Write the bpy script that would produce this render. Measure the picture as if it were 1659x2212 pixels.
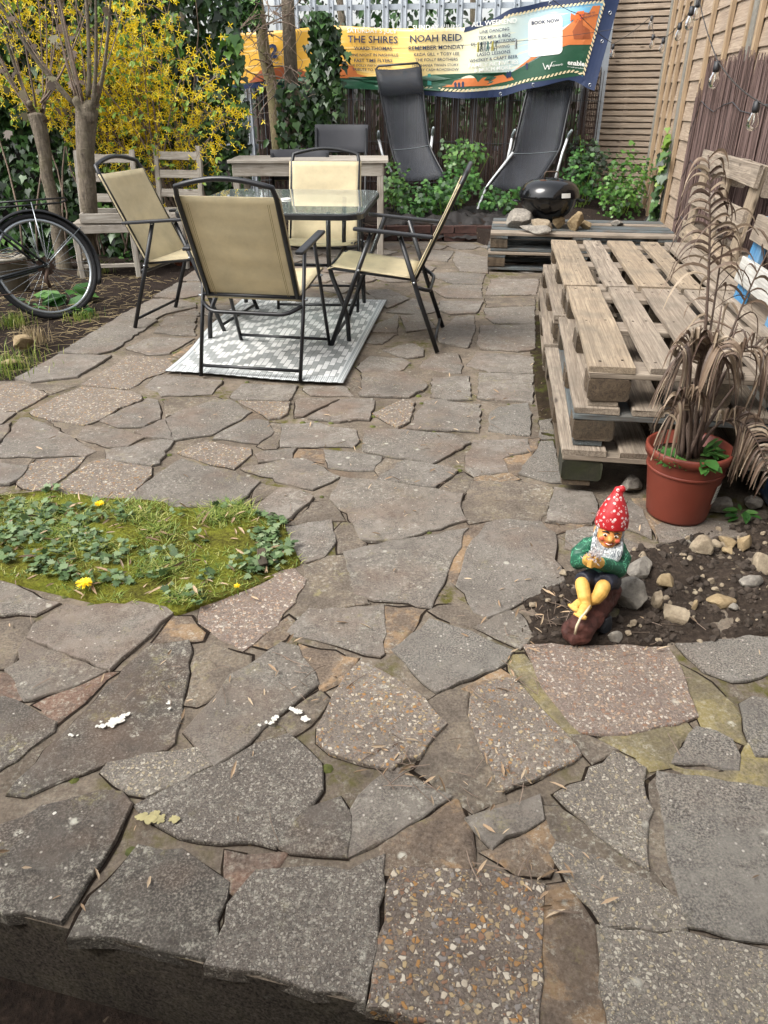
import bpy, bmesh, math, random
from mathutils import Vector, Matrix, noise
R = random.Random(7)
rad = math.radians
S = bpy.context.scene
for o in list(bpy.data.objects): bpy.data.objects.remove(o)
COL = S.collection
# ---------------------------------------------------------------- camera
F, PITCH, CH = 1605.0, rad(29.17), 1.25          # focal length in pixels of a 1659 x 2212 picture
cam = bpy.data.cameras.new('camera'); cam_o = bpy.data.objects.new('camera', cam); COL.objects.link(cam_o)
cam.sensor_fit = 'VERTICAL'; cam.sensor_height = 24; cam.lens = 24 * F / 2212
cam.clip_start = .05; cam.clip_end = 1000
cam_o.location = (0, 0, CH); cam_o.rotation_euler = (rad(90) - PITCH, 0, 0)
S.camera = cam_o
S.render.resolution_x = 768; S.render.resolution_y = 1024
# ---------------------------------------------------------------- sky, sun, exposure
SUN_EL, SUN_AZ = rad(52), rad(243)             # azimuth clockwise from +Y
w = bpy.data.worlds.new('World'); S.world = w; w.use_nodes = True
nt = w.node_tree; bg = nt.nodes['Background']
sk = nt.nodes.new('ShaderNodeTexSky'); sk.sky_type = 'NISHITA'; sk.sun_disc = False
sk.sun_elevation = SUN_EL; sk.sun_rotation = SUN_AZ; sk.air_density = 1.2; sk.dust_density = 4.0
hs = nt.nodes.new('ShaderNodeHueSaturation'); hs.inputs['Saturation'].default_value = .22
nt.links.new(sk.outputs[0], hs.inputs['Color']); nt.links.new(hs.outputs[0], bg.inputs[0])
bg.inputs[1].default_value = .15
sun = bpy.data.lights.new('sun', 'SUN'); sun.energy = 1.2; sun.angle = rad(30); sun.color = (1, .96, .9)
sun_o = bpy.data.objects.new('sun', sun); COL.objects.link(sun_o)
sd = Vector((math.sin(SUN_AZ) * math.cos(SUN_EL), math.cos(SUN_AZ) * math.cos(SUN_EL), math.sin(SUN_EL)))
sun_o.rotation_euler = sd.to_track_quat('Z', 'Y').to_euler(); sun_o.location = (0, 0, 20)
vs = S.view_settings; vs.view_transform = 'Standard'; vs.look = 'None'; vs.gamma = 1; vs.exposure = 1.25
try: vs.use_curve_mapping = False
except Exception: pass

# ---------------------------------------------------------------- pixels to places
def ray(x, y):
    u = (x - 829.5) / F; v = (1106 - y) / F
    return u, math.cos(PITCH) + v * math.sin(PITCH), -math.sin(PITCH) + v * math.cos(PITCH)
def G(x, y, z=0.0):                             # where the pixel meets a level surface
    r = ray(x, y); t = (z - CH) / r[2]
    return Vector((r[0] * t, r[1] * t, z))
def V(x, y, Y):                                 # where the pixel meets an upright plane at distance Y
    r = ray(x, y); t = Y / r[1]
    return Vector((r[0] * t, Y, CH + r[2] * t))

# ---------------------------------------------------------------- mesh collecting
class MB:
    def __init__(s): s.v = []; s.f = []; s.m = []
    def add(s, vs_, fs, mi=0):
        b = len(s.v); s.v += [tuple(p) for p in vs_]; s.f += [tuple(b + i for i in f) for f in fs]; s.m += [mi] * len(fs); return s
    def box(s, lo, hi, M=None, mi=0):
        p = [Vector((x, y, z)) for x in (lo[0], hi[0]) for y in (lo[1], hi[1]) for z in (lo[2], hi[2])]
        if M is not None: p = [M @ q for q in p]
        return s.add(p, [(0, 1, 3, 2), (4, 6, 7, 5), (0, 4, 5, 1), (2, 3, 7, 6), (0, 2, 6, 4), (1, 5, 7, 3)], mi)
    def bar(s, a, b, w_, h, up=(0, 0, 1), mi=0):
        a, b = Vector(a), Vector(b); d = (b - a); L = d.length; d.normalize(); u = Vector(up)
        sx = d.cross(u)
        if sx.length < 1e-4: sx = d.cross(Vector((1, 0, 0)))
        sx.normalize(); u = sx.cross(d)
        M = Matrix((sx, d, u)).transposed().to_4x4(); M.translation = a
        return s.box((-w_ / 2, 0, -h / 2), (w_ / 2, L, h / 2), M, mi)
    def tube(s, pts, r, n=8, mi=0, closed=False, cap=True, flat=1.0):
        pts = [Vector(p) for p in pts]; k = len(pts)
        rs = r if isinstance(r, (list, tuple)) else [r] * k
        vs_, fs = [], []; prev = None
        for i, p in enumerate(pts):
            if closed: d = pts[(i + 1) % k] - pts[i - 1]
            else: d = pts[min(i + 1, k - 1)] - pts[max(i - 1, 0)]
            if d.length < 1e-9: d = Vector((0, 0, 1))
            d.normalize()
            if prev is None:
                a = Vector((0, 0, 1)) if abs(d.z) < .9 else Vector((1, 0, 0))
                x = d.cross(a).normalized()
            else:
                x = prev - d * prev.dot(d)
                x = x.normalized() if x.length > 1e-6 else d.cross(Vector((0, 0, 1))).normalized()
            prev = x; y = d.cross(x)
            for j in range(n):
                t = 2 * math.pi * j / n
                vs_.append(p + x * math.cos(t) * rs[i] + y * math.sin(t) * rs[i] * flat)
        m = k if closed else k - 1
        for i in range(m):
            for j in range(n):
                a = i * n + j; b = i * n + (j + 1) % n; c = ((i + 1) % k) * n
                fs.append((a, b, c + (j + 1) % n, c + j))
        if cap and not closed:
            fs.append(tuple(range(n - 1, -1, -1))); fs.append(tuple((k - 1) * n + j for j in range(n)))
        return s.add(vs_, fs, mi)
    def lathe(s, prof, n=24, M=None, mi=0):
        vs_, fs = [], []
        for r_, z in prof:
            for j in range(n):
                t = 2 * math.pi * j / n; p = Vector((r_ * math.cos(t), r_ * math.sin(t), z))
                vs_.append(M @ p if M is not None else p)
        for i in range(len(prof) - 1):
            for j in range(n):
                fs.append((i * n + j, i * n + (j + 1) % n, (i + 1) * n + (j + 1) % n, (i + 1) * n + j))
        if prof[0][0] > 1e-5: fs.append(tuple(range(n - 1, -1, -1)))
        if prof[-1][0] > 1e-5: fs.append(tuple((len(prof) - 1) * n + j for j in range(n)))
        return s.add(vs_, fs, mi)
    def ball(s, c, r, n=12, k=8, M=None, mi=0):
        c = Vector(c); r = r if isinstance(r, (tuple, list)) else (r, r, r); vs_, fs = [], []
        for i in range(k + 1):
            a = math.pi * i / k
            for j in range(n):
                t = 2 * math.pi * j / n
                q = Vector((math.sin(a) * math.cos(t) * r[0], math.sin(a) * math.sin(t) * r[1], -math.cos(a) * r[2]))
                vs_.append(c + (M @ q if M is not None else q))
        for i in range(k):
            for j in range(n): fs.append((i * n + j, i * n + (j + 1) % n, (i + 1) * n + (j + 1) % n, (i + 1) * n + j))
        return s.add(vs_, fs, mi)
    def mesh(s, name, mats, smooth=False):
        me = bpy.data.meshes.new(name); me.from_pydata(s.v, [], s.f)
        for m in (mats if isinstance(mats, (list, tuple)) else [mats]): me.materials.append(m)
        if any(s.m): me.polygons.foreach_set('material_index', s.m)
        if smooth: me.polygons.foreach_set('use_smooth', [True] * len(me.polygons))
        me.update(); return me
    def build(s, name, mats, parent=None, smooth=False, autosmooth=None):
        o = bpy.data.objects.new(name, s.mesh(name, mats, smooth)); COL.objects.link(o); o.parent = parent
        if autosmooth:
            o.data.polygons.foreach_set('use_smooth', [True] * len(o.data.polygons))
            bm = bmesh.new(); bm.from_mesh(o.data); bmesh.ops.remove_doubles(bm, verts=bm.verts, dist=1e-5)
            for e in bm.edges:
                if len(e.link_faces) == 2 and e.calc_face_angle(0) > rad(autosmooth): e.smooth = False
            bm.to_mesh(o.data); bm.free()
        return o
def bevel(o, wd=.003, seg=2):
    m = o.modifiers.new('bevel', 'BEVEL'); m.width = wd; m.segments = seg; m.limit_method = 'ANGLE'; m.angle_limit = rad(40); return o
def tag(o, label, cat, group=None, kind=None):
    if label: o['label'] = label
    if cat: o['category'] = cat
    if group: o['group'] = group
    if kind: o['kind'] = kind
    return o
def struct(o): o['kind'] = 'structure'; return o
def thing(name, label, cat, loc=(0, 0, 0), rz=0, group=None):
    o = bpy.data.objects.new(name, None); COL.objects.link(o); o.location = loc; o.rotation_euler = (0, 0, rz); o.empty_display_size = .1
    return tag(o, label, cat, group)
def copy_tree(o, parent=None):
    c = o.copy(); COL.objects.link(c); c.parent = parent
    for ch in [q for q in o.children]: copy_tree(ch, c)
    return c
def bez(p0, p1, p2, n=10):
    p0, p1, p2 = Vector(p0), Vector(p1), Vector(p2)
    return [p0 * (1 - t) ** 2 + p1 * 2 * t * (1 - t) + p2 * t * t for t in [i / n for i in range(n + 1)]]
def round_path(pts, r, n=5, closed=False):
    pts = [Vector(p) for p in pts]; out = []; k = len(pts)
    for i in range(k):
        if not closed and i in (0, k - 1): out.append(pts[i]); continue
        a, b, c = pts[i - 1], pts[i], pts[(i + 1) % k]
        r1 = min(r, (a - b).length * .49, (c - b).length * .49)
        out += bez(b + (a - b).normalized() * r1, b, b + (c - b).normalized() * r1, n)
    return out

# ---------------------------------------------------------------- materials
def hexc(h):
    c = [int(h[i:i + 2], 16) / 255 for i in (0, 2, 4)]
    return tuple((x / 12.92 if x < .04045 else ((x + .055) / 1.055) ** 2.4) for x in c) + (1,)
def col(c):
    return hexc(c) if isinstance(c, str) else (tuple(c) + (1,))[:4]
class NM:
    def __init__(s, name):
        s.m = bpy.data.materials.new(name); s.m.use_nodes = True; s.t = s.m.node_tree; s.b = s.t.nodes['Principled BSDF']
        s.tc = s.n('TexCoord')
    def n(s, t, **kw):
        q = s.t.nodes.new('ShaderNode' + t)
        for k, v in kw.items():
            if hasattr(q, k): setattr(q, k, v)
        return q
    def l(s, a, b): s.t.links.new(a, b)
    def coords(s, scale=(1, 1, 1), rnd=False, src='Object'):
        mp = s.n('Mapping'); mp.inputs['Scale'].default_value = scale
        out = s.tc.outputs[src]
        if rnd:
            oi = s.n('ObjectInfo'); vm = s.n('VectorMath', operation='MULTIPLY_ADD'); cb = s.n('CombineXYZ')
            mm = s.n('Math', operation='MULTIPLY'); mm.inputs[1].default_value = 37.0; s.l(oi.outputs['Random'], mm.inputs[0])
            for i in range(3): s.l(mm.outputs[0], cb.inputs[i])
            vm.inputs[1].default_value = (1, 1, 1); s.l(out, vm.inputs[0]); s.l(cb.outputs[0], vm.inputs[2]); out = vm.outputs[0]
        s.l(out, mp.inputs[0]); return mp.outputs[0]
    def noise(s, vec, sc, det=4, rough=.6, dist=0):
        q = s.n('TexNoise'); q.inputs['Scale'].default_value = sc; q.inputs['Detail'].default_value = det
        q.inputs['Roughness'].default_value = rough; q.inputs['Distortion'].default_value = dist
        if vec is not None: s.l(vec, q.inputs['Vector'])
        return q.outputs['Fac']
    def vor(s, vec, sc, feature='F1', rnd=1.0):
        q = s.n('TexVoronoi', feature=feature); q.inputs['Scale'].default_value = sc; q.inputs['Randomness'].default_value = rnd
        s.l(vec, q.inputs['Vector']); return q
    def ramp(s, fac, stops, interp='LINEAR'):
        q = s.n('ValToRGB'); q.color_ramp.interpolation = interp; e = q.color_ramp.elements
        while len(e) < len(stops): e.new(.5)
        for i, (p, c) in enumerate(stops): e[i].position = p; e[i].color = col(c) if not isinstance(c, (int, float)) else (c, c, c, 1)
        s.l(fac, q.inputs[0]); return q.outputs['Color']
    def mix(s, fac, a, b, bt='MIX'):
        q = s.n('Mix', data_type='RGBA', blend_type=bt)
        for sock, v in ((q.inputs[0], fac), (q.inputs[6], a), (q.inputs[7], b)):
            if isinstance(v, (int, float)): sock.default_value = v
            elif isinstance(v, (str, tuple)): sock.default_value = col(v)
            else: s.l(v, sock)
        return q.outputs[2]
    def bump(s, h, strength=.5, dist=.01, normal=None):
        q = s.n('Bump'); q.inputs['Strength'].default_value = strength; q.inputs['Distance'].default_value = dist
        s.l(h, q.inputs['Height'])
        if normal is not None: s.l(normal, q.inputs['Normal'])
        s.l(q.outputs[0], s.b.inputs['Normal']); return q.outputs[0]
    def val(s, sock, v):
        if isinstance(v, (int, float)): s.b.inputs[sock].default_value = v
        elif isinstance(v, (str, tuple)): s.b.inputs[sock].default_value = col(v)
        else: s.l(v, s.b.inputs[sock])
        return s
def plain(name, c, rough=.5, metal=0, var=.12, sc=30, bump=.1, bd=.002, spec=None):
    """one colour with grain, wear and fine relief"""
    a = NM(name); v = a.coords(rnd=True); n1 = a.noise(v, sc); n2 = a.noise(v, sc * .17, 3)
    c = col(c); lo = tuple(x * (1 - 2 * var) for x in c[:3]); hi = tuple(min(1, x * (1 + 2 * var)) for x in c[:3])
    cc = a.mix(.5, a.ramp(n1, [(.3, lo), (.7, hi)]), a.ramp(n2, [(.3, lo), (.7, hi)]))
    a.val('Base Color', cc).val('Metallic', metal)
    a.val('Roughness', a.ramp(n2, [(.3, max(0, rough - .1)), (.7, min(1, rough + .1))]))
    if spec is not None: a.val('Specular IOR Level', spec)
    if bump: a.bump(n1, bump, bd)
    return a.m
def leafmat(name, cs, rough=.5, trans=.25):
    a = NM(name); g = a.n('NewGeometry'); c = a.ramp(g.outputs['Random Per Island'], [(i / max(1, len(cs) - 1), x) for i, x in enumerate(cs)])
    a.val('Base Color', c).val('Roughness', rough)
    out = a.t.nodes['Material Output']; tr = a.n('BsdfTranslucent'); mx = a.n('MixShader'); mx.inputs[0].default_value = trans
    a.l(c, tr.inputs[0]); a.l(a.b.outputs[0], mx.inputs[1]); a.l(tr.outputs[0], mx.inputs[2]); a.l(mx.outputs[0], out.inputs[0])
    return a.m
def wood(name, cs, grain=1.0, rough=.85, stain=None, stain_amt=.5, end=.0):
    """weathered timber, grain along local x"""
    a = NM(name); v = a.coords((1.2 * grain, 16 * grain, 16 * grain), rnd=True); n1 = a.noise(v, 3.2, 6, .65, 1.2)
    v2 = a.coords((.6, 60, 60), rnd=True); n2 = a.noise(v2, 4, 3)
    v3 = a.coords(rnd=True); n3 = a.noise(v3, 5, 5, .65)
    c = a.ramp(n1, [(.28, cs[0]), (.46, cs[1]), (.58, cs[2]), (.74, cs[3])])
    c = a.mix(.35, c, a.ramp(n2, [(.35, cs[0]), (.65, cs[3])]))
    oi = a.n('ObjectInfo'); c = a.mix(a.ramp(oi.outputs['Random'], [(0, .0), (1, .38)]), c, cs[1])
    if stain: c = a.mix(a.ramp(n3, [(.46, 0.0), (.68, stain_amt)]), c, stain)
    # knots
    kv = a.coords((3.2, 9, 9), rnd=True); k = a.vor(kv, 1.0); kr = a.ramp(k.outputs['Distance'], [(.05, 1.0), (.12, 0.0)])
    c = a.mix(kr, c, cs[0])
    a.val('Base Color', c).val('Roughness', rough)
    h = a.mix(.5, n1, n2); a.bump(h, .5, .004); return a.m
# ================================================================= ground, patio and paving
def soilmat(name, cs, moss=None):
    a = NM(name); v = a.coords(); n1 = a.noise(v, 60, 6, .7); n2 = a.noise(v, 6, 4); vo = a.vor(v, 90)
    c = a.ramp(n1, [(.3, cs[0]), (.55, cs[1]), (.75, cs[2])]); c = a.mix(a.ramp(n2, [(.35, 0.0), (.7, .6)]), c, cs[0])
    c = a.mix(a.ramp(vo.outputs['Color'], [(.9, 0.0), (.96, .7)]), c, cs[3])
    if moss: c = a.mix(a.ramp(a.noise(v, 9, 5, .7), [(.5, 0.0), (.66, .85)]), c, moss)
    a.val('Base Color', c).val('Roughness', .95).val('Specular IOR Level', .15); a.bump(n1, .8, .02); return a.m
M_SOIL = soilmat('soil', ['1c1613', '332a24', '4a3d33', '8a7a66'])
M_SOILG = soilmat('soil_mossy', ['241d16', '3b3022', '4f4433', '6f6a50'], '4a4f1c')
def lichen(a, c, v, amt):
    reg = a.ramp(a.noise(v, 4.5, 5, .7), [(.42, 0.0), (.62, 1.0)]); fine = a.ramp(a.noise(v, 70, 6, .8), [(.52, 0.0), (.62, 1.0)])
    c = a.mix(a.mix(1.0, a.mix(1.0, reg, fine, 'MULTIPLY'), (amt, amt, amt), 'MULTIPLY'), c, 'a5a193')
    reg2 = a.ramp(a.noise(v, 7, 5, .7), [(.55, 0.0), (.68, 1.0)]); fine2 = a.ramp(a.noise(v, 45, 6, .8), [(.5, 0.0), (.6, 1.0)])
    c = a.mix(a.mix(1.0, a.mix(1.0, reg2, fine2, 'MULTIPLY'), (amt * .7, amt * .7, amt * .7), 'MULTIPLY'), c, '8f875a')
    spot = a.vor(v, 9); s2 = a.ramp(spot.outputs['Distance'], [(.05, 1.0), (.1, 0.0)]); sp2 = a.ramp(a.noise(v, 60, 4, .7), [(.42, 0.0), (.5, 1.0)])
    return a.mix(a.mix(1.0, a.mix(1.0, s2, sp2, 'MULTIPLY'), (amt, amt, amt), 'MULTIPLY'), c, 'b9b6a8')
def bedmat():
    a = NM('mortar'); v = a.coords(); n1 = a.noise(v, 130, 5, .7); n2 = a.noise(v, 5, 5, .65); n3 = a.noise(v, 2.6, 3); n4 = a.noise(v, 22, 5, .7)
    c = a.ramp(n2, [(.32, '4a423a'), (.5, '665c51'), (.66, '7f7365')])
    c = a.mix(a.ramp(n4, [(.5, 0.0), (.72, .6)]), c, '3a322b')
    c = a.mix(.3, c, a.ramp(n1, [(.35, '38312b'), (.65, '8a7d6d')]))
    c = a.mix(a.ramp(n3, [(.6, 0.0), (.75, .35)]), c, '705640')
    mo = a.mix(1.0, a.ramp(a.noise(v, 3.3, 4, .6), [(.52, 0.0), (.64, 1.0)]), a.ramp(a.noise(v, 30, 4, .7), [(.42, 0.0), (.58, 1.0)]), 'MULTIPLY')
    c = lichen(a, c, v, .45); c = a.mix(mo, c, '4f4c1e')
    a.val('Base Color', c).val('Roughness', .93).val('Specular IOR Level', .2); a.bump(a.mix(.5, n1, n4), .7, .006); return a.m
M_BED = bedmat()
def slabmat(name, base, spk=.32, dark=0.0, warm=.45, lich=.65):
    a = NM(name); v = a.coords(rnd=True); w0 = a.coords()
    n1 = a.noise(v, 220, 3, .7); n2 = a.noise(v, 5, 6, .68); n3 = a.noise(v, 16, 5, .7); n5 = a.noise(v, 420, 2, .6)
    oi = a.n('ObjectInfo')
    c = a.ramp(n2, [(.28, base[0]), (.5, base[1]), (.72, base[2])])
    c = a.mix(a.ramp(oi.outputs['Random'], [(0, 0.0), (1, .55)]), c, base[3]); hv = a.n('HueSaturation'); a.l(c, hv.inputs['Color']); wn = a.n('TexWhiteNoise', noise_dimensions='1D'); a.l(oi.outputs['Random'], wn.inputs['W']); mr = a.n('MapRange'); mr.inputs['To Min'].default_value = .78; mr.inputs['To Max'].default_value = 1.18; a.l(wn.outputs['Value'], mr.inputs['Value']); a.l(mr.outputs[0], hv.inputs['Value']); c = hv.outputs[0]
    c = a.mix(a.ramp(n3, [(.45, 0.0), (.6, .55)]), c, base[0]); c = a.mix(a.ramp(a.noise(v, 38, 6, .8), [(.53, 0.0), (.64, .6)]), c, '3a332c')
    c = a.mix(a.ramp(a.noise(v, 8, 4, .6), [(.36, spk * .35), (.64, min(1, spk * 1.7))]), c, a.ramp(n1, [(.36, '38332e'), (.5, base[1]), (.68, '9c9386')]))
    sp = a.vor(v, 120); d = a.ramp(sp.outputs['Color'], [(.83, 0.0), (.9, .8)]); dd = a.ramp(sp.outputs['Distance'], [(.25, 1.0), (.42, 0.0)])
    c = a.mix(a.mix(1.0, d, dd, 'MULTIPLY'), c, 'b9b2a6')
    # lichen and dirt blots with their own shapes
    c = lichen(a, c, v, lich)
    br = a.ramp(a.noise(w0, 2.1, 4, .7), [(.48, 0.0), (.68, warm)]); c = a.mix(br, c, '6d5544')
    a.val('Base Color', c).val('Roughness', .88).val('Specular IOR Level', .25)
    a.bump(a.mix(.4, n1, n3), .8, .005); return a.m
M_S = slabmat('slab_smooth', ['4e4943', '716b64', '8b857d', '786e63'])
M_R = slabmat('slab_rough', ['4e4a46', '6d6963', '8a857d', '6f6a62'], spk=.5, warm=.15, lich=.25)
M_D = slabmat('slab_dark', ['3b3733', '56514b', '716b63', '584f48'], spk=.4, warm=.4, lich=.8)
def aggmat(name, matrix, cover, cs, sc=75):
    a = NM(name); v = a.coords(rnd=True)
    dn = a.n('TexNoise'); dn.inputs['Scale'].default_value = 55; a.l(v, dn.inputs['Vector'])
    vv = a.n('VectorMath', operation='MULTIPLY_ADD'); vv.inputs[1].default_value = (.012, .012, .012); a.l(dn.outputs['Color'], vv.inputs[0]); a.l(v, vv.inputs[2])
    vo = a.vor(vv.outputs[0], sc); ed = a.vor(vv.outputs[0], sc, 'DISTANCE_TO_EDGE')
    sep = a.n('SeparateColor'); a.l(vo.outputs['Color'], sep.inputs[0])
    peb = a.ramp(sep.outputs[0], [(i / (len(cs) - 1), x) for i, x in enumerate(cs)], 'CONSTANT')
    on = a.ramp(sep.outputs[1], [(1 - cover, 0.0), (1 - cover + .03, .85)])
    core = a.ramp(ed.outputs['Distance'], [(.06, 0.0), (.16, 1.0)])
    m = a.mix(1.0, on, core, 'MULTIPLY')
    n1 = a.noise(v, 200, 4, .7); n2 = a.noise(v, 7, 5, .65)
    c = a.ramp(n2, [(.3, matrix[0]), (.7, matrix[1])]); c = a.mix(.45, c, a.ramp(n1, [(.35, '2c2724'), (.68, '9b8f82')]))
    c = a.mix(m, c, peb)
    v2 = a.vor(vv.outputs[0], sc * 2.3); s2 = a.n('SeparateColor'); a.l(v2.outputs['Color'], s2.inputs[0]); m2 = a.mix(1.0, a.ramp(s2.outputs[1], [(.62, 0.0), (.64, .8)]), a.ramp(m, [(.1, 1.0), (.4, 0.0)]), 'MULTIPLY')
    c = a.mix(a.mix(1.0, m2, a.ramp(v2.outputs['Distance'], [(.3, 1.0), (.45, 0.0)]), 'MULTIPLY'), c, a.ramp(s2.outputs[0], [(i / (len(cs) - 1), x) for i, x in enumerate(cs)], 'CONSTANT'))
    c = lichen(a, c, v, .5)
    c = a.mix(a.ramp(a.noise(v, 12, 5, .7), [(.52, 0.0), (.7, .55)]), c, matrix[0])
    a.val('Base Color', c).val('Roughness', .8).val('Specular IOR Level', .3)
    a.bump(a.mix(.75, n1, m), .6, .004); return a.m
PEB = ['b5a996', '8f7a5e', '6e635b', '99703f', '7d7772', 'bdb3a2', '80604a', '5f544d', 'a38f6b', '524f50']
M_A = aggmat('slab_pebbled', ('5e564e', '766b61'), .5, PEB, 125)
M_AG = aggmat('slab_pebbled_grey', ('57524c', '6b665e'), .36, ['b0a898', '857c71', 'a09378', '716a64'], 150)
M_AP = aggmat('slab_pebbled_pink', ('655750', '7d6d63'), .55, ['b3a799', '9c8670', '7f6b5e', 'a58a72', '8c7b70', 'bcb1a2', '84624d', '6a5c55'], 130)
M_AB = aggmat('slab_pebbled_bold', ('463c34', '5d5046'), .66, PEB, 105)
M_AD = aggmat('slab_pebbled_dark', ('3a3632', '4a4540'), .4, ['8d877d', '6b665f', '9a9488', '5a5651'], 190)
def patchmat(name, cs, li=.75):
    a = NM(name); v = a.coords(rnd=True); n1 = a.noise(v, 150, 4, .7); n2 = a.noise(v, 9, 6, .7, .4); n3 = a.noise(v, 3, 3)
    c = a.ramp(n2, [(.34, cs[0]), (.5, cs[1]), (.56, cs[2])]); c = a.mix(.3, c, a.ramp(n1, [(.35, '37302b'), (.66, 'a59788')]))
    c = a.mix(a.ramp(n3, [(.4, 0.0), (.7, .5)]), c, cs[0]); c = lichen(a, c, v, li)
    a.val('Base Color', c).val('Roughness', .92).val('Specular IOR Level', .2); a.bump(a.mix(.5, n1, n2), .7, .006); return a.m
M_M = patchmat('mortar_patch', ['4b443c', '60574d', '706556'])
M_MO = patchmat('mortar_patch_sandy', ['4c4138', '6a5b4c', '927656'])
M_MY = patchmat('mortar_patch_yellow', ['575041', '746b4a', '8a7e4c'])
M_CONC = patchmat('step_concrete', ['171512', '26231f', '333026'], .12)  # dark for the mossy face, with the house's shade put into the colour
M_MR = patchmat('mortar_patch_red', ['4a3f38', '5f4d43', '6f5446'])

def inside(p, poly):
    c = False; j = len(poly) - 1
    for i in range(len(poly)):
        a, b = poly[i], poly[j]
        if (a[1] > p[1]) != (b[1] > p[1]) and p[0] < (b[0] - a[0]) * (p[1] - a[1]) / (b[1] - a[1]) + a[0]: c = not c
        j = i
    return c
def nz(x, y, s, k=0): return noise.noise(Vector((x * s, y * s, k)))
def sheet(name, poly, mat, zf, step, kind='structure', parent=None, skirt=0):
    """a sheet cut to an outline (world xy), as a grid with heights zf(x, y)"""
    xs = [p[0] for p in poly]; ys = [p[1] for p in poly]
    x0, y0 = min(xs), min(ys); nx = int((max(xs) - x0) / step) + 2; ny = int((max(ys) - y0) / step) + 2
    bm = bmesh.new(); grid = {}
    def vert(i, j):
        if (i, j) not in grid:
            x, y = x0 + i * step, y0 + j * step
            grid[(i, j)] = bm.verts.new((x, y, zf(x, y)))
        return grid[(i, j)]
    for i in range(nx):
        for j in range(ny):
            if inside((x0 + (i + .5) * step, y0 + (j + .5) * step), poly):
                bm.faces.new((vert(i, j), vert(i + 1, j), vert(i + 1, j + 1), vert(i, j + 1))).smooth = True
    # pull the ragged rim onto the outline
    for e in [e for e in bm.edges if len(e.link_faces) == 1]:
        for q in e.verts:
            best = None
            for k in range(len(poly)):
                a = Vector(poly[k]); b = Vector(poly[(k + 1) % len(poly)]); p = Vector((q.co.x, q.co.y)); d = b - a
                t = max(0, min(1, (p - a).dot(d) / max(1e-9, d.length_squared))); c = a + d * t
                if best is None or (c - p).length < best[0]: best = ((c - p).length, c)
            q.co.x, q.co.y = best[1].x, best[1].y
    if skirt:
        ed = [e for e in bm.edges if len(e.link_faces) == 1]
        ex = bmesh.ops.extrude_edge_only(bm, edges=ed)
        for g in ex['geom']:
            if isinstance(g, bmesh.types.BMVert): g.co.z = skirt
    bmesh.ops.recalc_face_normals(bm, faces=bm.faces)
    me = bpy.data.meshes.new(name); bm.to_mesh(me); bm.free(); me.materials.append(mat)
    o = bpy.data.objects.new(name, me); COL.objects.link(o); o.parent = parent
    if kind: o['kind'] = kind
    return o
# wide ground below everything
gm = MB(); gm.add([(-300, -300, -.24), (300, -300, -.24), (300, 300, -.24), (-300, 300, -.24)], [(0, 1, 2, 3)])
struct(gm.build('ground', M_SOIL))
def step_y(x): return .641 - .24 * x
# garden soil beside and behind the patio
def soil_z(x, y): return -.035 + .03 * nz(x, y, 1.3) + .022 * nz(x, y, 6, 3) + .012 * nz(x, y, 17, 5)
sheet('garden_soil', [(-7, 3.5), (-1.86, 3.5), (-1.5, 6.25), (-1.3, 7.8), (-1.3, 8.6), (-7, 12)], M_SOIL, soil_z, .05, skirt=-.26)
sheet('garden_soil', [(1.95, .2), (9, .2), (9, 12), (3.2, 12), (2.2, 7.5), (1.95, 2.6)], M_SOIL, lambda x, y: -.03 + .02 * nz(x, y, 3), .08, skirt=-.26)
BEDZ = .13
def bed_z(x, y): return BEDZ + .05 * nz(x, y, 1.7, 9) + .03 * nz(x, y, 7, 2) + min(.12, max(0, (y - 7.9) * .08))
sheet('planting_bed', [(-1.5, 7.86), (.9, 7.86), (1.0, 7.5), (2.75, 7.2), (3.6, 14), (-7, 14), (-7, 8.6), (-2.4, 7.9)], M_SOIL, bed_z, .06, skirt=-.26)
# the patio: mortar bed with a concrete step edge, slabs laid on it
def bz(x, y): return -.0085 + .004 * nz(x, y, 2.2, 4) + .003 * nz(x, y, 9, 8) + .0015 * nz(x, y, 40, 1)
PATIO = [(-3.4, step_y(-3.4)), (0, step_y(0)), (2.2, step_y(2.2)), (2.2, 7.9), (-1.25, 7.9), (-1.5, 6.25), (-1.70, 4.67), (-1.86, 3.62), (-3.4, 3.62)]
patio = sheet('patio', PATIO, M_BED, bz, .025, skirt=-.25)
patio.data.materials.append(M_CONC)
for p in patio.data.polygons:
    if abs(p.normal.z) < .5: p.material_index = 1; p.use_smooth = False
patio['label'] = 'crazy paved patio of broken slabs set in brown mortar'

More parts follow.
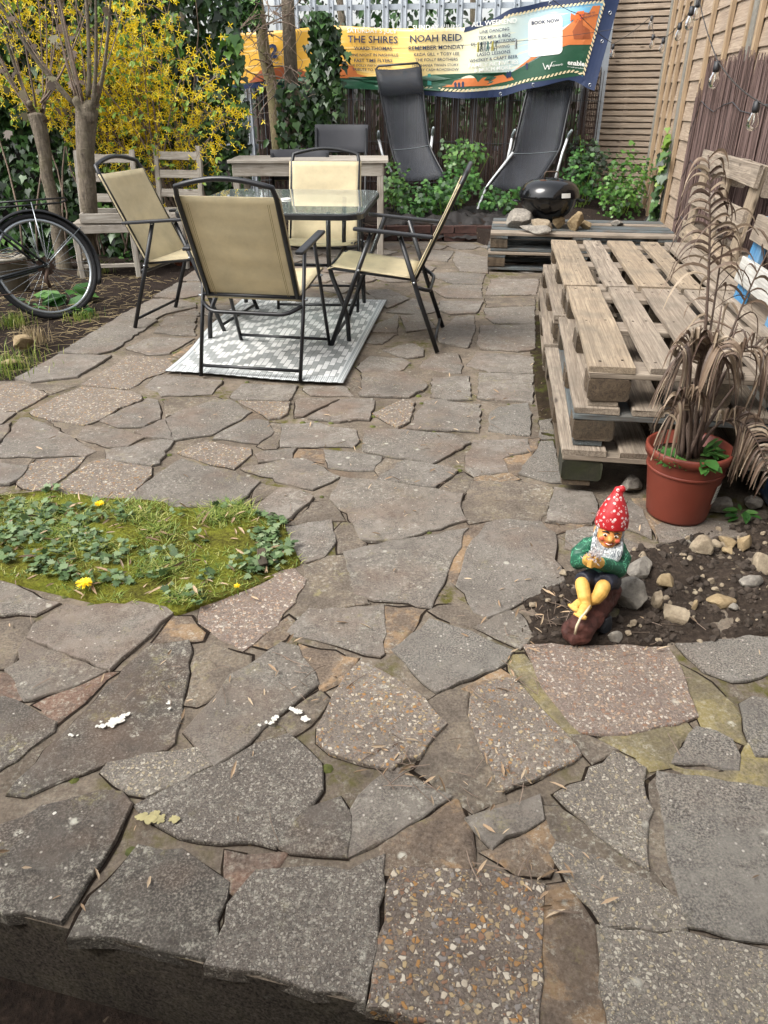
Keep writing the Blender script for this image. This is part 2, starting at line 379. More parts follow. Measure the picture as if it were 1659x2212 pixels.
CRACKS = []
def slab(poly, mat, name='paving_slab', top=None, tilt=.0028, th=.03, jit=.006, ins=.0035, grow=.006):
    """one broken slab: ragged rim, worn arris, slight tilt"""
    P = [Vector((p[0], p[1])) for p in poly]
    area = sum(P[i - 1].x * P[i].y - P[i].x * P[i - 1].y for i in range(len(P)))
    if area < 0: P.reverse()
    if grow:
        n0 = len(P); E = []
        for i in range(n0):
            a, b, c = P[i - 1], P[i], P[(i + 1) % n0]; d1 = (b - a).normalized(); d2 = (c - b).normalized()
            nn = Vector((d1.y + d2.y, -d1.x - d2.x)); nn = nn.normalized() if nn.length > .2 else Vector((d1.y, -d1.x)); E.append(b + nn * grow)
        P = E
    Q = []; cen = sum(P, Vector((0, 0))) / len(P)
    for i in range(len(P)):
        a, b = P[i], P[(i + 1) % len(P)]; n = max(1, int((b - a).length / .035))
        # rounded corners
        for k in range(n):
            t = k / n
            q = a.lerp(b, t)
            if k == 0:
                q = a * .86 + (P[i - 1] - a).normalized() * min(.012, (P[i - 1] - a).length * .2) * 0 + a * .14
            if R.random() < .06: q = q + (cen - q).normalized() * R.uniform(.005, .016)   # a chipped edge
            Q.append(q + Vector((R.uniform(-jit, jit), R.uniform(-jit, jit))))
    c = sum(P, Vector((0, 0))) / len(P); n = len(Q)
    tx, ty = R.uniform(-tilt, tilt), R.uniform(-tilt, tilt)
    tz = R.uniform(-.002, .004) if top is None else top
    def z(p): return tz + (p.x - c.x) * tx + (p.y - c.y) * ty
    nrm = []
    for i in range(n):
        d = Q[(i + 1) % n] - Q[i - 1]
        d = d.normalized() if d.length > 1e-9 else Vector((1, 0))
        nrm.append(Vector((-d.y, d.x)))
    CRACKS.append(([Q[i].copy() for i in range(n)], [q.copy() for q in nrm]))
    bm = bmesh.new(); rings = []
    for off, dz in ((-.002, -th), (0, -.004), (ins * .4, -.0012), (ins, 0)):
        rings.append([bm.verts.new((Q[i].x + nrm[i].x * off, Q[i].y + nrm[i].y * off, z(Q[i]) + dz + (R.uniform(-.0012, .0012) if dz > -.005 else 0))) for i in range(n)])
    for a, b in zip(rings, rings[1:]):
        for i in range(n): bm.faces.new((a[i], a[(i + 1) % n], b[(i + 1) % n], b[i])).smooth = False
    f = bm.faces.new(rings[-1]); f.smooth = False
    bmesh.ops.triangulate(bm, faces=[f])
    bm.normal_update()
    me = bpy.data.meshes.new(name); bm.to_mesh(me); bm.free(); me.materials.append(mat)
    o = bpy.data.objects.new(name, me); COL.objects.link(o); o.parent = patio
    return o
MATS = dict(s=M_S, r=M_R, d=M_D, a=M_A, g=M_AG, p=M_AP, b=M_AB, k=M_AD, m=M_M, o=M_MO, y=M_MY, e=M_MR)
# outlines read off views of the photograph: view (x0, y0, scale) and polygons in view pixels
TR = {
 (0, 1450, .48222): """
a 0,190 95,150 190,180 400,265 150,395 0,410 -60,400 -60,215
m 200,185 330,180 600,190 420,250
a 480,280 690,200 1080,235 1200,290 960,390 820,470 700,510 420,470 250,410
s -60,760 0,680 170,460 235,455 400,520 640,650 790,735 700,765 0,770
m 420,480 700,520 640,610 600,620
s 720,520 1000,555 1190,615 1060,690 890,700 760,650 640,620
s 830,480 1050,370 1230,300 1310,310 1325,460 1200,520 980,530
s 1120,575 1210,540 1330,480 1365,480 1435,640 1210,610
s 880,730 1060,700 1320,640 1440,655 1310,830 1250,850 900,790
a 440,1040 700,850 790,810 880,800 1250,870 1240,930 1060,1120 900,1130 600,1100
a 150,990 250,840 350,800 700,780 700,810 380,1050 200,1030
s -60,845 0,845 220,860 190,930 80,1000 -60,1005
m 0,795 250,800 220,845 0,835
s -80,425 0,420 130,415 0,510 -80,560
s -60,560 0,530 80,500 60,570 0,640 -50,690""",
 (0, 1000, .5425): """
s 125,940 440,770 820,778 560,935 230,970
s 440,755 880,490 1100,510 1160,515 840,735 720,762
s 890,480 1120,362 1290,368 1440,392 1440,420 1220,470 1140,505
s 1130,340 1310,240 1520,240 1520,320 1340,352
s 1330,222 1440,140 1580,140 1580,225
a 600,985 960,770 1230,800 1300,860 1080,940 950,1020
s 930,720 1110,640 1430,650 1240,760 1110,770
s 1140,600 1230,490 1440,490 1440,630 1280,620
s 1270,480 1440,430 1480,485
s 1080,1000 1160,920 1240,920 1640,960 1550,1060 1200,1070
o 1280,770 1430,670 1440,720 1340,790""",
 (700, 1450, .48222): """
s 450,285 560,180 1020,190 950,310 500,300
a 530,320 950,330 920,420 880,455 790,465
s 1070,215 1080,195 1400,195 1480,270 1130,265
s 1010,310 1060,290 1350,300 1060,440 1000,450
s 1370,310 1640,300 1640,360 1600,470 1370,490 1110,460
s -80,470 0,420 150,360 390,300 440,305 620,405 540,475 290,590 -10,640
m -80,310 0,285 330,285 370,300 0,400 -70,440
s 370,590 530,500 680,470 760,480 820,570 700,665 320,625
s 890,510 1190,500 1500,560 1510,650 1470,690 880,690
a 30,740 240,650 650,710 640,750 500,865 300,830
s 670,750 760,730 1000,710 960,785 710,815
s 540,870 900,800 1090,795 1350,945 1150,1045 1000,1010 850,970
s -361,1120 -182,960 48,805 480,915 690,990 515,1170 300,1190 -80,1190
m 650,1110 700,990 890,1040 640,1160
o 990,780 1040,710 1230,720 1240,830 1150,800
m 780,490 870,500 870,640 830,700 740,700 700,680 830,570""",
 (1400, 1450, .5425): """
s 75,240 100,70 380,70 470,110 590,170 430,250
s 610,110 880,95 890,265 720,270 610,240
s 960,80 1350,95 1340,290 1200,280 945,260
a 180,375 380,270 480,290 430,430 350,480
s 430,480 560,280 620,270 955,310 955,505
r 1040,360 1100,330 1310,300 1330,370 1330,530 1160,520 1030,500
s 90,640 110,500 330,490 740,530 900,585 610,740 280,680
s 0,260 180,280 150,370 0,430
s -188,640 0,655 240,690 170,790 0,785 -153,769
s 200,855 400,720 610,750 810,790 620,910 250,865
s 850,700 930,570 1300,560 1325,645 1130,700 1170,800 920,830 860,770
s 1400,420 1480,410 1510,555 1410,555
r 1250,810 1420,580 1500,570 1580,880 1480,880
o 1150,700 1340,650 1330,700 1230,810 1170,800
o 930,830 1180,805 1240,850 1060,870 920,860
m 190,780 260,700 390,720 210,830
o 1310,560 1400,550 1370,630 1330,640
m 640,930 830,800 900,850 830,960""",
 (800, 1900, .5425): """
s 380,260 590,100 680,100 830,165 620,340 440,330
s 620,385 970,320 990,480 920,590 780,640 690,580
m 1010,400 1050,350 1110,360 1200,500 1180,530 1030,560
p 0,960 300,840 620,700 690,690 770,770 700,930 640,1030 470,1160 330,1280 100,1150 0,1080
m 790,650 930,600 1050,580 1180,760 1130,870 1240,940 830,970 720,910 780,770
s 640,1150 800,985 1350,960 1350,1300 1320,1320 1000,1250
o 350,1260 640,1040 690,1080 600,1190 480,1270
o 1370,960 1640,980 1560,1130 1420,1280 1370,1290
m 690,350 840,200 950,180 1060,320 960,310""",
 (1500, 1850, .5425): """
s -330,262 -240,112 20,135 430,200 640,235 625,370 670,425 400,500 200,560 -90,565 -160,440 -270,300
s -230,662 -70,612 380,540 680,480 640,570 545,740 515,830 470,950 410,1060 240,1030 0,1005 -140,952 -85,870 -180,780
s 620,900 640,790 700,620 830,450 960,420 1220,445 1320,520 1325,620 1395,860 1100,1010 930,1100 820,1130 740,1090
m 700,260 710,130 1060,130 1290,180 1300,200 1210,430 870,410 690,440 640,390 640,300
s 1260,430 1330,180 1590,220 1640,340 1600,440
o 1250,450 1590,445 1400,490 1330,515
s 1410,500 1560,480 1640,470 1700,600 1640,700 1420,620
s 740,1200 980,1080 1060,1110 1180,1280 1060,1350
m 420,1080 600,1000 740,1100 830,1150 740,1200 480,1130
o 680,490 820,440 790,500 700,600 650,700 600,900 560,860 560,760""",
 (2200, 1900, .916): """
s 340,110 400,150 445,265 330,225
s 330,280 440,330 440,345 350,370
o 370,100 430,95 480,200 470,270
s 480,290 470,220 520,190 760,200 890,255 640,290""",
 (1600, 2400, 1.0504): """
r -28,190 110,70 260,120 425,190 400,240 140,345 60,270
o 250,330 390,262 430,285 290,340
a 265,365 300,335 430,292 700,600 400,725 340,620 270,440
y 418,212 470,200 690,500 640,510 420,260
m 110,385 190,340 245,350 262,440 380,740 290,790 60,640 160,490""",
 (2200, 2500, .916): """
p -105,82 510,95 560,190 650,400 560,430 250,475 140,465 0,310
y 220,490 600,420 620,450 530,600 440,615 380,570
m 90,480 160,480 280,540 180,590
r 640,445 800,490 845,635 530,600
y 570,165 700,250 780,300 855,500 690,460 640,330
r 560,85 870,50 1010,60 1010,190 800,245 690,200 600,120
r 840,350 890,320 1020,330 1020,580 900,560
y 530,612 845,645 865,510 1010,600 1010,715 760,670""",
 (1800, 3100, 1.3361): """
g 327,58 491,-65 580,-24 598,100 598,280 450,170
r 621,-17 760,10 1000,50 1000,495 700,450 660,200
g 300,230 320,195 590,320 690,370 700,460 470,445 370,330
m 290,90 325,95 450,185 600,292 680,372 590,312 400,225 310,180
g 445,455 700,480 1000,525 1000,790 480,790 455,560
o 285,335 350,335 440,450 447,560 462,790 270,790
b -170,275 60,285 200,300 280,335 268,600 255,790 100,790 50,731 -100,715 -233,690 -215,560
s 50,135 265,60 285,130 120,210
o 110,230 285,145 310,205 290,290 200,280
m 605,20 618,0 655,200 690,360 605,270""",
 (900, 3100, 1.0504): """
d 190,265 330,130 440,90 470,150 460,310 340,305 250,280
s 480,300 470,140 560,20 640,-40 860,85 640,220
o 620,360 600,260 880,90 930,200 945,320 780,360""",
 (700, 2500, 1.0504): """
s 40,400 220,190 400,70 470,80 550,215 420,320 230,480 150,530
m 45,290 90,110 150,70 280,120 270,150 80,305
o 470,70 690,120 650,190 560,240 480,110
a 540,440 580,310 660,190 700,145 857,215 967,305 1025,380 930,500 830,550 600,490
m 380,370 550,250 590,270 550,330 440,420
k -150,690 0,620 250,490 430,410 560,520 560,620 380,830 100,820 -60,760""",
 (0, 2200, .5425): """
s -60,220 0,230 100,260 300,350 430,380 250,470 -60,465
s 240,560 480,410 620,425 1000,385 1230,430 1260,470 1020,680 800,870 440,720 210,650
s 60,870 190,660 460,770 760,890 600,970 240,1130 190,1100
m -60,520 220,510 190,640 60,860 -60,860
d -60,1085 0,1090 200,1150 410,1260 390,1310 220,1450 120,1520 0,1600 -60,1640
e -60,900 60,900 170,1100 -60,1080
e 260,1130 620,980 780,900 850,890 420,1250
d 860,950 1100,690 1390,665 1405,690 1350,1050 1290,1420 1239,1450 800,1560 450,1700 200,1790 60,1780 330,1480 560,1250
o 1120,670 1290,480 1400,500 1500,600 1480,650""",
 (0, 2900, 1.0504): """
d -40,410 0,390 170,310 390,250 450,260 500,300 440,420 380,520 240,735 100,715 -40,690
g 390,180 420,150 560,110 740,90 800,155 560,270 430,230""",
 (0, 0, 1.8517): """
d 150,2025 230,1900 300,1830 390,1840 490,1900 460,2030 440,2070 300,2030
k 500,1950 560,1880 750,1880 835,1850 812,2000 792,2155 620,2112 455,2072
e 490,1840 620,1840 540,1945 500,1910""",
 (900, 950, .7836): """
s 670,660 740,605 900,615 945,635 890,685 700,680
s 990,660 1060,590 1190,590 1210,650 1200,690 1100,680
s 1240,650 1290,585 1500,600 1575,610 1570,690 1350,685
s 810,575 940,540 1010,560 1010,600 930,615
s 1290,540 1310,450 1580,445 1580,570 1500,580 1310,565
s 1090,490 1180,405 1270,400 1275,470 1240,560 1100,530
s 1330,400 1330,360 1580,350 1580,440 1370,435
s 1090,370 1100,325 1320,325 1280,385 1150,390
s 1070,270 1150,240 1310,240 1310,310 1130,305
s 830,380 960,310 1080,340 1090,370 1000,390
s 1020,180 1160,175 1330,185 1310,235 1170,235
s 1165,115 1180,70 1345,100 1340,180 1200,170
s 1020,60 1170,70 1130,120 1000,110
s 730,460 880,390 885,400 870,480 760,480
s 900,400 1010,390 1080,460 930,480
s 720,270 830,265 940,310 830,360
s 480,260 560,220 680,250 590,290
s 1360,210 1600,210 1590,290 1330,290
m 1330,310 1580,300 1580,340 1340,350
s 740,500 880,490 800,540 720,535""" }
SLABS = []
for (x0, y0, k), txt in TR.items():
    for ln in txt.strip().split('\n'):
        t = ln.split(); pts = [tuple(map(float, q.split(','))) for q in t[1:]]
        poly = [tuple(G((x0 + a * k) / 1.8517, (y0 + b * k) / 1.8517)[:2]) for a, b in pts]
        poly = [(x, max(y, step_y(x) - .012)) for x, y in poly]
        SLABS.append(poly)
        if t[0] in 'moye': slab(poly, MATS[t[0]], 'mortar_patch', top=-.004, tilt=.003, jit=.006, ins=.010, grow=.012)
        else: slab(poly, MATS[t[0]])
# the paving under the table and at the back: smaller pieces where none was read off
R.seed(11)
for j in range(9):
    for i in range(13):
        cx = -1.55 + i * .33 + (.16 if j % 2 else 0); cy = 4.62 + j * .36
        if cx < -1.52 + .16 * (cy - 6.2) + .2 or cx > 2.2: continue
        if any(inside((cx + dx, cy + dy), p) for p in SLABS for dx in (-.13, 0, .13) for dy in (-.13, 0, .13)): continue
        poly = []
        for k in range(6):
            a = k * math.pi / 3 + R.uniform(-.3, .3); poly.append((cx + math.cos(a) * .185 * R.uniform(.85, 1.1), cy + math.sin(a) * .19 * R.uniform(.85, 1.1)))
        slab(poly, M_S)

# dirt lodged in the cracks round the slabs, broken here and there
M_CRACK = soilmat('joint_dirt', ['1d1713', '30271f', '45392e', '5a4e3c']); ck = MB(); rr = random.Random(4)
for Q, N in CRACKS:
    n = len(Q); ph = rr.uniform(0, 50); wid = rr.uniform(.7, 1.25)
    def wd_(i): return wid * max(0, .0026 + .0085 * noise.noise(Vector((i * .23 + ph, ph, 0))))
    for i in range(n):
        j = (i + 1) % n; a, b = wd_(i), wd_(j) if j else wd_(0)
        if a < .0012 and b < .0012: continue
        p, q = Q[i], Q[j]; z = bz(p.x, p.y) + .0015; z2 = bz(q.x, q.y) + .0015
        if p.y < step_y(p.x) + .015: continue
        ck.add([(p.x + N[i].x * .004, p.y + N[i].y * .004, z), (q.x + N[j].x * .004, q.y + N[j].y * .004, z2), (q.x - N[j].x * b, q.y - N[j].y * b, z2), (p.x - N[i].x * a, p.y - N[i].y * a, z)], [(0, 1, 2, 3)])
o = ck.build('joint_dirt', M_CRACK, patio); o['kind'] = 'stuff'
# the house wall the view is taken from, just behind the camera; it shades the step
M_RENDER = plain('house_render', '8d877c', .9, 0, .1, 30, .4, .004)
hw = MB(); hw.box((-5, -.40, -.24), (5, -.14, 2.5)); hw.box((-5, -.14, -.24), (5, -.10, -.05)); o = hw.build('house_wall', M_RENDER); struct(o)
# ================================================================= furniture on the patio
YAW = rad(-8.5)                                  # the plot's own axis against the view
M_BLK = plain('black_metal', '17181b', .38, 0, .15, 40, .05)
M_BLKP = plain('black_plastic', '1b1c20', .5, 0, .15, 40, .1)
def fabric(name, c, trans=.3, weave=900):
    a = NM(name); v = a.coords(); wv = a.n('TexWave'); wv.inputs['Scale'].default_value = weave / 6; wv.inputs['Distortion'].default_value = .6; a.l(v, wv.inputs['Vector'])
    n = a.noise(v, 7, 4); n2 = a.noise(v, 60, 3); cc = col(c)
    lo = tuple(x * .78 for x in cc[:3]); f = a.ramp(n, [(.3, lo), (.6, cc[:3])]); f = a.mix(.2, f, a.ramp(n2, [(.3, lo), (.7, cc[:3])]))
    a.val('Base Color', f).val('Roughness', .8); a.bump(wv.outputs['Fac'], .25, .001)
    out = a.t.nodes['Material Output']; tr = a.n('BsdfTranslucent'); mx = a.n('MixShader'); mx.inputs[0].default_value = trans
    a.l(f, tr.inputs[0]); a.l(a.b.outputs[0], mx.inputs[1]); a.l(tr.outputs[0], mx.inputs[2]); a.l(mx.outputs[0], out.inputs[0]); return a.m
M_SLING = fabric('sling_beige', 'd8caa6', .28)
M_SEAM = plain('seam_thread', '8d7d58', .9)
M_STEEL = plain('bright_steel', 'a9adb0', .3, .9, .1)
def strip(rows, th):
    """a cloth of some thickness through rows of points"""
    b = MB(); n = len(rows[0]); m = len(rows); vs_ = []
    for r in rows: vs_ += [Vector(p) for p in r]
    nr = []
    for i in range(m):
        for j in range(n):
            a = vs_[min(i + 1, m - 1) * n + j] - vs_[max(i - 1, 0) * n + j]; c = vs_[i * n + min(j + 1, n - 1)] - vs_[i * n + max(j - 1, 0)]
            q = a.cross(c); nr.append(q.normalized() if q.length > 1e-9 else Vector((0, 0, 1)))
    top = [p + q * th / 2 for p, q in zip(vs_, nr)]; bot = [p - q * th / 2 for p, q in zip(vs_, nr)]; k = len(vs_)
    fs = []
    for i in range(m - 1):
        for j in range(n - 1):
            a = i * n + j; f = (a, a + 1, a + n + 1, a + n); fs.append(f); fs.append(tuple(x + k for x in reversed(f)))
    rim = [j for j in range(n)] + [i * n + n - 1 for i in range(1, m)] + [(m - 1) * n + j for j in range(n - 2, -1, -1)] + [i * n for i in range(m - 2, 0, -1)]
    for a, c in zip(rim, rim[1:] + rim[:1]): fs.append((c, a, a + k, c + k))
    return b.add(top + bot, fs)
def sling_chair():
    t = thing('patio_chair', 'x', 'chair', group='beige sling folding chairs round the glass table')
    for s in (-1, 1):
        x = s * .268
        MB().tube([(x, .31, 0), (x, .19, .32), (x, .06, .655)], .0135, 8, flat=.75).build('leg', M_BLK, t, True)
        MB().tube([(x, -.31, 0), (x, -.2, .3), (x * .98, -.085, .64)], .0135, 8, flat=.75).build('leg', M_BLK, t, True)
        a = bevel(MB().bar((s * .285, .16, .668), (s * .285, -.265, .632), .042, .018).build('armrest', M_BLKP, t), .006, 3)
        for y, z in ((.062, .655), (-.085, .643), (.135, .46), (-.17, .40)): MB().tube([(s * .26, y, z - .01), (s * .288, y, z - .01)], .006, 8).build('rivet', M_STEEL, t, True)
        MB().tube([(s * .238, .3, .452), (s * .238, .06, .425), (s * .238, -.17, .40)], .0105, 8).build('seat_rail', M_BLK, t, True)
    for y, z in ((.29, .055), (-.29, .055)): MB().tube([(-.268, y, z), (.268, y, z)], .009, 8).build('crossbar', M_BLK, t, True)
    MB().tube(round_path([(-.26, -.19, .36), (-.2, -.25, .33), (.2, -.25, .33), (.26, -.19, .36)], .05), .011, 8).build('rear_brace', M_BLK, t, True)
    MB().tube([(-.26, -.17, .398), (.26, -.17, .398)], .010, 8).build('crossbar', M_BLK, t, True)
    def bp(x, z): return Vector((x, -.17 - (z - .4) * .47 + .0, z))
    fr = [bp(-.235, .40), bp(-.235, .885), bp(-.225, .935)] + [bp(-.225 + .45 * i / 12, .935 + .035 * math.sin(math.pi * i / 12)) for i in range(1, 12)] + [bp(.225, .935), bp(.235, .885), bp(.235, .40)]
    MB().tube(fr, .0125, 8).build('back_frame', M_BLK, t, True)
    rows = []
    for i in range(17):
        z = .375 + .515 * i / 16; r = []
        for j in range(13):
            x = -.252 + .504 * j / 12; q = bp(x, z); e = 1 - abs(j - 6) / 6
            q.y -= .016 * math.sin(math.pi * min(1, e * 1.4) / 2) * math.sin(math.pi * i / 16) + .012 * (1 if j in (0, 12) else 0) - .016
            q.y += .003 * math.sin(z * 60 + x * 5) * e
            r.append(q)
        rows.append(r)
    bk = strip(rows, .005).build('backrest', M_SLING, t, True)
    for s in (-1, 1):
        for dx in (.197, .189): MB().tube([bp(s * dx, z / 100) + Vector((0, -.005 - .010 * math.sin(math.pi * (z - 37) / 52), 0)) for z in range(38, 90, 4)], .0012, 4).build('seam', M_SEAM, bk)
    rows = []
    for i in range(13):
        y = .315 - .47 * i / 12; r = []
        for j in range(11):
            x = -.25 + .5 * j / 10; e = math.sin(math.pi * j / 10)
            r.append((x, y, .465 - (.315 - y) * .12 - .022 * e * math.sin(math.pi * min(1, .15 + i / 12)) + (-.018 if i == 0 else 0)))
        rows.append(r)
    strip(rows, .005).build('seat', M_SLING, t, True)
    return t
ch = sling_chair()
def face(o, x, y, fx, fy): o.location = (x, y, .004); o.rotation_euler = (0, 0, math.atan2(-fx, fy)); o.scale = (.98, .98, .97)
face(ch, -.622, 3.905, .182, .983); ch['label'] = 'beige sling folding chair nearest the camera, its back turned to us'
c2 = copy_tree(ch); face(c2, .03, 4.36, -.992, .126); c2['label'] = 'beige sling folding chair seen from the side on the right of the glass table'
c3 = copy_tree(ch); face(c3, -.42, 5.22, -.05, -1); c3['label'] = 'beige sling folding chair on the far side of the glass table, facing us'
c4 = copy_tree(ch); face(c4, -1.185, 4.76, .97, -.24); c4['label'] = 'beige sling folding chair left of the glass table by the bicycle'
# glass table
def glassmat():
    a = NM('table_glass'); a.val('Base Color', (.8, .87, .84)).val('Roughness', .02).val('Transmission Weight', .9).val('IOR', 1.5); return a.m
M_GLASS = glassmat()
tb = thing('glass_table', 'black framed glass patio table with rounded corners amid beige chairs', 'table', (-.575, 4.70, 0), rad(-4.5))
def rrect(w_, d, r, n=6):
    out = []
    for cx, cy, a0 in ((w_ / 2 - r, d / 2 - r, 0), (-w_ / 2 + r, d / 2 - r, 90), (-w_ / 2 + r, -d / 2 + r, 180), (w_ / 2 - r, -d / 2 + r, 270)):
        for i in range(n + 1): a = rad(a0 + 90 * i / n); out.append((cx + r * math.cos(a), cy + r * math.sin(a)))
    return out
def prism(poly, z0, z1):
    b = MB(); n = len(poly); b.add([(x, y, z0) for x, y in poly] + [(x, y, z1) for x, y in poly], [tuple(range(n - 1, -1, -1)), tuple(range(n, 2 * n))] + [(i, (i + 1) % n, n + (i + 1) % n, n + i) for i in range(n)]); return b
TW, TD = 1.02, 1.14
bevel(prism(rrect(TW - .016, TD - .016, .1), .7195, .7255).build('glass_top', M_GLASS, tb), .0015, 2)
o_ = rrect(TW, TD, .11); i_ = rrect(TW - .05, TD - .05, .09); n = len(o_); b = MB()
prof = [(o_, .690), (o_, .7185), (i_, .7185), (i_, .690)]
b.add([(x, y, z) for pl, z in prof for x, y in pl], [(k * n + i, k * n + (i + 1) % n, ((k + 1) % 4) * n + (i + 1) % n, ((k + 1) % 4) * n + i) for k in range(4) for i in range(n)])
bevel(b.build('rim', M_BLK, tb), .004, 2)
for sx in (-1, 1):
    for sy in (-1, 1):
        MB().tube(round_path([(sx * .30, sy * .36, .70), (sx * .29, sy * .33, .40), (sx * .40, sy * .42, .17), (sx * .41, sy * .44, 0)], .07), .0135, 10).build('leg', M_BLK, tb, True)
for sx in (-1, 1): MB().tube([(sx * .29, -.33, .40), (sx * .29, .33, .40)], .009, 8).build('brace', M_BLK, tb, True)
for sy in (-1, 1): MB().tube([(-.29, sy * .33, .42), (.29, sy * .33, .42)], .009, 8).build('brace', M_BLK, tb, True)
M_WHITEP = plain('white_plastic', 'd8d6cf', .4, 0, .05)
rg = MB(); rg.tube([(.027 * math.cos(a * .5236), .027 * math.sin(a * .5236), .728) for a in range(12)], .006, 6, closed=True); rg.build('parasol_ring', M_WHITEP, tb, True)
# rug
def rugmat():
    a = NM('rug_weave'); v = a.coords((1, 1, 1), src='UV'); sep = a.n('SeparateXYZ'); a.l(v, sep.inputs[0])
    def M(op, x, y=None, z=None):
        q = a.n('Math', operation=op)
        for i, s_ in enumerate((x, y, z)):
            if s_ is None: continue
            if isinstance(s_, (int, float)): q.inputs[i].default_value = s_
            else: a.l(s_, q.inputs[i])
        return q.outputs[0]
    NX, NY = 32.0, 96.0
    cx = M('FLOOR', M('MULTIPLY', sep.outputs[0], NX)); sh = M('MULTIPLY', M('MODULO', cx, 2), .5)
    yy = M('ADD', M('MULTIPLY', sep.outputs[1], NY), sh); cy = M('FLOOR', yy)
    fx = M('FRACT', M('MULTIPLY', sep.outputs[0], NX)); fy = M('FRACT', yy)
    # nested diamonds
    px = M('PINGPONG', M('ADD', cx, 0.5), 8); py = M('PINGPONG', M('MULTIPLY', cy, .36), 8)
    d = M('ADD', px, py); st = M('LESS_THAN', M('MODULO', d, 4.0), 2.1)
    rn = a.n('TexWhiteNoise'); cb = a.n('CombineXYZ'); a.l(cx, cb.inputs[0]); a.l(cy, cb.inputs[1]); a.l(cb.outputs[0], rn.inputs[0])
    bx = M('MINIMUM', M('GREATER_THAN', sep.outputs[0], .045), M('LESS_THAN', sep.outputs[0], .955)); by = M('MINIMUM', M('GREATER_THAN', sep.outputs[1], .04), M('LESS_THAN', sep.outputs[1], .96))
    inn = M('MINIMUM', bx, by); st = M('MAXIMUM', M('MULTIPLY', st, inn), 0)
    n = a.noise(a.coords(), 3, 4)
    cw = a.ramp(n, [(.3, 'c8c9c7'), (.6, 'e2e2df')]); cg = a.ramp(n, [(.3, '858887'), (.6, '9c9f9c')])
    c = a.mix(st, cg, cw)
    # outer band: lighter with two pale lines
    band = a.mix(M('SUBTRACT', 1, inn), c, a.ramp(M('FRACT', M('MULTIPLY', M('MINIMUM', sep.outputs[0], M('SUBTRACT', 1, sep.outputs[0])), 90)), [(.45, '9fa4a4'), (.5, 'c9cccb')], 'CONSTANT'))
    gap = M('MINIMUM', M('GREATER_THAN', M('MINIMUM', fx, M('SUBTRACT', 1, fx)), .06), M('GREATER_THAN', M('MINIMUM', fy, M('SUBTRACT', 1, fy)), .1))
    c = a.mix(M('SUBTRACT', 1, gap), band, '6f7373')
    a.val('Base Color', c).val('Roughness', .6); a.bump(gap, .6, .002); return a.m
rc = [Vector((-1.135, 3.718, 0)), Vector((-.201, 3.527, 0)), Vector((.02, 5.25, 0)), Vector((-1.0, 5.42, 0))]
NXr, NYr = 40, 70; b = MB(); uv = []; vs_ = []
for lev in (0, 1):
    for j in range(NYr + 1):
        for i in range(NXr + 1):
            u, v = i / NXr, j / NYr; p = rc[0].lerp(rc[1], u).lerp(rc[3].lerp(rc[2], u), v)
            e = min(1, min(u, 1 - u) * 9, min(v, 1 - v) * 14)
            p.x += .014 * math.sin(v * 9) * (1 - min(1, u * 3)); p.y += .01 * math.sin(u * 7)
            p.z = .010 + .010 * (nz(p.x, p.y, 5, 2) + .6) * e + .008 * max(0, math.sin(v * 26 + 3 * u)) * e + (.004 if lev else 0)
            vs_.append(p); uv.append((u, v))
k = (NXr + 1) * (NYr + 1); fs = []
for j in range(NYr):
    for i in range(NXr):
        q = j * (NXr + 1) + i; f = (q, q + 1, q + NXr + 2, q + NXr + 1); fs.append(tuple(x + k for x in f)); fs.append(tuple(reversed(f)))
rim = list(range(NXr + 1)) + [j * (NXr + 1) + NXr for j in range(1, NYr + 1)] + [NYr * (NXr + 1) + i for i in range(NXr - 1, -1, -1)] + [j * (NXr + 1) for j in range(NYr - 1, 0, -1)]
for a_, c_ in zip(rim, rim[1:] + rim[:1]): fs.append((a_, c_, c_ + k, a_ + k))
b.add(vs_, fs); rug = b.build('outdoor_rug', rugmat(), None, True); ul = rug.data.uv_layers.new(name='uv')
for lp in rug.data.loops: ul.data[lp.index].uv = uv[lp.vertex_index]
tag(rug, 'grey and white woven outdoor rug with nested diamonds under the table', 'rug')

# ================================================================= pallets
WC = ['463c33', '7a6d5e', '988b7a', 'b5a898']
M_PAL = wood('pallet_grey', WC, 1.0, .88, '5d564c', .5)
M_PAL2 = wood('pallet_tan', ['4c4034', '82725f', '9c8b74', 'b5a68e'], 1.0, .88, '645d52', .55)
M_BLOCK = wood('pallet_block', ['241c15', '43372b', '5a4c3b', '75654f'], .8, .92, '2b2a22', .6)
M_MOSSB = wood('pallet_block_mossy', ['14130c', '24231a', '33311f', '45432f'], .8, .95, '2a2f12', .8)
M_BLUE = wood('pallet_blue', ['2a2826', '45494a', '5a6466', '7c8484'], 1.0, .85, '55493d', .8)
M_BLUES = wood('pallet_blue_strong', ['274d6b', '2f6a96', '3b7fae', '5c93b8'], 1.0, .8, '7d8a90', .4)
M_PALW = wood('pallet_white', ['7c7a74', 'a5a39c', 'bab8b1', 'cfcdc6'], 1.0, .85, '6e6a60', .4)
PL = {}
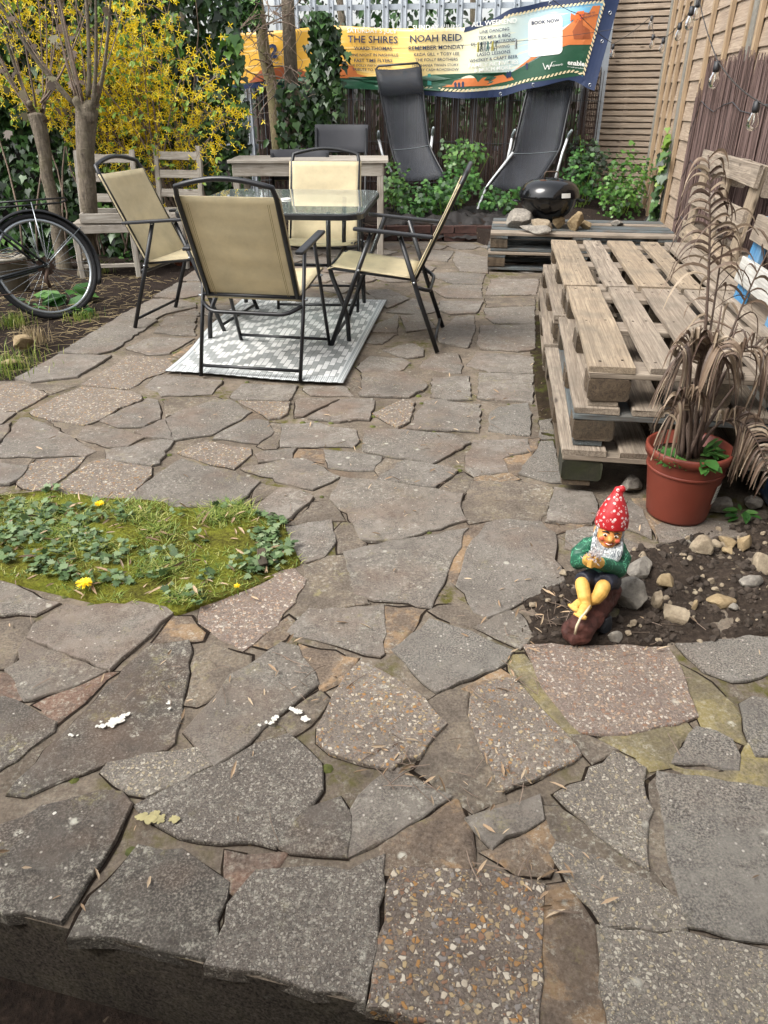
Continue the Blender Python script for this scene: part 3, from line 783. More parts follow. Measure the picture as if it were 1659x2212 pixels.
def plank(L, w_, h, seed=0):
    """a board along local x with a worn, slightly uneven outline, shared between alike boards"""
    key = (round(L, 3), round(w_, 3), round(h, 3), seed)
    if key in PL: return PL[key]
    rr = random.Random(hash(key) & 0xffff); n = 6; vs_, fs = [], []; c = min(w_, h) * .12
    sec = [(-w_ / 2 + c, -h / 2), (w_ / 2 - c, -h / 2), (w_ / 2, -h / 2 + c), (w_ / 2, h / 2 - c), (w_ / 2 - c, h / 2), (-w_ / 2 + c, h / 2), (-w_ / 2, h / 2 - c), (-w_ / 2, -h / 2 + c)]
    for i in range(n + 1):
        x = -L / 2 + L * i / n; dy, dz = rr.uniform(-.0025, .0025), rr.uniform(-.001, .001)
        for y, z in sec: vs_.append((x + (rr.uniform(-.003, .003) if i in (0, n) else 0), y + dy + rr.uniform(-.001, .001), z + dz))
    for i in range(n):
        for j in range(8): fs.append((i * 8 + j, i * 8 + (j + 1) % 8, (i + 1) * 8 + (j + 1) % 8, (i + 1) * 8 + j))
    fs.append(tuple(range(7, -1, -1))); fs.append(tuple(n * 8 + j for j in range(8)))
    me = bpy.data.meshes.new('plank'); me.from_pydata(vs_, [], [tuple(reversed(f)) for f in fs]); me.update()
    bm = bmesh.new(); bm.from_mesh(me); bmesh.ops.recalc_face_normals(bm, faces=bm.faces); bm.to_mesh(me); bm.free()
    PL[key] = me; return me
def board(name, parent, a, b_, w_, h, mat, up=(0, 0, 1), seed=None):
    """a plank object from a to b (centres of its ends) with its own grain direction"""
    a, b_ = Vector(a), Vector(b_); d = b_ - a; L = d.length; x = d.normalized(); u = Vector(up); y = u.cross(x)
    if y.length < 1e-5: y = Vector((0, 1, 0))
    y.normalize(); z = x.cross(y)
    me = plank(L, w_, h, R.randrange(3) if seed is None else seed)
    if not me.materials: me.materials.append(None)
    o = bpy.data.objects.new(name, me); COL.objects.link(o); o.parent = parent
    Mx = Matrix((x, y, z)).transposed().to_4x4(); Mx.translation = (a + b_) / 2
    o.matrix_basis = Mx; s = o.material_slots[0]; s.link = 'OBJECT'; s.material = mat; return o
M_NAIL = plain('nail', '3a2d25', .6, .5)
NAIL = MB().lathe([(.0, 0), (.005, 0), (.005, .0012), (0, .0016)], 8).mesh('nail', M_NAIL)
def pallet(name, label, loc, rz, L=1.24, W=.84, mats=None, wd=None, nails=True, group='timber pallets', tilt=None, cat='pallet'):
    m = dict(deck=M_PAL, str=M_PAL, blk=M_BLOCK, bot=M_PAL)
    if mats: m.update(mats)
    t = thing(name, label, cat, loc, rz, group)
    if tilt: t.rotation_euler = tilt
    k = W / .8; wd = wd or [.145 * k, .1 * k, .145 * k, .1 * k, .145 * k]; g = (W - sum(wd)) / 4; x = -W / 2
    for i, w_ in enumerate(wd):
        xc = x + w_ / 2; x += w_ + g; j = R.uniform(-.008, .008)
        board('deck_board', t, (xc, j, .133), (xc + R.uniform(-.004, .004), L + j, .133), w_, .022, m['deck'] if not isinstance(m['deck'], list) else m['deck'][i % len(m['deck'])])
        if nails:
            for y in (.07, L / 2, L - .07):
                for dx in (-.25, .25):
                    nl = bpy.data.objects.new('nail', NAIL); COL.objects.link(nl); nl.parent = t; nl.location = (xc + dx * w_, y + R.uniform(-.02, .02), .1442)
    for y in (.0725, L / 2, L - .0725):
        board('stringer', t, (-W / 2 + .003, y, .111), (W / 2 - .003, y, .111), .14, .021, m['str'])
        for q, xx in enumerate((-W / 2 + .074, 0, W / 2 - .074)):
            bm_ = m['blk'][0] if isinstance(m['blk'], list) and y < .1 else (m['blk'] if not isinstance(m['blk'], list) else m['blk'][1])
            board('block', t, (xx, y - .068, .0615), (xx, y + .068, .0615), .1 if q == 1 else .14, .077, bm_)
    for xx in (-W / 2 + .06, 0, W / 2 - .06): board('bottom_board', t, (xx, .01, .0115), (xx, L - .01, .0115), .1, .021, m['bot'])
    return t
PZ = .1455
def pal_at(x, y, z, rz=YAW, W=.84):           # front-left corner -> origin at the middle of the front edge
    return (x + math.cos(rz) * W / 2, y + math.sin(rz) * W / 2, z)
DK = [M_PAL2, M_PAL, M_PAL, M_PAL, M_PAL]
pallet('pallet', 'topmost front pallet of the big stack, its near end beside the dead palm', pal_at(.690, 2.41, 2 * PZ + .03), YAW, L=1.22, mats=dict(deck=DK), group='pallets in the big stack')
pallet('pallet', 'topmost back pallet of the big stack, behind the front one', pal_at(.868, 3.655, 2 * PZ + .03), YAW, L=1.30, mats=dict(deck=[M_PAL2, M_PAL, M_PAL2]), group='pallets in the big stack')
pallet('pallet', 'middle front pallet of the big stack with a blue painted edge', pal_at(.655, 2.40, PZ + .03), YAW - rad(.6), L=1.22, mats=dict(str=M_BLUE, bot=M_BLUE), nails=False, group='pallets in the big stack')
pallet('pallet', 'middle back pallet of the big stack', pal_at(.835, 3.655, PZ + .03), YAW + rad(.5), L=1.28, nails=False, group='pallets in the big stack')
pallet('pallet', 'lowest front pallet of the big stack with a green mossy corner block', pal_at(.628, 2.385, .03), YAW + rad(.4), L=1.22, mats=dict(blk=[M_MOSSB, M_BLOCK], bot=M_BLOCK), nails=False, group='pallets in the big stack')
pallet('pallet', 'lowest back pallet of the big stack', pal_at(.80, 3.65, .03), YAW - rad(.8), L=1.28, nails=False, group='pallets in the big stack')
for o in bpy.data.objects:                      # the lowest blocks carry down to the paving
    if o.name.startswith('bottom_board') and o.parent and abs(o.parent.location.z - .03) < 1e-4: o.location.z -= .0
tr_ = MB()
# low painted pallets under the barbecue
PB = YAW - rad(90)
def pal_b(z, dz, lab):
    return pallet('pallet', lab, (.905 + dz, 6.72 + .0, z), PB + rad(180) if False else rad(-90) + YAW, L=1.45, W=.84, mats=dict(deck=[M_BLUE, M_PAL, M_BLUE], str=M_BLUE, blk=M_BLOCK, bot=M_BLUE), nails=False, group='blue painted pallets under the barbecue')
pal_b(.012, 0, 'lower of the two worn blue pallets under the kettle barbecue')
pal_b(.012 + PZ, .012, 'upper of the two worn blue pallets, carrying the kettle barbecue')
# ================================================================= back boundary
def pal_y(x): return 9.40 - .149 * x            # line of the steel palisade
M_GALV = plain('galvanised_steel', 'a9b0b7', .5, .35, .1, 18, .08)
M_BRICK = plain('brick', '46302a', .9, 0, .3, 45, .5, .004)
BRK = []
for i in range(3):
    b = MB().box((-.105, -.05, -.0325), (.105, .05, .0325)); rr = random.Random(i)
    b.v = [(x + rr.uniform(-.006, .006), y + rr.uniform(-.006, .006), z + rr.uniform(-.004, .004)) for x, y, z in b.v]
    BRK.append(b.mesh('brick', M_BRICK))
edge = thing('brick_edging', 'low dark red brick edging holding back the planting bed behind the patio', 'edging', (0, 7.84, 0))
for c in range(2):
    for i in range(12):
        o = bpy.data.objects.new('brick', R.choice(BRK)); COL.objects.link(o); o.parent = edge
        o.location = (-1.55 + i * .225 + (.11 if c else 0), R.uniform(-.008, .008), .033 + c * .07); o.rotation_euler = (0, 0, R.uniform(-.05, .05))
# steel palisade
pf = thing('palisade_fence', 'galvanised steel palisade fence with tall pales behind the banner', 'fence', (0, 0, 0))
def pale_mesh():
    b = MB(); sec = [(-.036, .0), (-.024, -.014), (-.008, -.004), (.008, -.004), (.024, -.014), (.036, .0), (.030, .004), (.010, 0), (-.010, 0), (-.030, .004)]
    n = len(sec); b.add([(x, y, z) for z in (0, 2.4) for x, y in sec], [(i, (i + 1) % n, n + (i + 1) % n, n + i) for i in range(n)] + [tuple(range(n))[::-1], tuple(n + i for i in range(n))])
    return b.mesh('pale', M_GALV)
PALE = pale_mesh(); x = -1.72
while x < 2.3:
    o = bpy.data.objects.new('pale', PALE); COL.objects.link(o); o.parent = pf; o.location = (x, pal_y(x), .1); o.rotation_euler = (0, 0, YAW); x += .193
for z in (.75, 2.08): MB().bar((-1.9, pal_y(-1.9) + .028, z), (2.36, pal_y(2.36) + .028, z), .012, .05).build('rail', M_GALV, pf)
for z in (.75, 2.08): pass
for xx in (-1.62, 2.33): MB().bar((xx, pal_y(xx) + .09, 0), (xx, pal_y(xx) + .09, 2.5), .06, .05, (0, 1, 0)).build('post', M_GALV, pf)
M_NUT = plain('bolt', '4a4e52', .5, .6)
x = -1.72; BOLT = MB().lathe([(.009, 0), (.009, .006), (.0, .009)], 8, Matrix.Rotation(rad(90), 4, 'X')).mesh('bolt', M_NUT)
while x < 2.3:
    o = bpy.data.objects.new('bolt', BOLT); COL.objects.link(o); o.parent = pf; o.location = (x, pal_y(x) - .005, 2.08); x += .193
# reed screening tied to the palisade
def reed_mat(name, cs):
    a = NM(name); g = a.n('NewGeometry'); c = a.ramp(g.outputs['Random Per Island'], [(i / (len(cs) - 1), x) for i, x in enumerate(cs)]); n = a.noise(a.coords((30, 30, 4)), 3)
    a.val('Base Color', a.mix(.35, c, a.ramp(n, [(.3, cs[0]), (.7, cs[-1])]))).val('Roughness', .8); return a.m
M_REED = reed_mat('reed_dark', ['1d1512', '2f211b', '43302a', '59443a'])
M_WILLOW = reed_mat('willow_stick', ['2b1f1b', '4a362f', '64504a', '7a6560'])
def reeds(name, label, p0, p1, z0f, z1f, n, r, mat, lean=.01, ragged=.03):
    t = thing(name, label, 'screen'); b = MB(); p0, p1 = Vector(p0), Vector(p1); d = (p1 - p0)
    for i in range(n):
        t_ = (i + R.uniform(-.4, .4)) / n; q = p0 + d * t_; off = R.uniform(-.012, .012)
        z0, z1 = z0f(t_), z1f(t_) + R.uniform(-ragged, ragged); l1 = R.uniform(-lean, lean)
        nrm = Vector((d.y, -d.x, 0)).normalized()
        a = q + nrm * off; a.z = z0; m = a + d.normalized() * l1 * .5; m.z = (z0 + z1) / 2; c = a + d.normalized() * l1; c.z = z1
        b.tube([a, m, c], [r, r, r * .6], 4, cap=False)
    b.build('sticks', mat, t)['kind'] = 'stuff'
    for k in (.2, .5, .8):
        MB().tube([p0 + d * (i / 14) + Vector((0, 0, z0f(i / 14) + (z1f(i / 14) - z0f(i / 14)) * k + .01 * math.sin(i * 1.7))) + Vector((d.y, -d.x, 0)).normalized() * .016 for i in range(15)], .0025, 4).build('tie_wire', M_NUT, t)
    return t
reeds('reed_screen', 'dark brown reed screening tied along the steel fence below the banner', (-1.45, pal_y(-1.45) - .05, 0), (2.3, pal_y(2.3) - .05, 0), lambda t: .12, lambda t: 1.50 - .0 * t, 620, .0036, M_REED)

# ---------------------------------------------------------------- banner
def ban_y(x): return pal_y(0) - .13 - .149 * ((x - 829.5) / 1605 * 8.6)
def bp3(x, y, off=0.0):
    Y = ban_y(x) - .05 * math.sin(x * .013 + 1) - .02 * math.sin(x * .041 + y * .02) - .30 * max(0, min(1, (x - 1060) / 200)) - off
    return V(x, y, Y)
def interp(pts, x):
    for a, b in zip(pts, pts[1:]):
        if x <= b[0]:
            t = (x - a[0]) / (b[0] - a[0]); t = t * t * (3 - 2 * t) * .5 + t * .5; return a[1] + (b[1] - a[1]) * t
    return pts[-1][1]
BT = [(498, 72), (600, 66), (715, 55), (850, 62), (1000, 60), (1060, 42), (1110, 17), (1200, 0), (1342, -14)]
BB = [(498, 195), (620, 182), (720, 168), (820, 184), (900, 204), (1000, 213), (1075, 210), (1150, 190), (1232, 172), (1284, 196), (1300, 196)]
def bx_(u, v): return 498 + u * (1284 + (1342 - 1284) * v - 498)
def buv(u, v):
    x = bx_(u, v); t = interp(BT, 498 + u * 844); q = interp(BB, 498 + u * 786)
    return x, q + (t - q) * v
def banmat():
    a = NM('banner_print'); v = a.coords(src='UV'); sep = a.n('SeparateXYZ'); a.l(v, sep.inputs[0])
    c = a.ramp(sep.outputs[0], [(0, 'd9a53a'), (.3, 'e3b04a'), (.48, 'e8c878'), (.62, 'dcd8b8'), (.78, 'bcd3d6'), (.92, '6fb0d2')])
    n = a.noise(a.coords((7, 16, 1), src='UV'), 1.3, 5, .6); c = a.mix(a.ramp(n, [(.56, 0.0), (.6, .45)]), c, 'f0dfae')
    a.val('Base Color', c).val('Roughness', .38); return a.m
ban = thing('banner', 'wrinkled printed festival banner strung along the steel fence', 'banner')
NU, NV = 150, 16; b = MB(); uvs = []; 
for j in range(NV + 1):
    for i in range(NU + 1):
        x, y = buv(i / NU, j / NV); b.v.append(tuple(bp3(x, y))); uvs.append((i / NU, j / NV))
b.f = [(j * (NU + 1) + i, j * (NU + 1) + i + 1, (j + 1) * (NU + 1) + i + 1, (j + 1) * (NU + 1) + i) for j in range(NV) for i in range(NU)]; b.m = [0] * len(b.f)
cl = b.build('cloth', banmat(), ban, True); ul = cl.data.uv_layers.new(name='uv')
for lp in cl.data.loops: ul.data[lp.index].uv = uvs[lp.vertex_index]
sl = cl.modifiers.new('thickness', 'SOLIDIFY'); sl.thickness = .0015; sl.offset = -1
def ink(name, c): return plain(name, c, .4, 0, .04, 20, 0)
M_NAVY = ink('print_navy', '22304f'); M_WHT = ink('print_white', 'e6e6e0'); M_GRN = ink('print_green', '27503b'); M_ORG = ink('print_orange', 'c9743f'); M_ORD = ink('print_rust', '9c5433'); M_CRM = ink('print_cream', 'd9c9a2'); M_TEAL = ink('print_teal', '3f8f84'); M_LOGO = ink('print_logo_orange', 'e0662a'); M_CLOUD = ink('print_cloud', 'cfe0e4')
def patch(name, poly, mat, off, parent=ban, n=6):
    """a flat printed shape, draped on the banner (outline in picture pixels)"""
    bm = bmesh.new(); vs_ = []
    for i in range(len(poly)):
        a, c = poly[i], poly[(i + 1) % len(poly)]; k = max(1, int(math.dist(a, c) / 9))
        for q in range(k): vs_.append(bm.verts.new((a[0] + (c[0] - a[0]) * q / k, a[1] + (c[1] - a[1]) * q / k, 0)))
    f = bm.faces.new(vs_); bmesh.ops.triangulate(bm, faces=[f])
    for _ in range(2): bmesh.ops.subdivide_edges(bm, edges=[e for e in bm.edges if e.calc_length() > 12], cuts=1); bmesh.ops.triangulate(bm, faces=bm.faces)
    for q in bm.verts: q.co = bp3(q.co.x, q.co.y, off)
    me = bpy.data.meshes.new(name); bm.to_mesh(me); bm.free(); me.materials.append(mat)
    o = bpy.data.objects.new(name, me); COL.objects.link(o); o.parent = parent; return o
def band(name, u0, u1, v0, v1, mat, off, nu=60, nv=3, skip=None):
    b = MB()
    for j in range(nv + 1):
        for i in range(nu + 1):
            x, y = buv(u0 + (u1 - u0) * i / nu, v0 + (v1 - v0) * j / nv); b.v.append(tuple(bp3(x, y, off)))
    b.f = [(j * (nu + 1) + i, j * (nu + 1) + i + 1, (j + 1) * (nu + 1) + i + 1, (j + 1) * (nu + 1) + i) for j in range(nv) for i in range(nu)]; b.m = [0] * len(b.f)
    return b.build(name, mat, ban)
# landscape along the foot, sky side
def pv(pts): return [buv(u, v) for u, v in pts]
patch('ground_print', pv([(.0, .1), (.2, .1), (.35, .09), (.5, .09), (.6, .12), (.7, .16), (.78, .28), (.86, .42), (.93, .45), (.962, .44), (.962, .1), (.8, .08), (.6, .08), (.3, .07), (0, .07)]), M_GRN, .004)
for pts in ([(.2, .1), (.26, .2), (.29, .2), (.3, .27), (.33, .27), (.345, .14), (.4, .1)], [(.55, .12), (.57, .17), (.6, .18), (.605, .24), (.63, .27), (.66, .26), (.67, .2), (.68, .25), (.695, .25), (.70, .2), (.715, .27), (.73, .27), (.74, .19), (.76, .21), (.77, .16), (.7, .14)]): patch('mesa', pv(pts), M_ORG, .006)
patch('mesa', pv([(.76, .26), (.8, .36), (.86, .42), (.885, .52), (.9, .7), (.915, .82), (.93, .8), (.935, .88), (.955, .88), (.96, .44), (.9, .44), (.84, .4)]), M_ORG, .006)
patch('mesa_shade', pv([(.90, .6), (.915, .8), (.922, .66), (.945, .6), (.955, .5), (.91, .5)]), M_ORD, .008)
patch('mesa', pv([(.05, .1), (.08, .3), (.16, .34), (.2, .2), (.24, .1)]), M_ORD, .006)
patch('cloud', pv([(.84, .55), (.86, .64), (.885, .7), (.9, .66), (.905, .55), (.87, .5)]), M_CLOUD, .005)
for u, v in ((.612, .13), (.622, .13), (.632, .14), (.75, .2), (.757, .2), (.80, .24)):
    x, y = buv(u, v); patch('figure_print', [(x - 2, y), (x - 2.6, y - 9), (x - 3, y - 11), (x, y - 15), (x + 3, y - 11), (x + 2.6, y - 9), (x + 2, y)], M_NAVY, .009)
for u in (.54, .475): x, y = buv(u, .15); patch('tower_print', [(x - 4, y), (x - 3, y - 24), (x + 3, y - 25), (x + 5, y)], M_TEAL, .008)
band('border', 0, .962, 0, .085, M_NAVY, .003); band('border', 0.6, .962, .93, 1, M_NAVY, .003)
band('border', .962, 1, 0, 1, M_NAVY, .003, 4, 14)
def rope(path):
    for k, ((x, y), (x2, y2)) in enumerate(zip(path, path[1:])):
        dx, dy = x2 - x, y2 - y; L = math.hypot(dx, dy); nx, ny = -dy / L, dx / L
        patch('rope_strand', [(x + nx * 2.6 - dx * .1, y + ny * 2.6 - dy * .1), (x + dx * .5 + nx * 3, y + dy * .5 + ny * 3), (x + dx * 1.1 - nx * 2.6, y + dy * 1.1 - ny * 2.6), (x + dx * .6 - nx * 3, y + dy * .6 - ny * 3)], M_CRM, .010)
rope([buv(.45 + .51 * i / 46, .105) for i in range(47)]); rope([buv(.70 + .26 * i / 26, .925) for i in range(27)]); rope([buv(.962, .1 + .82 * i / 18) for i in range(19)])
M_EYE = plain('eyelet', 'b8bcc0', .3, .8)
for u, v in ((.74, .035), (.83, .035), (.985, .04), (.985, .5), (.985, .8), (.82, .97), (.9, .97)):
    x, y = buv(u, v); p = bp3(x, y, .004); MB().tube([p + Vector((.014 * math.cos(a * .785), 0, .014 * math.sin(a * .785))) for a in range(8)], .004, 6, closed=True).build('eyelet', M_EYE, ban, True)
# lettering
def lettering(txt, cx, cy, wpx, mat, slope=0, bold=.012, off=.012, hmax=None, shear=0, parent=ban):
    cu = bpy.data.curves.new('txt', 'FONT'); cu.body = txt; cu.align_x = 'CENTER'; cu.align_y = 'CENTER'; cu.offset = bold; cu.resolution_u = 2; cu.shear = shear
    to = bpy.data.objects.new('txt', cu); COL.objects.link(to); bpy.context.view_layer.update()
    me = bpy.data.meshes.new_from_object(to.evaluated_get(bpy.context.evaluated_depsgraph_get())); bpy.data.objects.remove(to)
    xs = [q.co.x for q in me.vertices]
    if not xs: return
    s = wpx / (max(xs) - min(xs)); sy = s if hmax is None else hmax
    for q in me.vertices:
        px, py = cx + q.co.x * s, cy - q.co.y * sy + slope * q.co.x * s; q.co = bp3(px, py, off)
    me.materials.clear(); me.materials.append(mat); o = bpy.data.objects.new('lettering', me); COL.objects.link(o); o.parent = parent; return o
for a in [('SATURDAY 5 JULY', 803, 67, 108, M_WHT, .02), ('THE SHIRES', 805, 86, 108, M_NAVY, .02), ('WARD THOMAS', 806, 105, 82, M_NAVY, .01), ('ONE NIGHT IN NASHVILLE', 808, 119, 104, M_NAVY, 0), ('FAST TIME FLYERS', 806, 131, 82, M_NAVY, 0), ('THE DOLLY PARTON STORY', 800, 142, 92, M_NAVY, .03), ('TRIBUTE TO TAYLOR', 800, 151, 78, M_NAVY, .03),
          ('SUNDAY 6 JULY', 942, 59, 102, M_WHT, -.02), ('NOAH REID', 941, 83, 112, M_NAVY, -.03), ('REMEMBER MONDAY', 942, 103, 120, M_NAVY, -.03), ('KEZIA GILL + TOBY LEE', 943, 117, 98, M_NAVY, -.02), ('THE FOLLY BROTHERS', 943, 129, 92, M_NAVY, -.02), ('THE SHANIA TWAIN STORY', 940, 141, 102, M_NAVY, -.02), ('JOHNNY CASH ROADSHOW', 938, 151, 106, M_NAVY, -.02),
          ('ALL WEEKEND', 1068, 49, 98, M_WHT, -.1), ('LINE DANCING', 1068, 66, 64, M_NAVY, -.11), ('TEX MEX & BBQ', 1068, 79, 70, M_NAVY, -.11), ('DJ CHRIS ARMSTRONG', 1066, 91, 96, M_NAVY, -.11), ('AXE THROWING', 1066, 103, 70, M_NAVY, -.1), ('LASSO LESSONS', 1066, 115, 72, M_NAVY, -.1), ('WHISKEY & CRAFT BEER', 1066, 127, 104, M_NAVY, -.1), ('FAMILY ACTIVITIES', 1066, 138, 108, M_WHT, -.09), ('& MUCH MORE', 1064, 149, 80, M_WHT, -.09)]:
    lettering(*a)
def rr_px(cx, cy, w_, h, r, sl, n=4):
    return [(cx + x, cy - y + sl * x) for x, y in rrect(w_, h, r, n)]
patch('card', rr_px(1178, 78, 74, 84, 10, -.11), M_WHT, .008)
lettering('BOOK NOW', 1178, 47, 60, M_NAVY, -.11, .02, .012)
x, y = 1248, 37
patch('logo', [(x - 16, y + 10), (x - 15, y - 9), (x - 6, y - 4), (x - 1, y - 12), (x + 5, y - 6), (x + 14, y - 14), (x + 12, y - 2), (x + 6, y + 8), (x, y + 3), (x - 5, y + 12), (x - 10, y + 4)], M_LOGO, .010)
lettering('WELCOME TO', 1268, 30, 34, M_NAVY, -.2, .01, .013, None, .1); lettering('WANDSWORTH', 1272, 36, 40, M_NAVY, -.2, .01, .013, None, .1)
x, y = 1180, 142
for p, q in zip([(x - 8, y - 6), (x - 3, y + 8), (x + 2, y - 2), (x + 5, y + 8), (x + 12, y - 8)], [(x - 3, y + 8), (x + 2, y - 2), (x + 5, y + 8), (x + 12, y - 8), (x + 20, y - 10)]):
    patch('logo_line', [p, (p[0] + 1.5, p[1]), (q[0] + 1.5, q[1]), q], M_WHT, .011)
lettering('Wandsworth', 1198, 141, 36, M_WHT, -.12, .0, .012); lettering('enable.', 1246, 137, 40, M_WHT, .1, .03, .012); lettering('For health and wellbeing', 1244, 146, 36, M_WHT, .12, .0, .012)
lettering('2', 575, 128, 20, M_NAVY, 0, .04, .012, 40); lettering('2', 590, 112, 20, M_NAVY, 0, .04, .012, 40)

# ================================================================= right boundary
FX0 = Vector((2.685, 7.632, 0)); FD = Vector((math.sin(-YAW), math.cos(YAW), 0)); FN = Vector((-math.cos(YAW), math.sin(-YAW), 0))   # along the fence, and out of it towards the garden
FC = ['5c4d3f', '937f6b', 'ab9883', 'bfae9a']
M_FEN = wood('fence_board', FC, 1.0, .8, '7c7268', .35)
M_FEN2 = wood('fence_batten', ['6a5540', '8f7a60', 'a58e70', 'b8a284'], .8, .75)
M_POST = plain('concrete_post', '77736a', .9, 0, .18, 40, .5, .004)
def fp(s, z, out=0): return FX0 + FD * s + FN * out + Vector((0, 0, z))
def fence_panel(label, s0, s1, h, bats):
    t = thing('fence_panel', label, 'fence', group='timber panels of the right fence'); n = int((h - .16) / .152)
    for i in range(n):
        z = .16 + i * .152 + .076
        board('fence_board', t, fp(s0 + .01, z + R.uniform(-.003, .003), .0), fp(s1 - .01, z + R.uniform(-.003, .003), .0), .158, .018, M_FEN, up=FN + Vector((0, 0, .09)), seed=i % 3)
    for k in bats: s = s0 + (s1 - s0) * k; board('batten', t, fp(s, .02, .03), fp(s, h, .03), .045, .035, M_FEN2, up=FN)
    board('capping', t, fp(s0, h + .015, .01), fp(s1, h + .015, .01), .07, .025, M_FEN2)
    return t
def post(label, s, h, out=.0, w_=.1):
    o = bevel(MB().box((-w_ / 2, -w_ / 2, 0), (w_ / 2, w_ / 2, h)).build('concrete_post', M_POST), .008, 2); o.location = fp(s, -.1, out); o.rotation_euler = (0, 0, YAW); tag(o, label, 'post', 'concrete fence posts'); return o
def gravel_board(label, s0, s1):
    o = bevel(MB().bar(fp(s0, .06, 0), fp(s1, .06, 0), .04, .16).build('gravel_board', M_POST), .006); tag(o, label, 'gravel board', 'boards under the right fence'); return o
fence_panel('far timber fence panel between the two concrete posts on the right', -.02, 1.02, 2.22, (.03, .36, .66, .97))
post('nearer concrete fence post with ivy at its foot, right of the barbecue', -.07, 2.6)
post('far concrete post where the timber fence meets the slatted fence', 1.09, 2.45)
fence_panel('near timber fence panel behind the willow screen and leaning pallet', -1.97, -.12, 2.6, (.04, .33, .64, .97))
post('concrete fence post behind the willow screen', -2.03, 2.6)
fence_panel('nearest timber fence panel at the right edge of the picture', -3.95, -2.08, 2.6, (.04, .33, .64, .97))
fence_panel('timber fence panel beyond the right edge, nearest the house', -5.9, -4.02, 2.6, (.04, .5, .97))
gravel_board('concrete gravel board under the far timber panel', -.02, 1.02); gravel_board('concrete gravel board under the near timber panel', -1.97, -.12)
# slatted fence closing the back corner
t = thing('slatted_fence', 'open horizontal slat fence in the far right corner behind the string lights', 'fence')
q0, q1 = Vector((2.22, 9.34, 0)), Vector((3.02, 9.0, 0))
for i in range(40): z = .2 + i * .06; board('slat', t, q0 + Vector((0, 0, z)), q1 + Vector((0, 0, z)), .044, .018, M_FEN, up=(.3, -1, 0), seed=i % 3)
for i in range(40): z = .23 + i * .06; board('slat', t, q0 + Vector((.02, .07, z)), q1 + Vector((.02, .07, z)), .044, .018, M_FEN, up=(.3, -1, 0), seed=i % 3)
for k in (.03, .5, .97): p = q0.lerp(q1, k) + Vector((.01, .035, 0)); board('slat_post', t, p, p + Vector((0, 0, 2.65)), .05, .045, M_FEN, up=(0, -1, 0))
# willow screen on the near panels
reeds('willow_screen', 'ragged brown willow stick screen hung on the near timber fence panel', fp(-.95, 0, .075), fp(-4.2, 0, .075), lambda t: .12, lambda t: 1.46 + .03 * math.sin(t * 23) - .25 * max(0, 1 - t * 14), 520, .0045, M_WILLOW, .07, .05)
# leaning pallets
def lean_pallet(label, s, L, mats, out, z=0, ang=8, W=.98):
    t = pallet('pallet', label, (0, 0, 0), 0, L=L, W=W, mats=mats, nails=False, wd=[.105] * 5, group='pallets leaning on the right fence')
    # local y -> along the fence towards the camera, local x -> up, local z (deck) -> into the garden
    yv = -FD; xv = -(Vector((0, 0, 1)) * math.cos(rad(ang)) - FN * math.sin(rad(ang))).normalized(); zv = xv.cross(yv)
    Mx = Matrix((xv, yv, zv)).transposed().to_4x4(); Mx.translation = fp(s, z + W / 2 * math.cos(rad(ang)), out); t.matrix_basis = Mx; return t
lean_pallet('weathered grey pallet standing on edge against the willow screen', -2.45, 1.25, dict(deck=[M_PAL, M_PAL, M_PAL2], str=M_PAL2, blk=M_PAL, bot=M_PAL), .2, .0, 6, .95)
lean_pallet('white boarded pallet with bright blue edges at the right picture edge', -4.35, 1.1, dict(deck=[M_PAL, M_PALW], str=M_BLUES, blk=M_PAL, bot=M_PAL), .36, .0, 8, .8)
# rail lying along the back of the stack
o = board('timber_rail', None, (1.965, 5.03, .478), (1.74, 3.45, .478), .07, .05, M_PAL2); tag(o, 'pale timber rail lying along the far side of the pallet stack', 'rail')
# ================================================================= things in the back of the garden
def rockmesh(r, seed, sq=(1, 1, .8), n=1):
    rr = random.Random(seed); bm = bmesh.new(); bmesh.ops.create_icosphere(bm, subdivisions=3, radius=r)
    pl = [(Vector((rr.gauss(0, 1), rr.gauss(0, 1), rr.gauss(0, 1))).normalized(), r * rr.uniform(.42, .8)) for _ in range(10)]
    for v in bm.verts:
        for nrm, d in pl:
            k = v.co.dot(nrm) - d
            if k > 0: v.co -= nrm * k * .95
        v.co = Vector((v.co.x * sq[0], v.co.y * sq[1], v.co.z * sq[2])) * (1 + .07 * noise.noise(v.co / r * 1.7 + Vector((seed, 0, 0))) + .035 * noise.noise(v.co / r * 5 + Vector((0, seed, 0))))
    me = bpy.data.meshes.new('rock'); bm.to_mesh(me); bm.free(); return me
def rockmat(name, cs):
    a = NM(name); v = a.coords(rnd=True); n1 = a.noise(v, 60, 5, .7); n2 = a.noise(v, 14, 5, .65)
    c = a.mix(.5, a.ramp(n2, [(.3, cs[0]), (.52, cs[1]), (.7, cs[2])]), a.ramp(n1, [(.35, cs[0]), (.68, cs[2])])); a.val('Base Color', c).val('Roughness', .88); a.bump(a.mix(.5, n1, n2), .7, .006); return a.m
M_ROCK = rockmat('rock_sandy', ['655848', '8c7d68', 'a79a83']); M_ROCKG = rockmat('rock_grey', ['55504a', '7d776e', '9e978b']); M_ROCKY = rockmat('rock_yellow', ['6f5c40', '948060', 'ad9a78'])
def rock(label, p, r, seed, sq=(1, 1, .8), mat=None, rz=0, group='stones', name='stone'):
    me = rockmesh(r, seed, sq); me.materials.append(mat or M_ROCK); o = bpy.data.objects.new(name, me); COL.objects.link(o)
    zmin = min(v.co.z for v in me.vertices); o.location = (p[0], p[1], p[2] - zmin - r * .06); o.rotation_euler = (0, 0, rz); tag(o, label, 'stone', group); return o
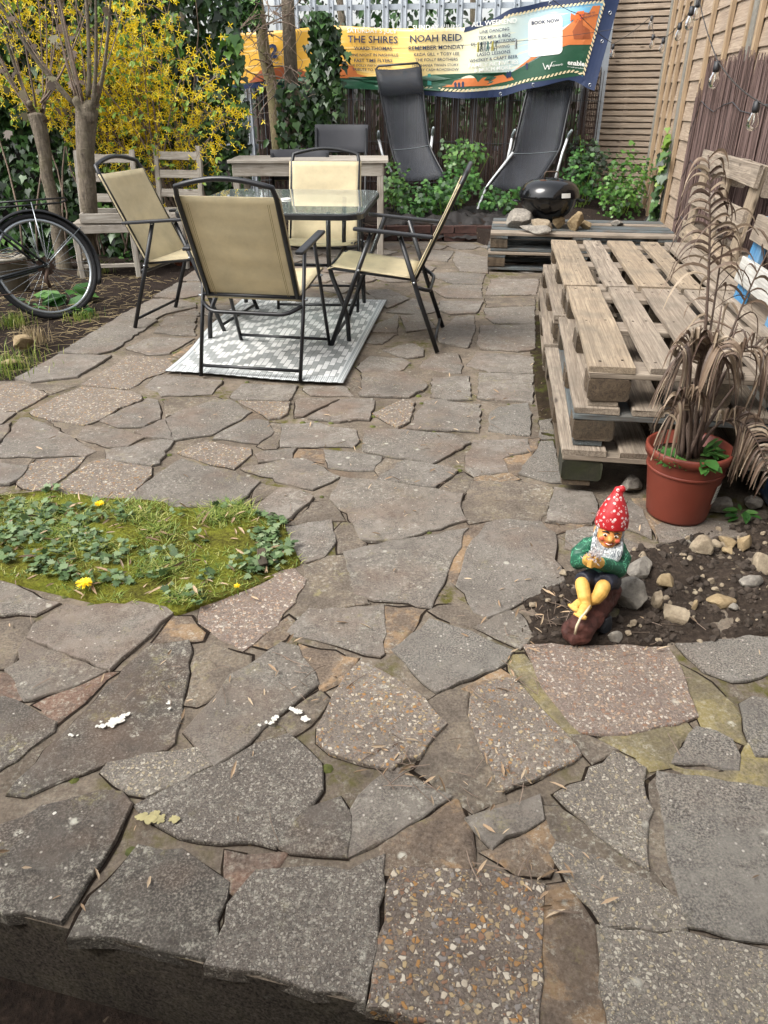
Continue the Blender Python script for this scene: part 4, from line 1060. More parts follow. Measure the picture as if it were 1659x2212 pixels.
# kettle barbecue
TOPZ = .012 + PZ + .1445
BQ = Vector((1.36, 6.62, TOPZ + .03))
t = thing('kettle_barbecue', 'glossy black kettle barbecue bowl and lid resting on stones', 'barbecue', BQ)
M_ENAM = plain('black_enamel', '0e0f11', .16, 0, .1, 12, .0)
MB().lathe([(.0, .0), (.06, .004), (.12, .03), (.185, .085), (.225, .15), (.236, .195), (.240, .205), (.228, .205)], 40).build('bowl', M_ENAM, t, True)
MB().lathe([(.246, .198), (.249, .206), (.247, .222), (.235, .262), (.205, .300), (.15, .328), (.08, .340), (0, .343)], 40).build('lid', M_ENAM, t, True)
MB().tube(round_path([(-.05, .0, .338), (-.05, .0, .39), (.06, 0, .39), (.06, 0, .338)], .02), .006, 6).build('lid_handle', plain('handle_wood', '4a3a2c', .7), t, True)
MB().lathe([(.0, .344), (.03, .342), (.032, .347), (0, .349)], 16, Matrix.Translation((-.07, -.08, -.012)) @ Matrix.Rotation(rad(0), 4, 'X')).build('vent_cap', plain('rusty_vent', '5a3b2a', .7), t, True)
lb = MB(); n = 6
for j in (0, 1):
    for i in range(n + 1): a = rad(-78 + i * 3.2); r_ = .2505 - .0055 * j; lb.v.append((r_ * math.cos(a), r_ * math.sin(a), .216 + .034 * j))
lb.f = [(i, i + 1, n + 2 + i, n + 1 + i) for i in range(n)]; lb.m = [0] * n; lb.build('sticker', M_WHITEP, t)
for s in (-1, 1): MB().tube(round_path([(s * .235, -.05, .17), (s * .29, -.04, .175), (s * .29, .04, .175), (s * .235, .05, .17)], .02), .007, 6).build('side_handle', M_BLK, t, True)
RT = TOPZ - .002
for lab, dx, dy, r_, sd_, sq, mt in (('pale angular stone at the left under the barbecue', -.25, -.08, .115, 3, (1.1, .9, .75), M_ROCKG), ('flat pointed sandy stone in front of the barbecue bowl', -.09, -.27, .105, 5, (1.2, .8, .6), M_ROCK), ('long flat grey stone lowest in front of the barbecue', -.16, -.33, .12, 8, (1.3, .6, .4), M_ROCKG), ('yellow brown block propping the barbecue on the right', .2, -.2, .09, 12, (1, .9, .9), M_ROCKY), ('small brown stone at the far right of the barbecue', .29, -.14, .055, 14, (1, 1, .9), M_ROCKY), ('small grey stone lying alone on the blue pallets', .62, .05, .05, 15, (1.3, .9, .6), M_ROCKG), ('brown brick piece under the barbecue bowl', .08, -.1, .075, 16, (1, .8, .8), M_ROCKY)):
    rock(lab, (BQ.x + dx, BQ.y + dy, RT), r_, sd_, sq, mt, R.uniform(0, 3), 'stones under the barbecue')
# sun loungers
def meshcloth():
    a = NM('lounger_mesh'); v = a.coords(); n = a.noise(v, 9, 4); c = a.ramp(n, [(.3, '202329'), (.7, '31353c')]); a.val('Base Color', c).val('Roughness', .6)
    out = a.t.nodes['Material Output']; tr = a.n('BsdfTransparent'); mx = a.n('MixShader'); mx.inputs[0].default_value = .38
    a.l(a.b.outputs[0], mx.inputs[1]); a.l(tr.outputs[0], mx.inputs[2]); a.l(mx.outputs[0], out.inputs[0]); return a.m
M_MESH = meshcloth(); M_ALU = plain('white_tube', 'd0d3d4', .35, .2, .06); M_GREYP = plain('grey_handle', '869092', .5)
def lounger(label, L, Rr, feetL, feetR, armL, armR):
    t = thing('sun_lounger', label, 'sun lounger', group='black reclining loungers against the steel fence')
    def crv(P): return bez(P[0], P[0].lerp(P[1], .5) + Vector((0, .03, 0)), P[1], 8)[:-1] + bez(P[1], P[1] + (P[1] - P[0]) * .12, P[2], 8)
    l, r = crv(L), crv(Rr); rows = []
    for a, c in zip(l, r):
        rows.append([a.lerp(c, j / 8) + Vector((0, .035 * math.sin(math.pi * j / 8), -.012 * math.sin(math.pi * j / 8))) for j in range(9)])
    strip(rows, .003).build('mesh_cloth', M_MESH, t, True)
    up = Vector((0, 0, .03))
    MB().tube(list(reversed(l)) + [l[0] + up + (r[0] - l[0]) * .06] + [r[0] + up - (r[0] - l[0]) * .06] + r, .011, 8).build('frame', M_BLK, t, True)
    hp = [rows[0][j] * .97 + rows[2][j] * .03 + Vector((0, -.03 - .03 * math.sin(math.pi * j / 8), 0)) for j in range(9)]; hq = [rows[3][j] + Vector((0, -.03 - .03 * math.sin(math.pi * j / 8), .02)) for j in range(9)]
    strip([hp, [a.lerp(c, .5) + Vector((0, -.012, 0)) for a, c in zip(hp, hq)], hq], .012).build('head_pad', M_MESH, t, True)
    MB().tube(round_path(feetL + list(reversed(feetR)), .08), .014, 8).build('base_tube', M_ALU, t, True)
    for arm in (armL, armR):
        MB().tube(arm, .014, 8).build('arm_tube', M_ALU, t, True)
        d = (arm[-1] - arm[-2]).normalized(); MB().tube([arm[-1], arm[-1] + Vector((0, -.05, .03)), arm[-1] + Vector((0, -.16, .075))], [.014, .017, .013], 8).build('arm_grip', M_GREYP, t, True)
    # stitched line across the cloth
    MB().tube([q + Vector((0, -.006, .002)) for q in rows[10]], .002, 4).build('seam', M_GREYP, t, True)
    return t
lounger('black mesh sun lounger behind the wooden table, facing us', [V(812, 150, 9.1), V(843, 312, 8.85), V(868, 392, 8.5)], [V(908, 143, 9.1), V(925, 302, 8.85), V(964, 385, 8.5)],
        [V(862, 390, 8.62), V(862, 410, 8.55), G(872, 468, .15)], [V(968, 385, 8.6), V(972, 415, 8.5), G(966, 455, .15)],
        [V(846, 372, 8.7), V(826, 335, 8.8), V(818, 300, 8.85)], [V(940, 370, 8.7), V(930, 330, 8.8), V(934, 292, 8.85)])
lounger('black mesh sun lounger behind the kettle barbecue', [V(1155, 130, 9.02), V(1110, 318, 8.75), V(1050, 408, 8.45)], [V(1252, 122, 9.0), V(1212, 312, 8.75), V(1152, 410, 8.45)],
        [V(1108, 330, 8.7), V(1050, 405, 8.5), G(1026, 466, .15)], [V(1200, 385, 8.6), V(1190, 420, 8.5), G(1110, 470, .15)],
        [V(1095, 350, 8.7), V(1102, 320, 8.75), V(1106, 297, 8.8)], [V(1200, 385, 8.6), V(1215, 330, 8.7), V(1226, 298, 8.75)])
# whitewashed wooden table and the black chairs behind it
M_WW = wood('whitewashed_wood', ['5f564b', '8f877b', 'a8a196', 'bfb9ae'], 1.0, .85, '6b6156', .5)
t = thing('wooden_table', 'old whitewashed wooden table with square legs behind the dining set', 'table')
TF = V(833, 346, 6.95); tx0, tx1, ty0, ty1, tz = V(497, 333, 7.0).x, TF.x, 6.93, 7.55, TF.z
for i in range(4): y = ty0 + (ty1 - ty0) * (i + .5) / 4; board('table_top_board', t, (tx0 - .02, y, tz - .012), (tx1 + .02, y, tz - .012), (ty1 - ty0) / 4 - .004, .024, M_WW)
for x in (tx0 + .04, tx1 - .045):
    for y in (ty0 + .05, ty1 - .05): board('leg', t, (x, y, 0), (x, y, tz - .025), .055, .055, M_WW, up=(0, 1, 0))
for y in (ty0 + .03, ty1 - .03): board('apron', t, (tx0 + .03, y, tz - .075), (tx1 - .03, y, tz - .075), .1, .02, M_WW, up=(0, -1, 0))
for x in (tx0 + .02, tx1 - .02): board('apron', t, (x, ty0 + .06, tz - .075), (x, ty1 - .06, tz - .075), .1, .02, M_WW, up=(1, 0, 0))
M_BCH = plain('black_chair_plastic', '24252b', .55, 0, .1)
def folding_chair(label, x, y, rz, zb):
    t = thing('folding_chair', label, 'chair', (x, y, 0.0), rz, 'black folding chairs behind the wooden table')
    rows = [[(.26 * (j / 6 * 2 - 1), .22 + .02 * math.cos((j / 6 * 2 - 1) * 1.5) + .02 * i, zb - .24 + .24 * i / 4) for j in range(7)] for i in range(5)]
    bevel(strip(rows, .016).build('backrest', M_BCH, t, True), .004)
    rows = [[(.23 * (j / 6 * 2 - 1), -.2 + .4 * i / 5, .44 - .015 * i / 5) for j in range(7)] for i in range(6)]
    bevel(strip(rows, .014).build('seat', M_BCH, t, True), .004)
    for s in (-1, 1):
        MB().tube([(s * .24, -.22, 0), (s * .24, .1, .44), (s * .24, .27, zb - .03)], .011, 8).build('leg', M_BLK, t, True)
        MB().tube([(s * .215, .27, 0), (s * .215, -.05, .43)], .011, 8).build('leg', M_BLK, t, True)
    MB().tube([(-.24, -.15, .1), (.24, -.15, .1)], .008, 6).build('crossbar', M_BLK, t, True); return t
p = V(732, 270, 8.0); folding_chair('black folding chair whose wide backrest stands above the wooden table', p.x, 7.80, rad(-4), p.z)
p = V(650, 325, 7.3); folding_chair('low black folding chair pushed under the wooden table behind the far beige chair', p.x, 7.04, rad(3), p.z + .005)
# two old wooden chairs on the left
def old_chair(label, x, y, rz, w_=.42, h=.88, sz=.42, lean=.1):
    t = thing('wooden_chair', label, 'chair', (x, y, -.03), rz, 'old whitewashed wooden chairs by the hedge')
    for s in (-1, 1):
        board('leg', t, (s * w_ / 2, 0, 0), (s * w_ / 2, 0, sz), .042, .042, M_WW, up=(0, 1, 0))
        board('leg', t, (s * w_ / 2, .4, 0), (s * w_ / 2, .4, sz), .042, .042, M_WW, up=(0, 1, 0))
        board('back_post', t, (s * w_ / 2, .4, sz), (s * w_ / 2, .4 + lean, h), .042, .036, M_WW, up=(0, 1, 0))
        board('stretcher', t, (s * w_ / 2, .02, .12), (s * w_ / 2, .38, .12), .03, .022, M_WW)
        board('seat_rail', t, (s * (w_ / 2 - .0), .02, sz - .03), (s * (w_ / 2), .38, sz - .03), .02, .06, M_WW)
    for y_ in (.0, .4): board('seat_rail', t, (-w_ / 2, y_ - .002, sz - .03), (w_ / 2, y_ - .002, sz - .03), .022, .06, M_WW)
    board('stretcher', t, (-w_ / 2, .0, .09), (w_ / 2, .0, .09), .03, .03, M_WW)
    for k, z in enumerate((.55, .7, .84)): board('back_rail', t, (-w_ / 2, .4 + lean * (z - sz) / (h - sz), z), (w_ / 2, .4 + lean * (z - sz) / (h - sz), z), .065, .018, M_WW, up=(0, -1, .2))
    for i in range(4): y_ = .05 + i * .1; board('seat_slat', t, (-w_ / 2 - .01, y_, sz + .008), (w_ / 2 + .01, y_, sz + .008), .09, .016, M_WW)
    return t
old_chair('whitewashed wooden chair behind the pollarded trunk, carrying a shallow tray', -2.22, 6.22, rad(8), .44, .9, .40, .14)
old_chair('whitewashed wooden chair half hidden behind the left beige chair', -1.88, 6.62, rad(-14), .40, .92, .42, .06)
tr_ = thing('wooden_tray', 'shallow pale wooden tray lying on the old wooden chair seat', 'tray', (-2.2, 6.38, .39), rad(8))
for a, c in (((-.2, -.16, .03), (.2, -.16, .03)), ((-.2, .16, .03), (.2, .16, .03))): board('tray_side', tr_, a, c, .018, .07, M_WW)
for a, c in (((-.2, -.15, .03), (-.2, .15, .03)), ((.2, -.15, .03), (.2, .15, .03))): board('tray_side', tr_, a, c, .018, .066, M_WW)
board('tray_bottom', tr_, (-.19, 0, .004), (.19, 0, .004), .3, .008, M_BLOCK)
M_TERRA = plain('terracotta', '9a5438', .8, 0, .12, 25, .2)
p = G(395, 575, -.03); t = thing('terracotta_pot', 'weathered terracotta pot on the soil behind the left beige chair', 'pot', (p.x, p.y + .1, -.035))
MB().lathe([(.09, 0), (.13, .2), (.145, .2), (.147, .25), (.128, .25), (.12, .2), (.0, .19)], 24).build('body', M_TERRA, t, True)
# bucket with a coil of wire
M_BKT = plain('grey_bucket', '8b8578', .6, 0, .12); p = G(35, 655, -.03)
t = thing('bucket', 'grey plastic bucket holding coiled wire behind the bicycle wheel', 'bucket', (p.x - .15, p.y + .35, -.03))
MB().lathe([(.1, 0), (.125, .24), (.132, .24), (.132, .26), (.118, .26), (.1, .05), (0, .04)], 24).build('body', M_BKT, t, True)
for k in range(4): MB().tube([((.1 - .008 * k) * math.cos(a * .42), (.1 - .008 * k) * math.sin(a * .42), .262 + .012 * k + .008 * math.sin(a * 1.3 + k)) for a in range(15)], .004, 5, closed=True).build('wire_coil', M_NUT if k % 2 else M_ROCK, t, True)
# ---------------------------------------------------------------- bicycle
M_TYRE = plain('tyre', '1b1b1d', .8, 0, .2, 60, .2); M_RIM = plain('rim', '9da2a5', .3, .8, .1); M_FRM = plain('bike_paint', '1d2226', .35, .1, .12)
bk = thing('bicycle', 'dark bicycle with silver rims leaning by the tree trunks at the left', 'bicycle')
WR = .335
head = Vector((-.74, -.62, 0)).normalized(); side = Vector((head.y, -head.x, 0)); side = -side if side.y > 0 else side   # side: towards the camera
leanv = (Vector((0, 0, 1)) * math.cos(rad(20)) - side * math.sin(rad(20))).normalized(); axl = head.cross(leanv).normalized()
W0 = G(132, 688, -.035)
def bkp(f, h, s=0): return W0 + head * f + leanv * h + axl * s
def wheel(cf, name='wheel'):
    t = bpy.data.objects.new(name, None); COL.objects.link(t); t.parent = bk
    c = (cf, WR)
    def circ(r, n, s=0): return [bkp(c[0] + r * math.cos(2 * math.pi * i / n), c[1] + r * math.sin(2 * math.pi * i / n), s) for i in range(n)]
    MB().tube(circ(WR - .016, 64), .017, 8, closed=True).build('tyre', M_TYRE, t, True)
    MB().tube(circ(WR - .04, 64), .011, 8, closed=True, flat=1.2).build('rim', M_RIM, t, True)
    MB().tube([bkp(c[0], c[1], -.045), bkp(c[0], c[1], .045)], .02, 10).build('hub', M_RIM, t, True)
    for i in range(28):
        a = 2 * math.pi * i / 28; s = .03 if i % 2 else -.03; a2 = a + (.5 if i % 4 < 2 else -.5)
        MB().tube([bkp(c[0] + .02 * math.cos(a2), c[1] + .02 * math.sin(a2), s), bkp(c[0] + (WR - .045) * math.cos(a), c[1] + (WR - .045) * math.sin(a), 0)], .0012, 4, cap=False).build('spoke', M_RIM, t, True)
    return t
wheel(0); wheel(1.04)
def tb_(n_, pts, r, m=M_FRM, rr_=0): MB().tube(round_path([bkp(*p) for p in pts], rr_) if rr_ else [bkp(*p) for p in pts], r, 8).build(n_, m, bk, True)
BBk = (.44, .28); ST = (.30, .80); HT = (.84, .84); HB = (.90, .66)
for s in (-.06, .06):
    tb_('chain_stay', [(0, WR, s), (*BBk, s * .6)], .009); tb_('seat_stay', [(0, WR, s), (.325, .72, s * .3)], .008); tb_('fork_blade', [(1.04, WR, s), (.93, .6, s * .7)], .011)
    tb_('rack_stay', [(.0, WR + .01, s * 1.3), (-.02, .72, s * 1.2)], .004, M_RIM); tb_('rack_rail', [(-.24, .735, s), (.2, .735, s)], .006, M_BLK)
    tb_('mudguard_stay', [(0, WR, s), (-.30, WR + .22, s * .4)], .0025, M_RIM)
tb_('rack_hoop', [(-.24, .735, -.06), (-.27, .735, 0), (-.24, .735, .06)], .006, M_BLK)
tb_('seat_tube', [BBk, ST], .015); tb_('top_tube', [(.33, .72), (.85, .80)], .014); tb_('down_tube', [BBk, HB], .017); tb_('head_tube', [HB, HT], .018)
tb_('seat_post', [ST, (.275, .9)], .012, M_RIM); tb_('handlebar', [(.8, .95, -.3), (.86, .96, -.12), (.84, .96, 0), (.86, .96, .12), (.8, .95, .3)], .011, M_BLK); tb_('stem', [HT, (.84, .96)], .013, M_BLK)
sad = MB(); sad.ball((0, 0, 0), 1.0, 14, 8); sad.v = [tuple(bkp(.26 + x * .13, .92 + z * .03 + .01 * x, y * (.07 if x < 0 else .07 - .05 * x))) for x, y, z in sad.v]; sad.build('saddle', M_BLKP, bk, True)
def arc(r, a0, a1, n=26, s=0): return [(r * math.cos(rad(a0 + (a1 - a0) * i / n)), WR + r * math.sin(rad(a0 + (a1 - a0) * i / n)), s) for i in range(n + 1)]
rows = [[bkp(x, y, s) for s in (-.026, -.018, 0, .018, .026)] for x, y, _ in arc(WR + .022, 20, 205)]
for r_ in rows:
    c_ = (r_[1] + r_[3]) / 2; r_[0] = r_[0] + (bkp(0, WR) - c_).normalized() * .014; r_[4] = r_[4] + (bkp(0, WR) - c_).normalized() * .014
strip(rows, .003).build('mudguard', M_BLKP, bk, True)
def disc(nm, c, r, s, m, teeth=0):
    b = MB(); n = max(24, teeth * 2); P = []
    for i in range(n): a = 2 * math.pi * i / n; q = r + (.004 if teeth and i % 2 else 0); P.append((c[0] + q * math.cos(a), c[1] + q * math.sin(a)))
    b.v = [tuple(bkp(x, y, s)) for x, y in P] + [tuple(bkp(x, y, s + .004)) for x, y in P]; b.f = [tuple(range(n)), tuple(range(2 * n - 1, n - 1, -1))] + [(i, n + i, n + (i + 1) % n, (i + 1) % n) for i in range(n)]; b.m = [0] * len(b.f); b.build(nm, m, bk)
M_RUST = plain('rusty_steel', '4a3a30', .6, .6, .25)
AS = 1 if (axl.y < 0) else -1
disc('chainring', BBk, .09, .05 * AS, M_BLK, 42)
for k, r_ in enumerate((.055, .048, .042, .036, .03)): disc('sprocket', (0, WR), r_, (.022 + .005 * k) * AS, M_RUST, 20)
tb_('crank', [(*BBk, .06 * AS), (.52, .13, .07 * AS)], .010, M_RIM); tb_('crank', [(*BBk, -.06 * AS), (.36, .43, -.07 * AS)], .010, M_RIM)
pd = MB(); pd.box((-.045, -.03, -.012), (.045, .03, .012)); pd.v = [tuple(bkp(.52 + x, .13 + z, .115 * AS + y * 1.3)) for x, y, z in pd.v]; bevel(pd.build('pedal', M_BLKP, bk), .004)
tb_('chain', [(0, WR + .05, .034 * AS), (.44, .37, .052 * AS)], .004, M_RUST); tb_('chain', [(.03, WR - .14, .034 * AS), (.44, .19, .052 * AS)], .004, M_RUST); tb_('derailleur', [(0, WR - .02, .05 * AS), (.03, WR - .08, .05 * AS), (.02, WR - .14, .05 * AS)], .012, M_RUST)
# ---------------------------------------------------------------- string lights
M_WIRE = plain('light_wire', '2b2724', .6); 
def bulbmat():
    a = NM('bulb_glass'); a.val('Base Color', (1, 1, 1)).val('Roughness', .02).val('Transmission Weight', 1.0).val('IOR', 1.15); return a.m
M_BULB = bulbmat(); M_FIL = plain('filament_stem', 'b9b6aa', .4)
sl_ = thing('string_lights', 'string of clear round bulbs on a dark wire hung across the right fence', 'string lights')
k = .5483 / 1.8517; X0 = 2550 / 1.8517
SOCK = [(1190, -4, 7.6), (1250, 30, 7.8), (1325, 95, 8.0), (X0 + 108 * k, 112 * k, 7.9), (X0 + 117 * k, 250 * k, 7.6), (X0 + 192 * k, 275 * k, 7.1), (X0 + 313 * k, 165 * k, 6.0), (X0 + 400 * k, 45 * k, 4.6), (X0 + 448 * k, -8 * k, 5.2), (X0 + 585 * k, 445 * k, 3.75), (X0 + 875 * k, 735 * k, 3.3), (1720, 232, 3.0)]
pts = [V(x, y, Y) for x, y, Y in SOCK]; path = []
order = pts
for a, c in zip(order, order[1:]): path += bez(a, (a + c) / 2 + Vector((0, 0, -.03)), c, 8)[:-1]
MB().tube(path + [order[-1]], .0028, 5).build('wire', M_WIRE, sl_, True)
for i, p in enumerate(pts):
    if i in (0, 1): continue
    MB().lathe([(.0, 0), (.013, 0), (.015, -.03), (.013, -.04), (0, -.04)], 10, Matrix.Translation(p)).build('socket', M_BLKP, sl_, True)
    bu = MB().lathe([(.012, -.038), (.014, -.05), (.021, -.066), (.0225, -.082), (.018, -.097), (.009, -.104), (0, -.105)], 16, Matrix.Translation(p)).build('bulb', M_BULB, sl_, True)
    MB().tube([p + Vector((0, 0, -.04)), p + Vector((.003, 0, -.07)), p + Vector((-.002, 0, -.085))], [.004, .003, .001], 5).build('filament', M_FIL, bu, True)
# dark blue box shape under the pallets, right of the palm
M_BLUEP = plain('dark_blue', '24344a', .35, 0, .2, 8, .15)
o = bevel(MB().box((-.3, -.21, 0), (.3, .21, .3)).build('blue_box', M_BLUEP), .05, 4); o.location = (1.62, 2.28, 0.0); o.rotation_euler = (0, 0, YAW); tag(o, 'dark blue box shape half hidden behind the dead palm', 'container')

# washing line with pegs in front of the banner
w0, w1 = V(905, 118, 8.5), V(1385, 52, 7.6)
wl_ = thing('washing_line', 'thin dark washing line slung across the front of the banner', 'line'); MB().tube(bez(w0 + Vector((-.9, .2, .05)), (w0 + w1) / 2 + Vector((0, 0, -.06)), w1, 24), .002, 5).build('cord', M_WIRE, wl_, True)
def peg(label, p, m, rz):
    t = thing('clothes_peg', label, 'clothes peg', p, rz, 'pegs on the washing line')
    for s in (-1, 1): board('jaw', t, (s * .003, 0, .015), (s * .009, 0, -.06), .012, .006, m, up=(s, 0, .1))
M_PEGS = [plain('peg_yellow', 'a9a04e', .5), plain('peg_dark', '2c3a38', .5), plain('peg_grey', '8a8f8e', .5), plain('peg_teal', '4f7470', .5)]
lp = bez(w0 + Vector((-.9, .2, .05)), (w0 + w1) / 2 + Vector((0, 0, -.06)), w1, 200)
for i, (k, lab) in enumerate(((88, 'leftmost peg of the bunch on the washing line'), (90, 'second peg from the left of the bunch on the washing line'), (92, 'third peg of the bunch on the washing line'), (94, 'fourth peg of the bunch on the washing line'), (97, 'fifth peg of the bunch on the washing line'), (99, 'rightmost peg of the bunch on the washing line'), (112, 'single grey peg right of the bunch on the washing line'))):
    peg(lab, lp[k] + Vector((0, -.004, 0)), M_PEGS[i % 4], R.uniform(-.8, .8))
# ================================================================= plants, grass, stones, litter
import numpy as np
NR = np.random.default_rng(5)
LEAF = dict(
    ivy=([(0, 0, 0), (.30, -.12, .02), (.5, .2, -.03), (.26, .42, .03), (.0, 1.0, -.08), (-.26, .42, .03), (-.5, .2, -.03), (-.30, -.12, .02)], [(0, 1, 2, 3), (0, 3, 4, 5), (0, 5, 6, 7)]),
    oval=([(0, 0, 0), (.26, .3, .05), (.2, .72, .03), (0, 1, -.06), (-.2, .72, .03), (-.26, .3, .05)], [(0, 1, 2, 3), (0, 3, 4, 5)]),
    long=([(0, 0, 0), (.09, .35, .03), (.06, .75, .0), (0, 1, -.08), (-.06, .75, 0), (-.09, .35, .03)], [(0, 1, 2, 3), (0, 3, 4, 5)]),
    petal=([(0, 0, 0), (.13, .3, .03), (.1, .8, 0), (0, 1, -.05), (-.1, .8, 0), (-.13, .3, .03)], [(0, 1, 2, 3), (0, 3, 4, 5)]),
    lobed=([(0, 0, 0), (.3, .05, 0), (.5, .4, .03), (.28, .45, 0), (.3, .85, -.03), (.1, .7, 0), (0, 1.0, -.05), (-.1, .7, 0), (-.3, .85, -.03), (-.28, .45, 0), (-.5, .4, .03), (-.3, .05, 0)], [(0, 1, 2, 3), (0, 3, 4, 5), (0, 5, 6, 7), (0, 7, 8, 9), (0, 9, 10, 11)]))
def leaves(name, mat, kind, pos, nrm, size, parent=None, up=None, spin=math.pi, tilt=.6):
    """many leaf-shaped faces: pos (n,3), facing nrm (n,3) give or take tilt, size (n,)"""
    pos = np.asarray(pos, float); n = len(pos); nrm = np.asarray(nrm, float) + NR.normal(0, tilt, (n, 3)); nrm /= np.linalg.norm(nrm, axis=1)[:, None] + 1e-9
    u = np.tile(np.array([0, 0, -1.0]), (n, 1)) if up is None else np.asarray(up, float).copy()
    u += NR.normal(0, .25 * spin, (n, 3)); u -= nrm * (u * nrm).sum(1)[:, None]; u /= np.linalg.norm(u, axis=1)[:, None] + 1e-9
    x = np.cross(u, nrm); L, fs = LEAF[kind]; L = np.array(L); k = len(L); sz = np.asarray(size)
    vs_ = pos[:, None, :] + (L[None, :, 0, None] * x[:, None, :] + L[None, :, 1, None] * u[:, None, :] + L[None, :, 2, None] * nrm[:, None, :]) * sz[:, None, None]
    vs_ = vs_.reshape(-1, 3); base = (np.arange(n) * k)[:, None]
    F4 = np.concatenate([base + np.array(f)[None, :] for f in fs], 0)
    me = bpy.data.meshes.new(name); me.vertices.add(len(vs_)); me.vertices.foreach_set('co', vs_.ravel()); nf = len(F4)
    me.loops.add(nf * 4); me.polygons.add(nf); me.loops.foreach_set('vertex_index', F4.ravel().astype(np.int32)); me.polygons.foreach_set('loop_start', np.arange(0, nf * 4, 4, dtype=np.int32))
    me.update(calc_edges=True); me.validate(); me.materials.append(mat)
    o = bpy.data.objects.new(name, me); COL.objects.link(o); o.parent = parent; return o
def fol(*a, **k): o = leaves(*a, **k); o['kind'] = 'stuff'; return o
M_IVY = leafmat('ivy_leaf', ['15230f', '1f3417', '2b4720', '3a5a2b', '4e6b38'], .38, .15)
M_IVYL = leafmat('ivy_leaf_light', ['2b4a1c', '3d6428', '557d35', '6d9444'], .4, .25)
M_GREEN = leafmat('green_leaf', ['1f3f17', '2d5521', '41702e', '5f8a42'], .5, .3)
M_DKGREEN = leafmat('dark_green_leaf', ['121f0e', '1d3016', '2a4220', '3c5a2c'], .5, .2)
M_YEL = leafmat('forsythia_petal', ['f0c80c', 'fcdc14', 'ffe628', 'ffec66'], .5, .4)
M_FGREEN = leafmat('fresh_leaf', ['5c7a28', '74932f', '8fa845'], .5, .3)
M_BROWNL = leafmat('bronze_leaf', ['3d3228', '564638', '6b5848', '5a5a3c'], .6, .2)
def barkmat(name, cs):
    a = NM(name); v = a.coords((1, 1, .22)); n1 = a.noise(v, 45, 6, .7, .6); n2 = a.noise(a.coords(), 7, 5, .7); n3 = a.noise(a.coords((1, 1, 2.5)), 30, 4, .6)
    c = a.ramp(n1, [(.3, cs[0]), (.5, cs[1]), (.7, cs[2])]); c = a.mix(a.ramp(n2, [(.42, 0.0), (.62, .7)]), c, cs[3]); c = a.mix(a.ramp(n3, [(.6, 0.0), (.7, .5)]), c, cs[0])
    a.val('Base Color', c).val('Roughness', .92); a.bump(a.mix(.5, n1, n3), 1.0, .012); return a.m
M_BARK = barkmat('bark_grey', ['3a332b', '62584b', '857a6a', '59523f']); M_BARKL = barkmat('bark_tan', ['5a4f3c', '857659', 'a39473', '7c7a52'])
M_TWIG = plain('twig', '77675a', .9, 0, .25, 60, .3)
M_DRY = leafmat('dry_leaf', ['6b5741', '8c745a', 'a98f72', 'bca88c', '5a4636'], .8, .1)
def tri(n, x0, x1, f): return f
# ---- ivy hedge along the left, over an added dark sheet for its shaded inside
def hedge_y(x, z): return 7.15 + .28 * (x + 3.0) * (1 if x > -3 else -.25) + .22 * nz(x, z, 1.1, 3) + .14 * nz(x, z, 3.5, 7) - .22 * max(0, 1 - z) * .8
hd = thing('ivy_hedge', 'dense dark ivy climbing the boundary at the left behind the tree trunks', 'hedge')
bd = MB(); bd.bar((-6.5, 7.75, 1.25), (-2.0, 8.3, 1.25), .05, 2.6); bd.build('dark_backing', plain('hedge_dark', '1d1712', .95, 0, .3), hd)
P, Nn = [], []
for i in range(11500):
    x = NR.uniform(-5.2, -1.25); z = NR.uniform(-.05, 2.6); y = hedge_y(x, z) + abs(NR.normal(0, .09)); P.append((x, y, z)); Nn.append((.15, -1, .35))
fol('foliage', M_IVY, 'ivy', P, Nn, NR.uniform(.055, .10, len(P)), hd, spin=.9)
idx = [i for i in range(len(P)) if nz(P[i][0], P[i][2], 2.2, 5) > .28][:900]
fol('new_foliage', M_IVYL, 'ivy', [(P[i][0], P[i][1] - .08, P[i][2]) for i in idx], [Nn[i] for i in idx], NR.uniform(.06, .11, len(idx)), hd, spin=.9)
for k in range(14):
    x = R.uniform(-3.4, -1.6); MB().tube([(x + .1 * math.sin(j + k), hedge_y(x, j * .35) - .03, j * .35) for j in range(7)], [.01, .009, .008, .007, .006, .005, .003], 5).build('stem', M_TWIG, hd, True)
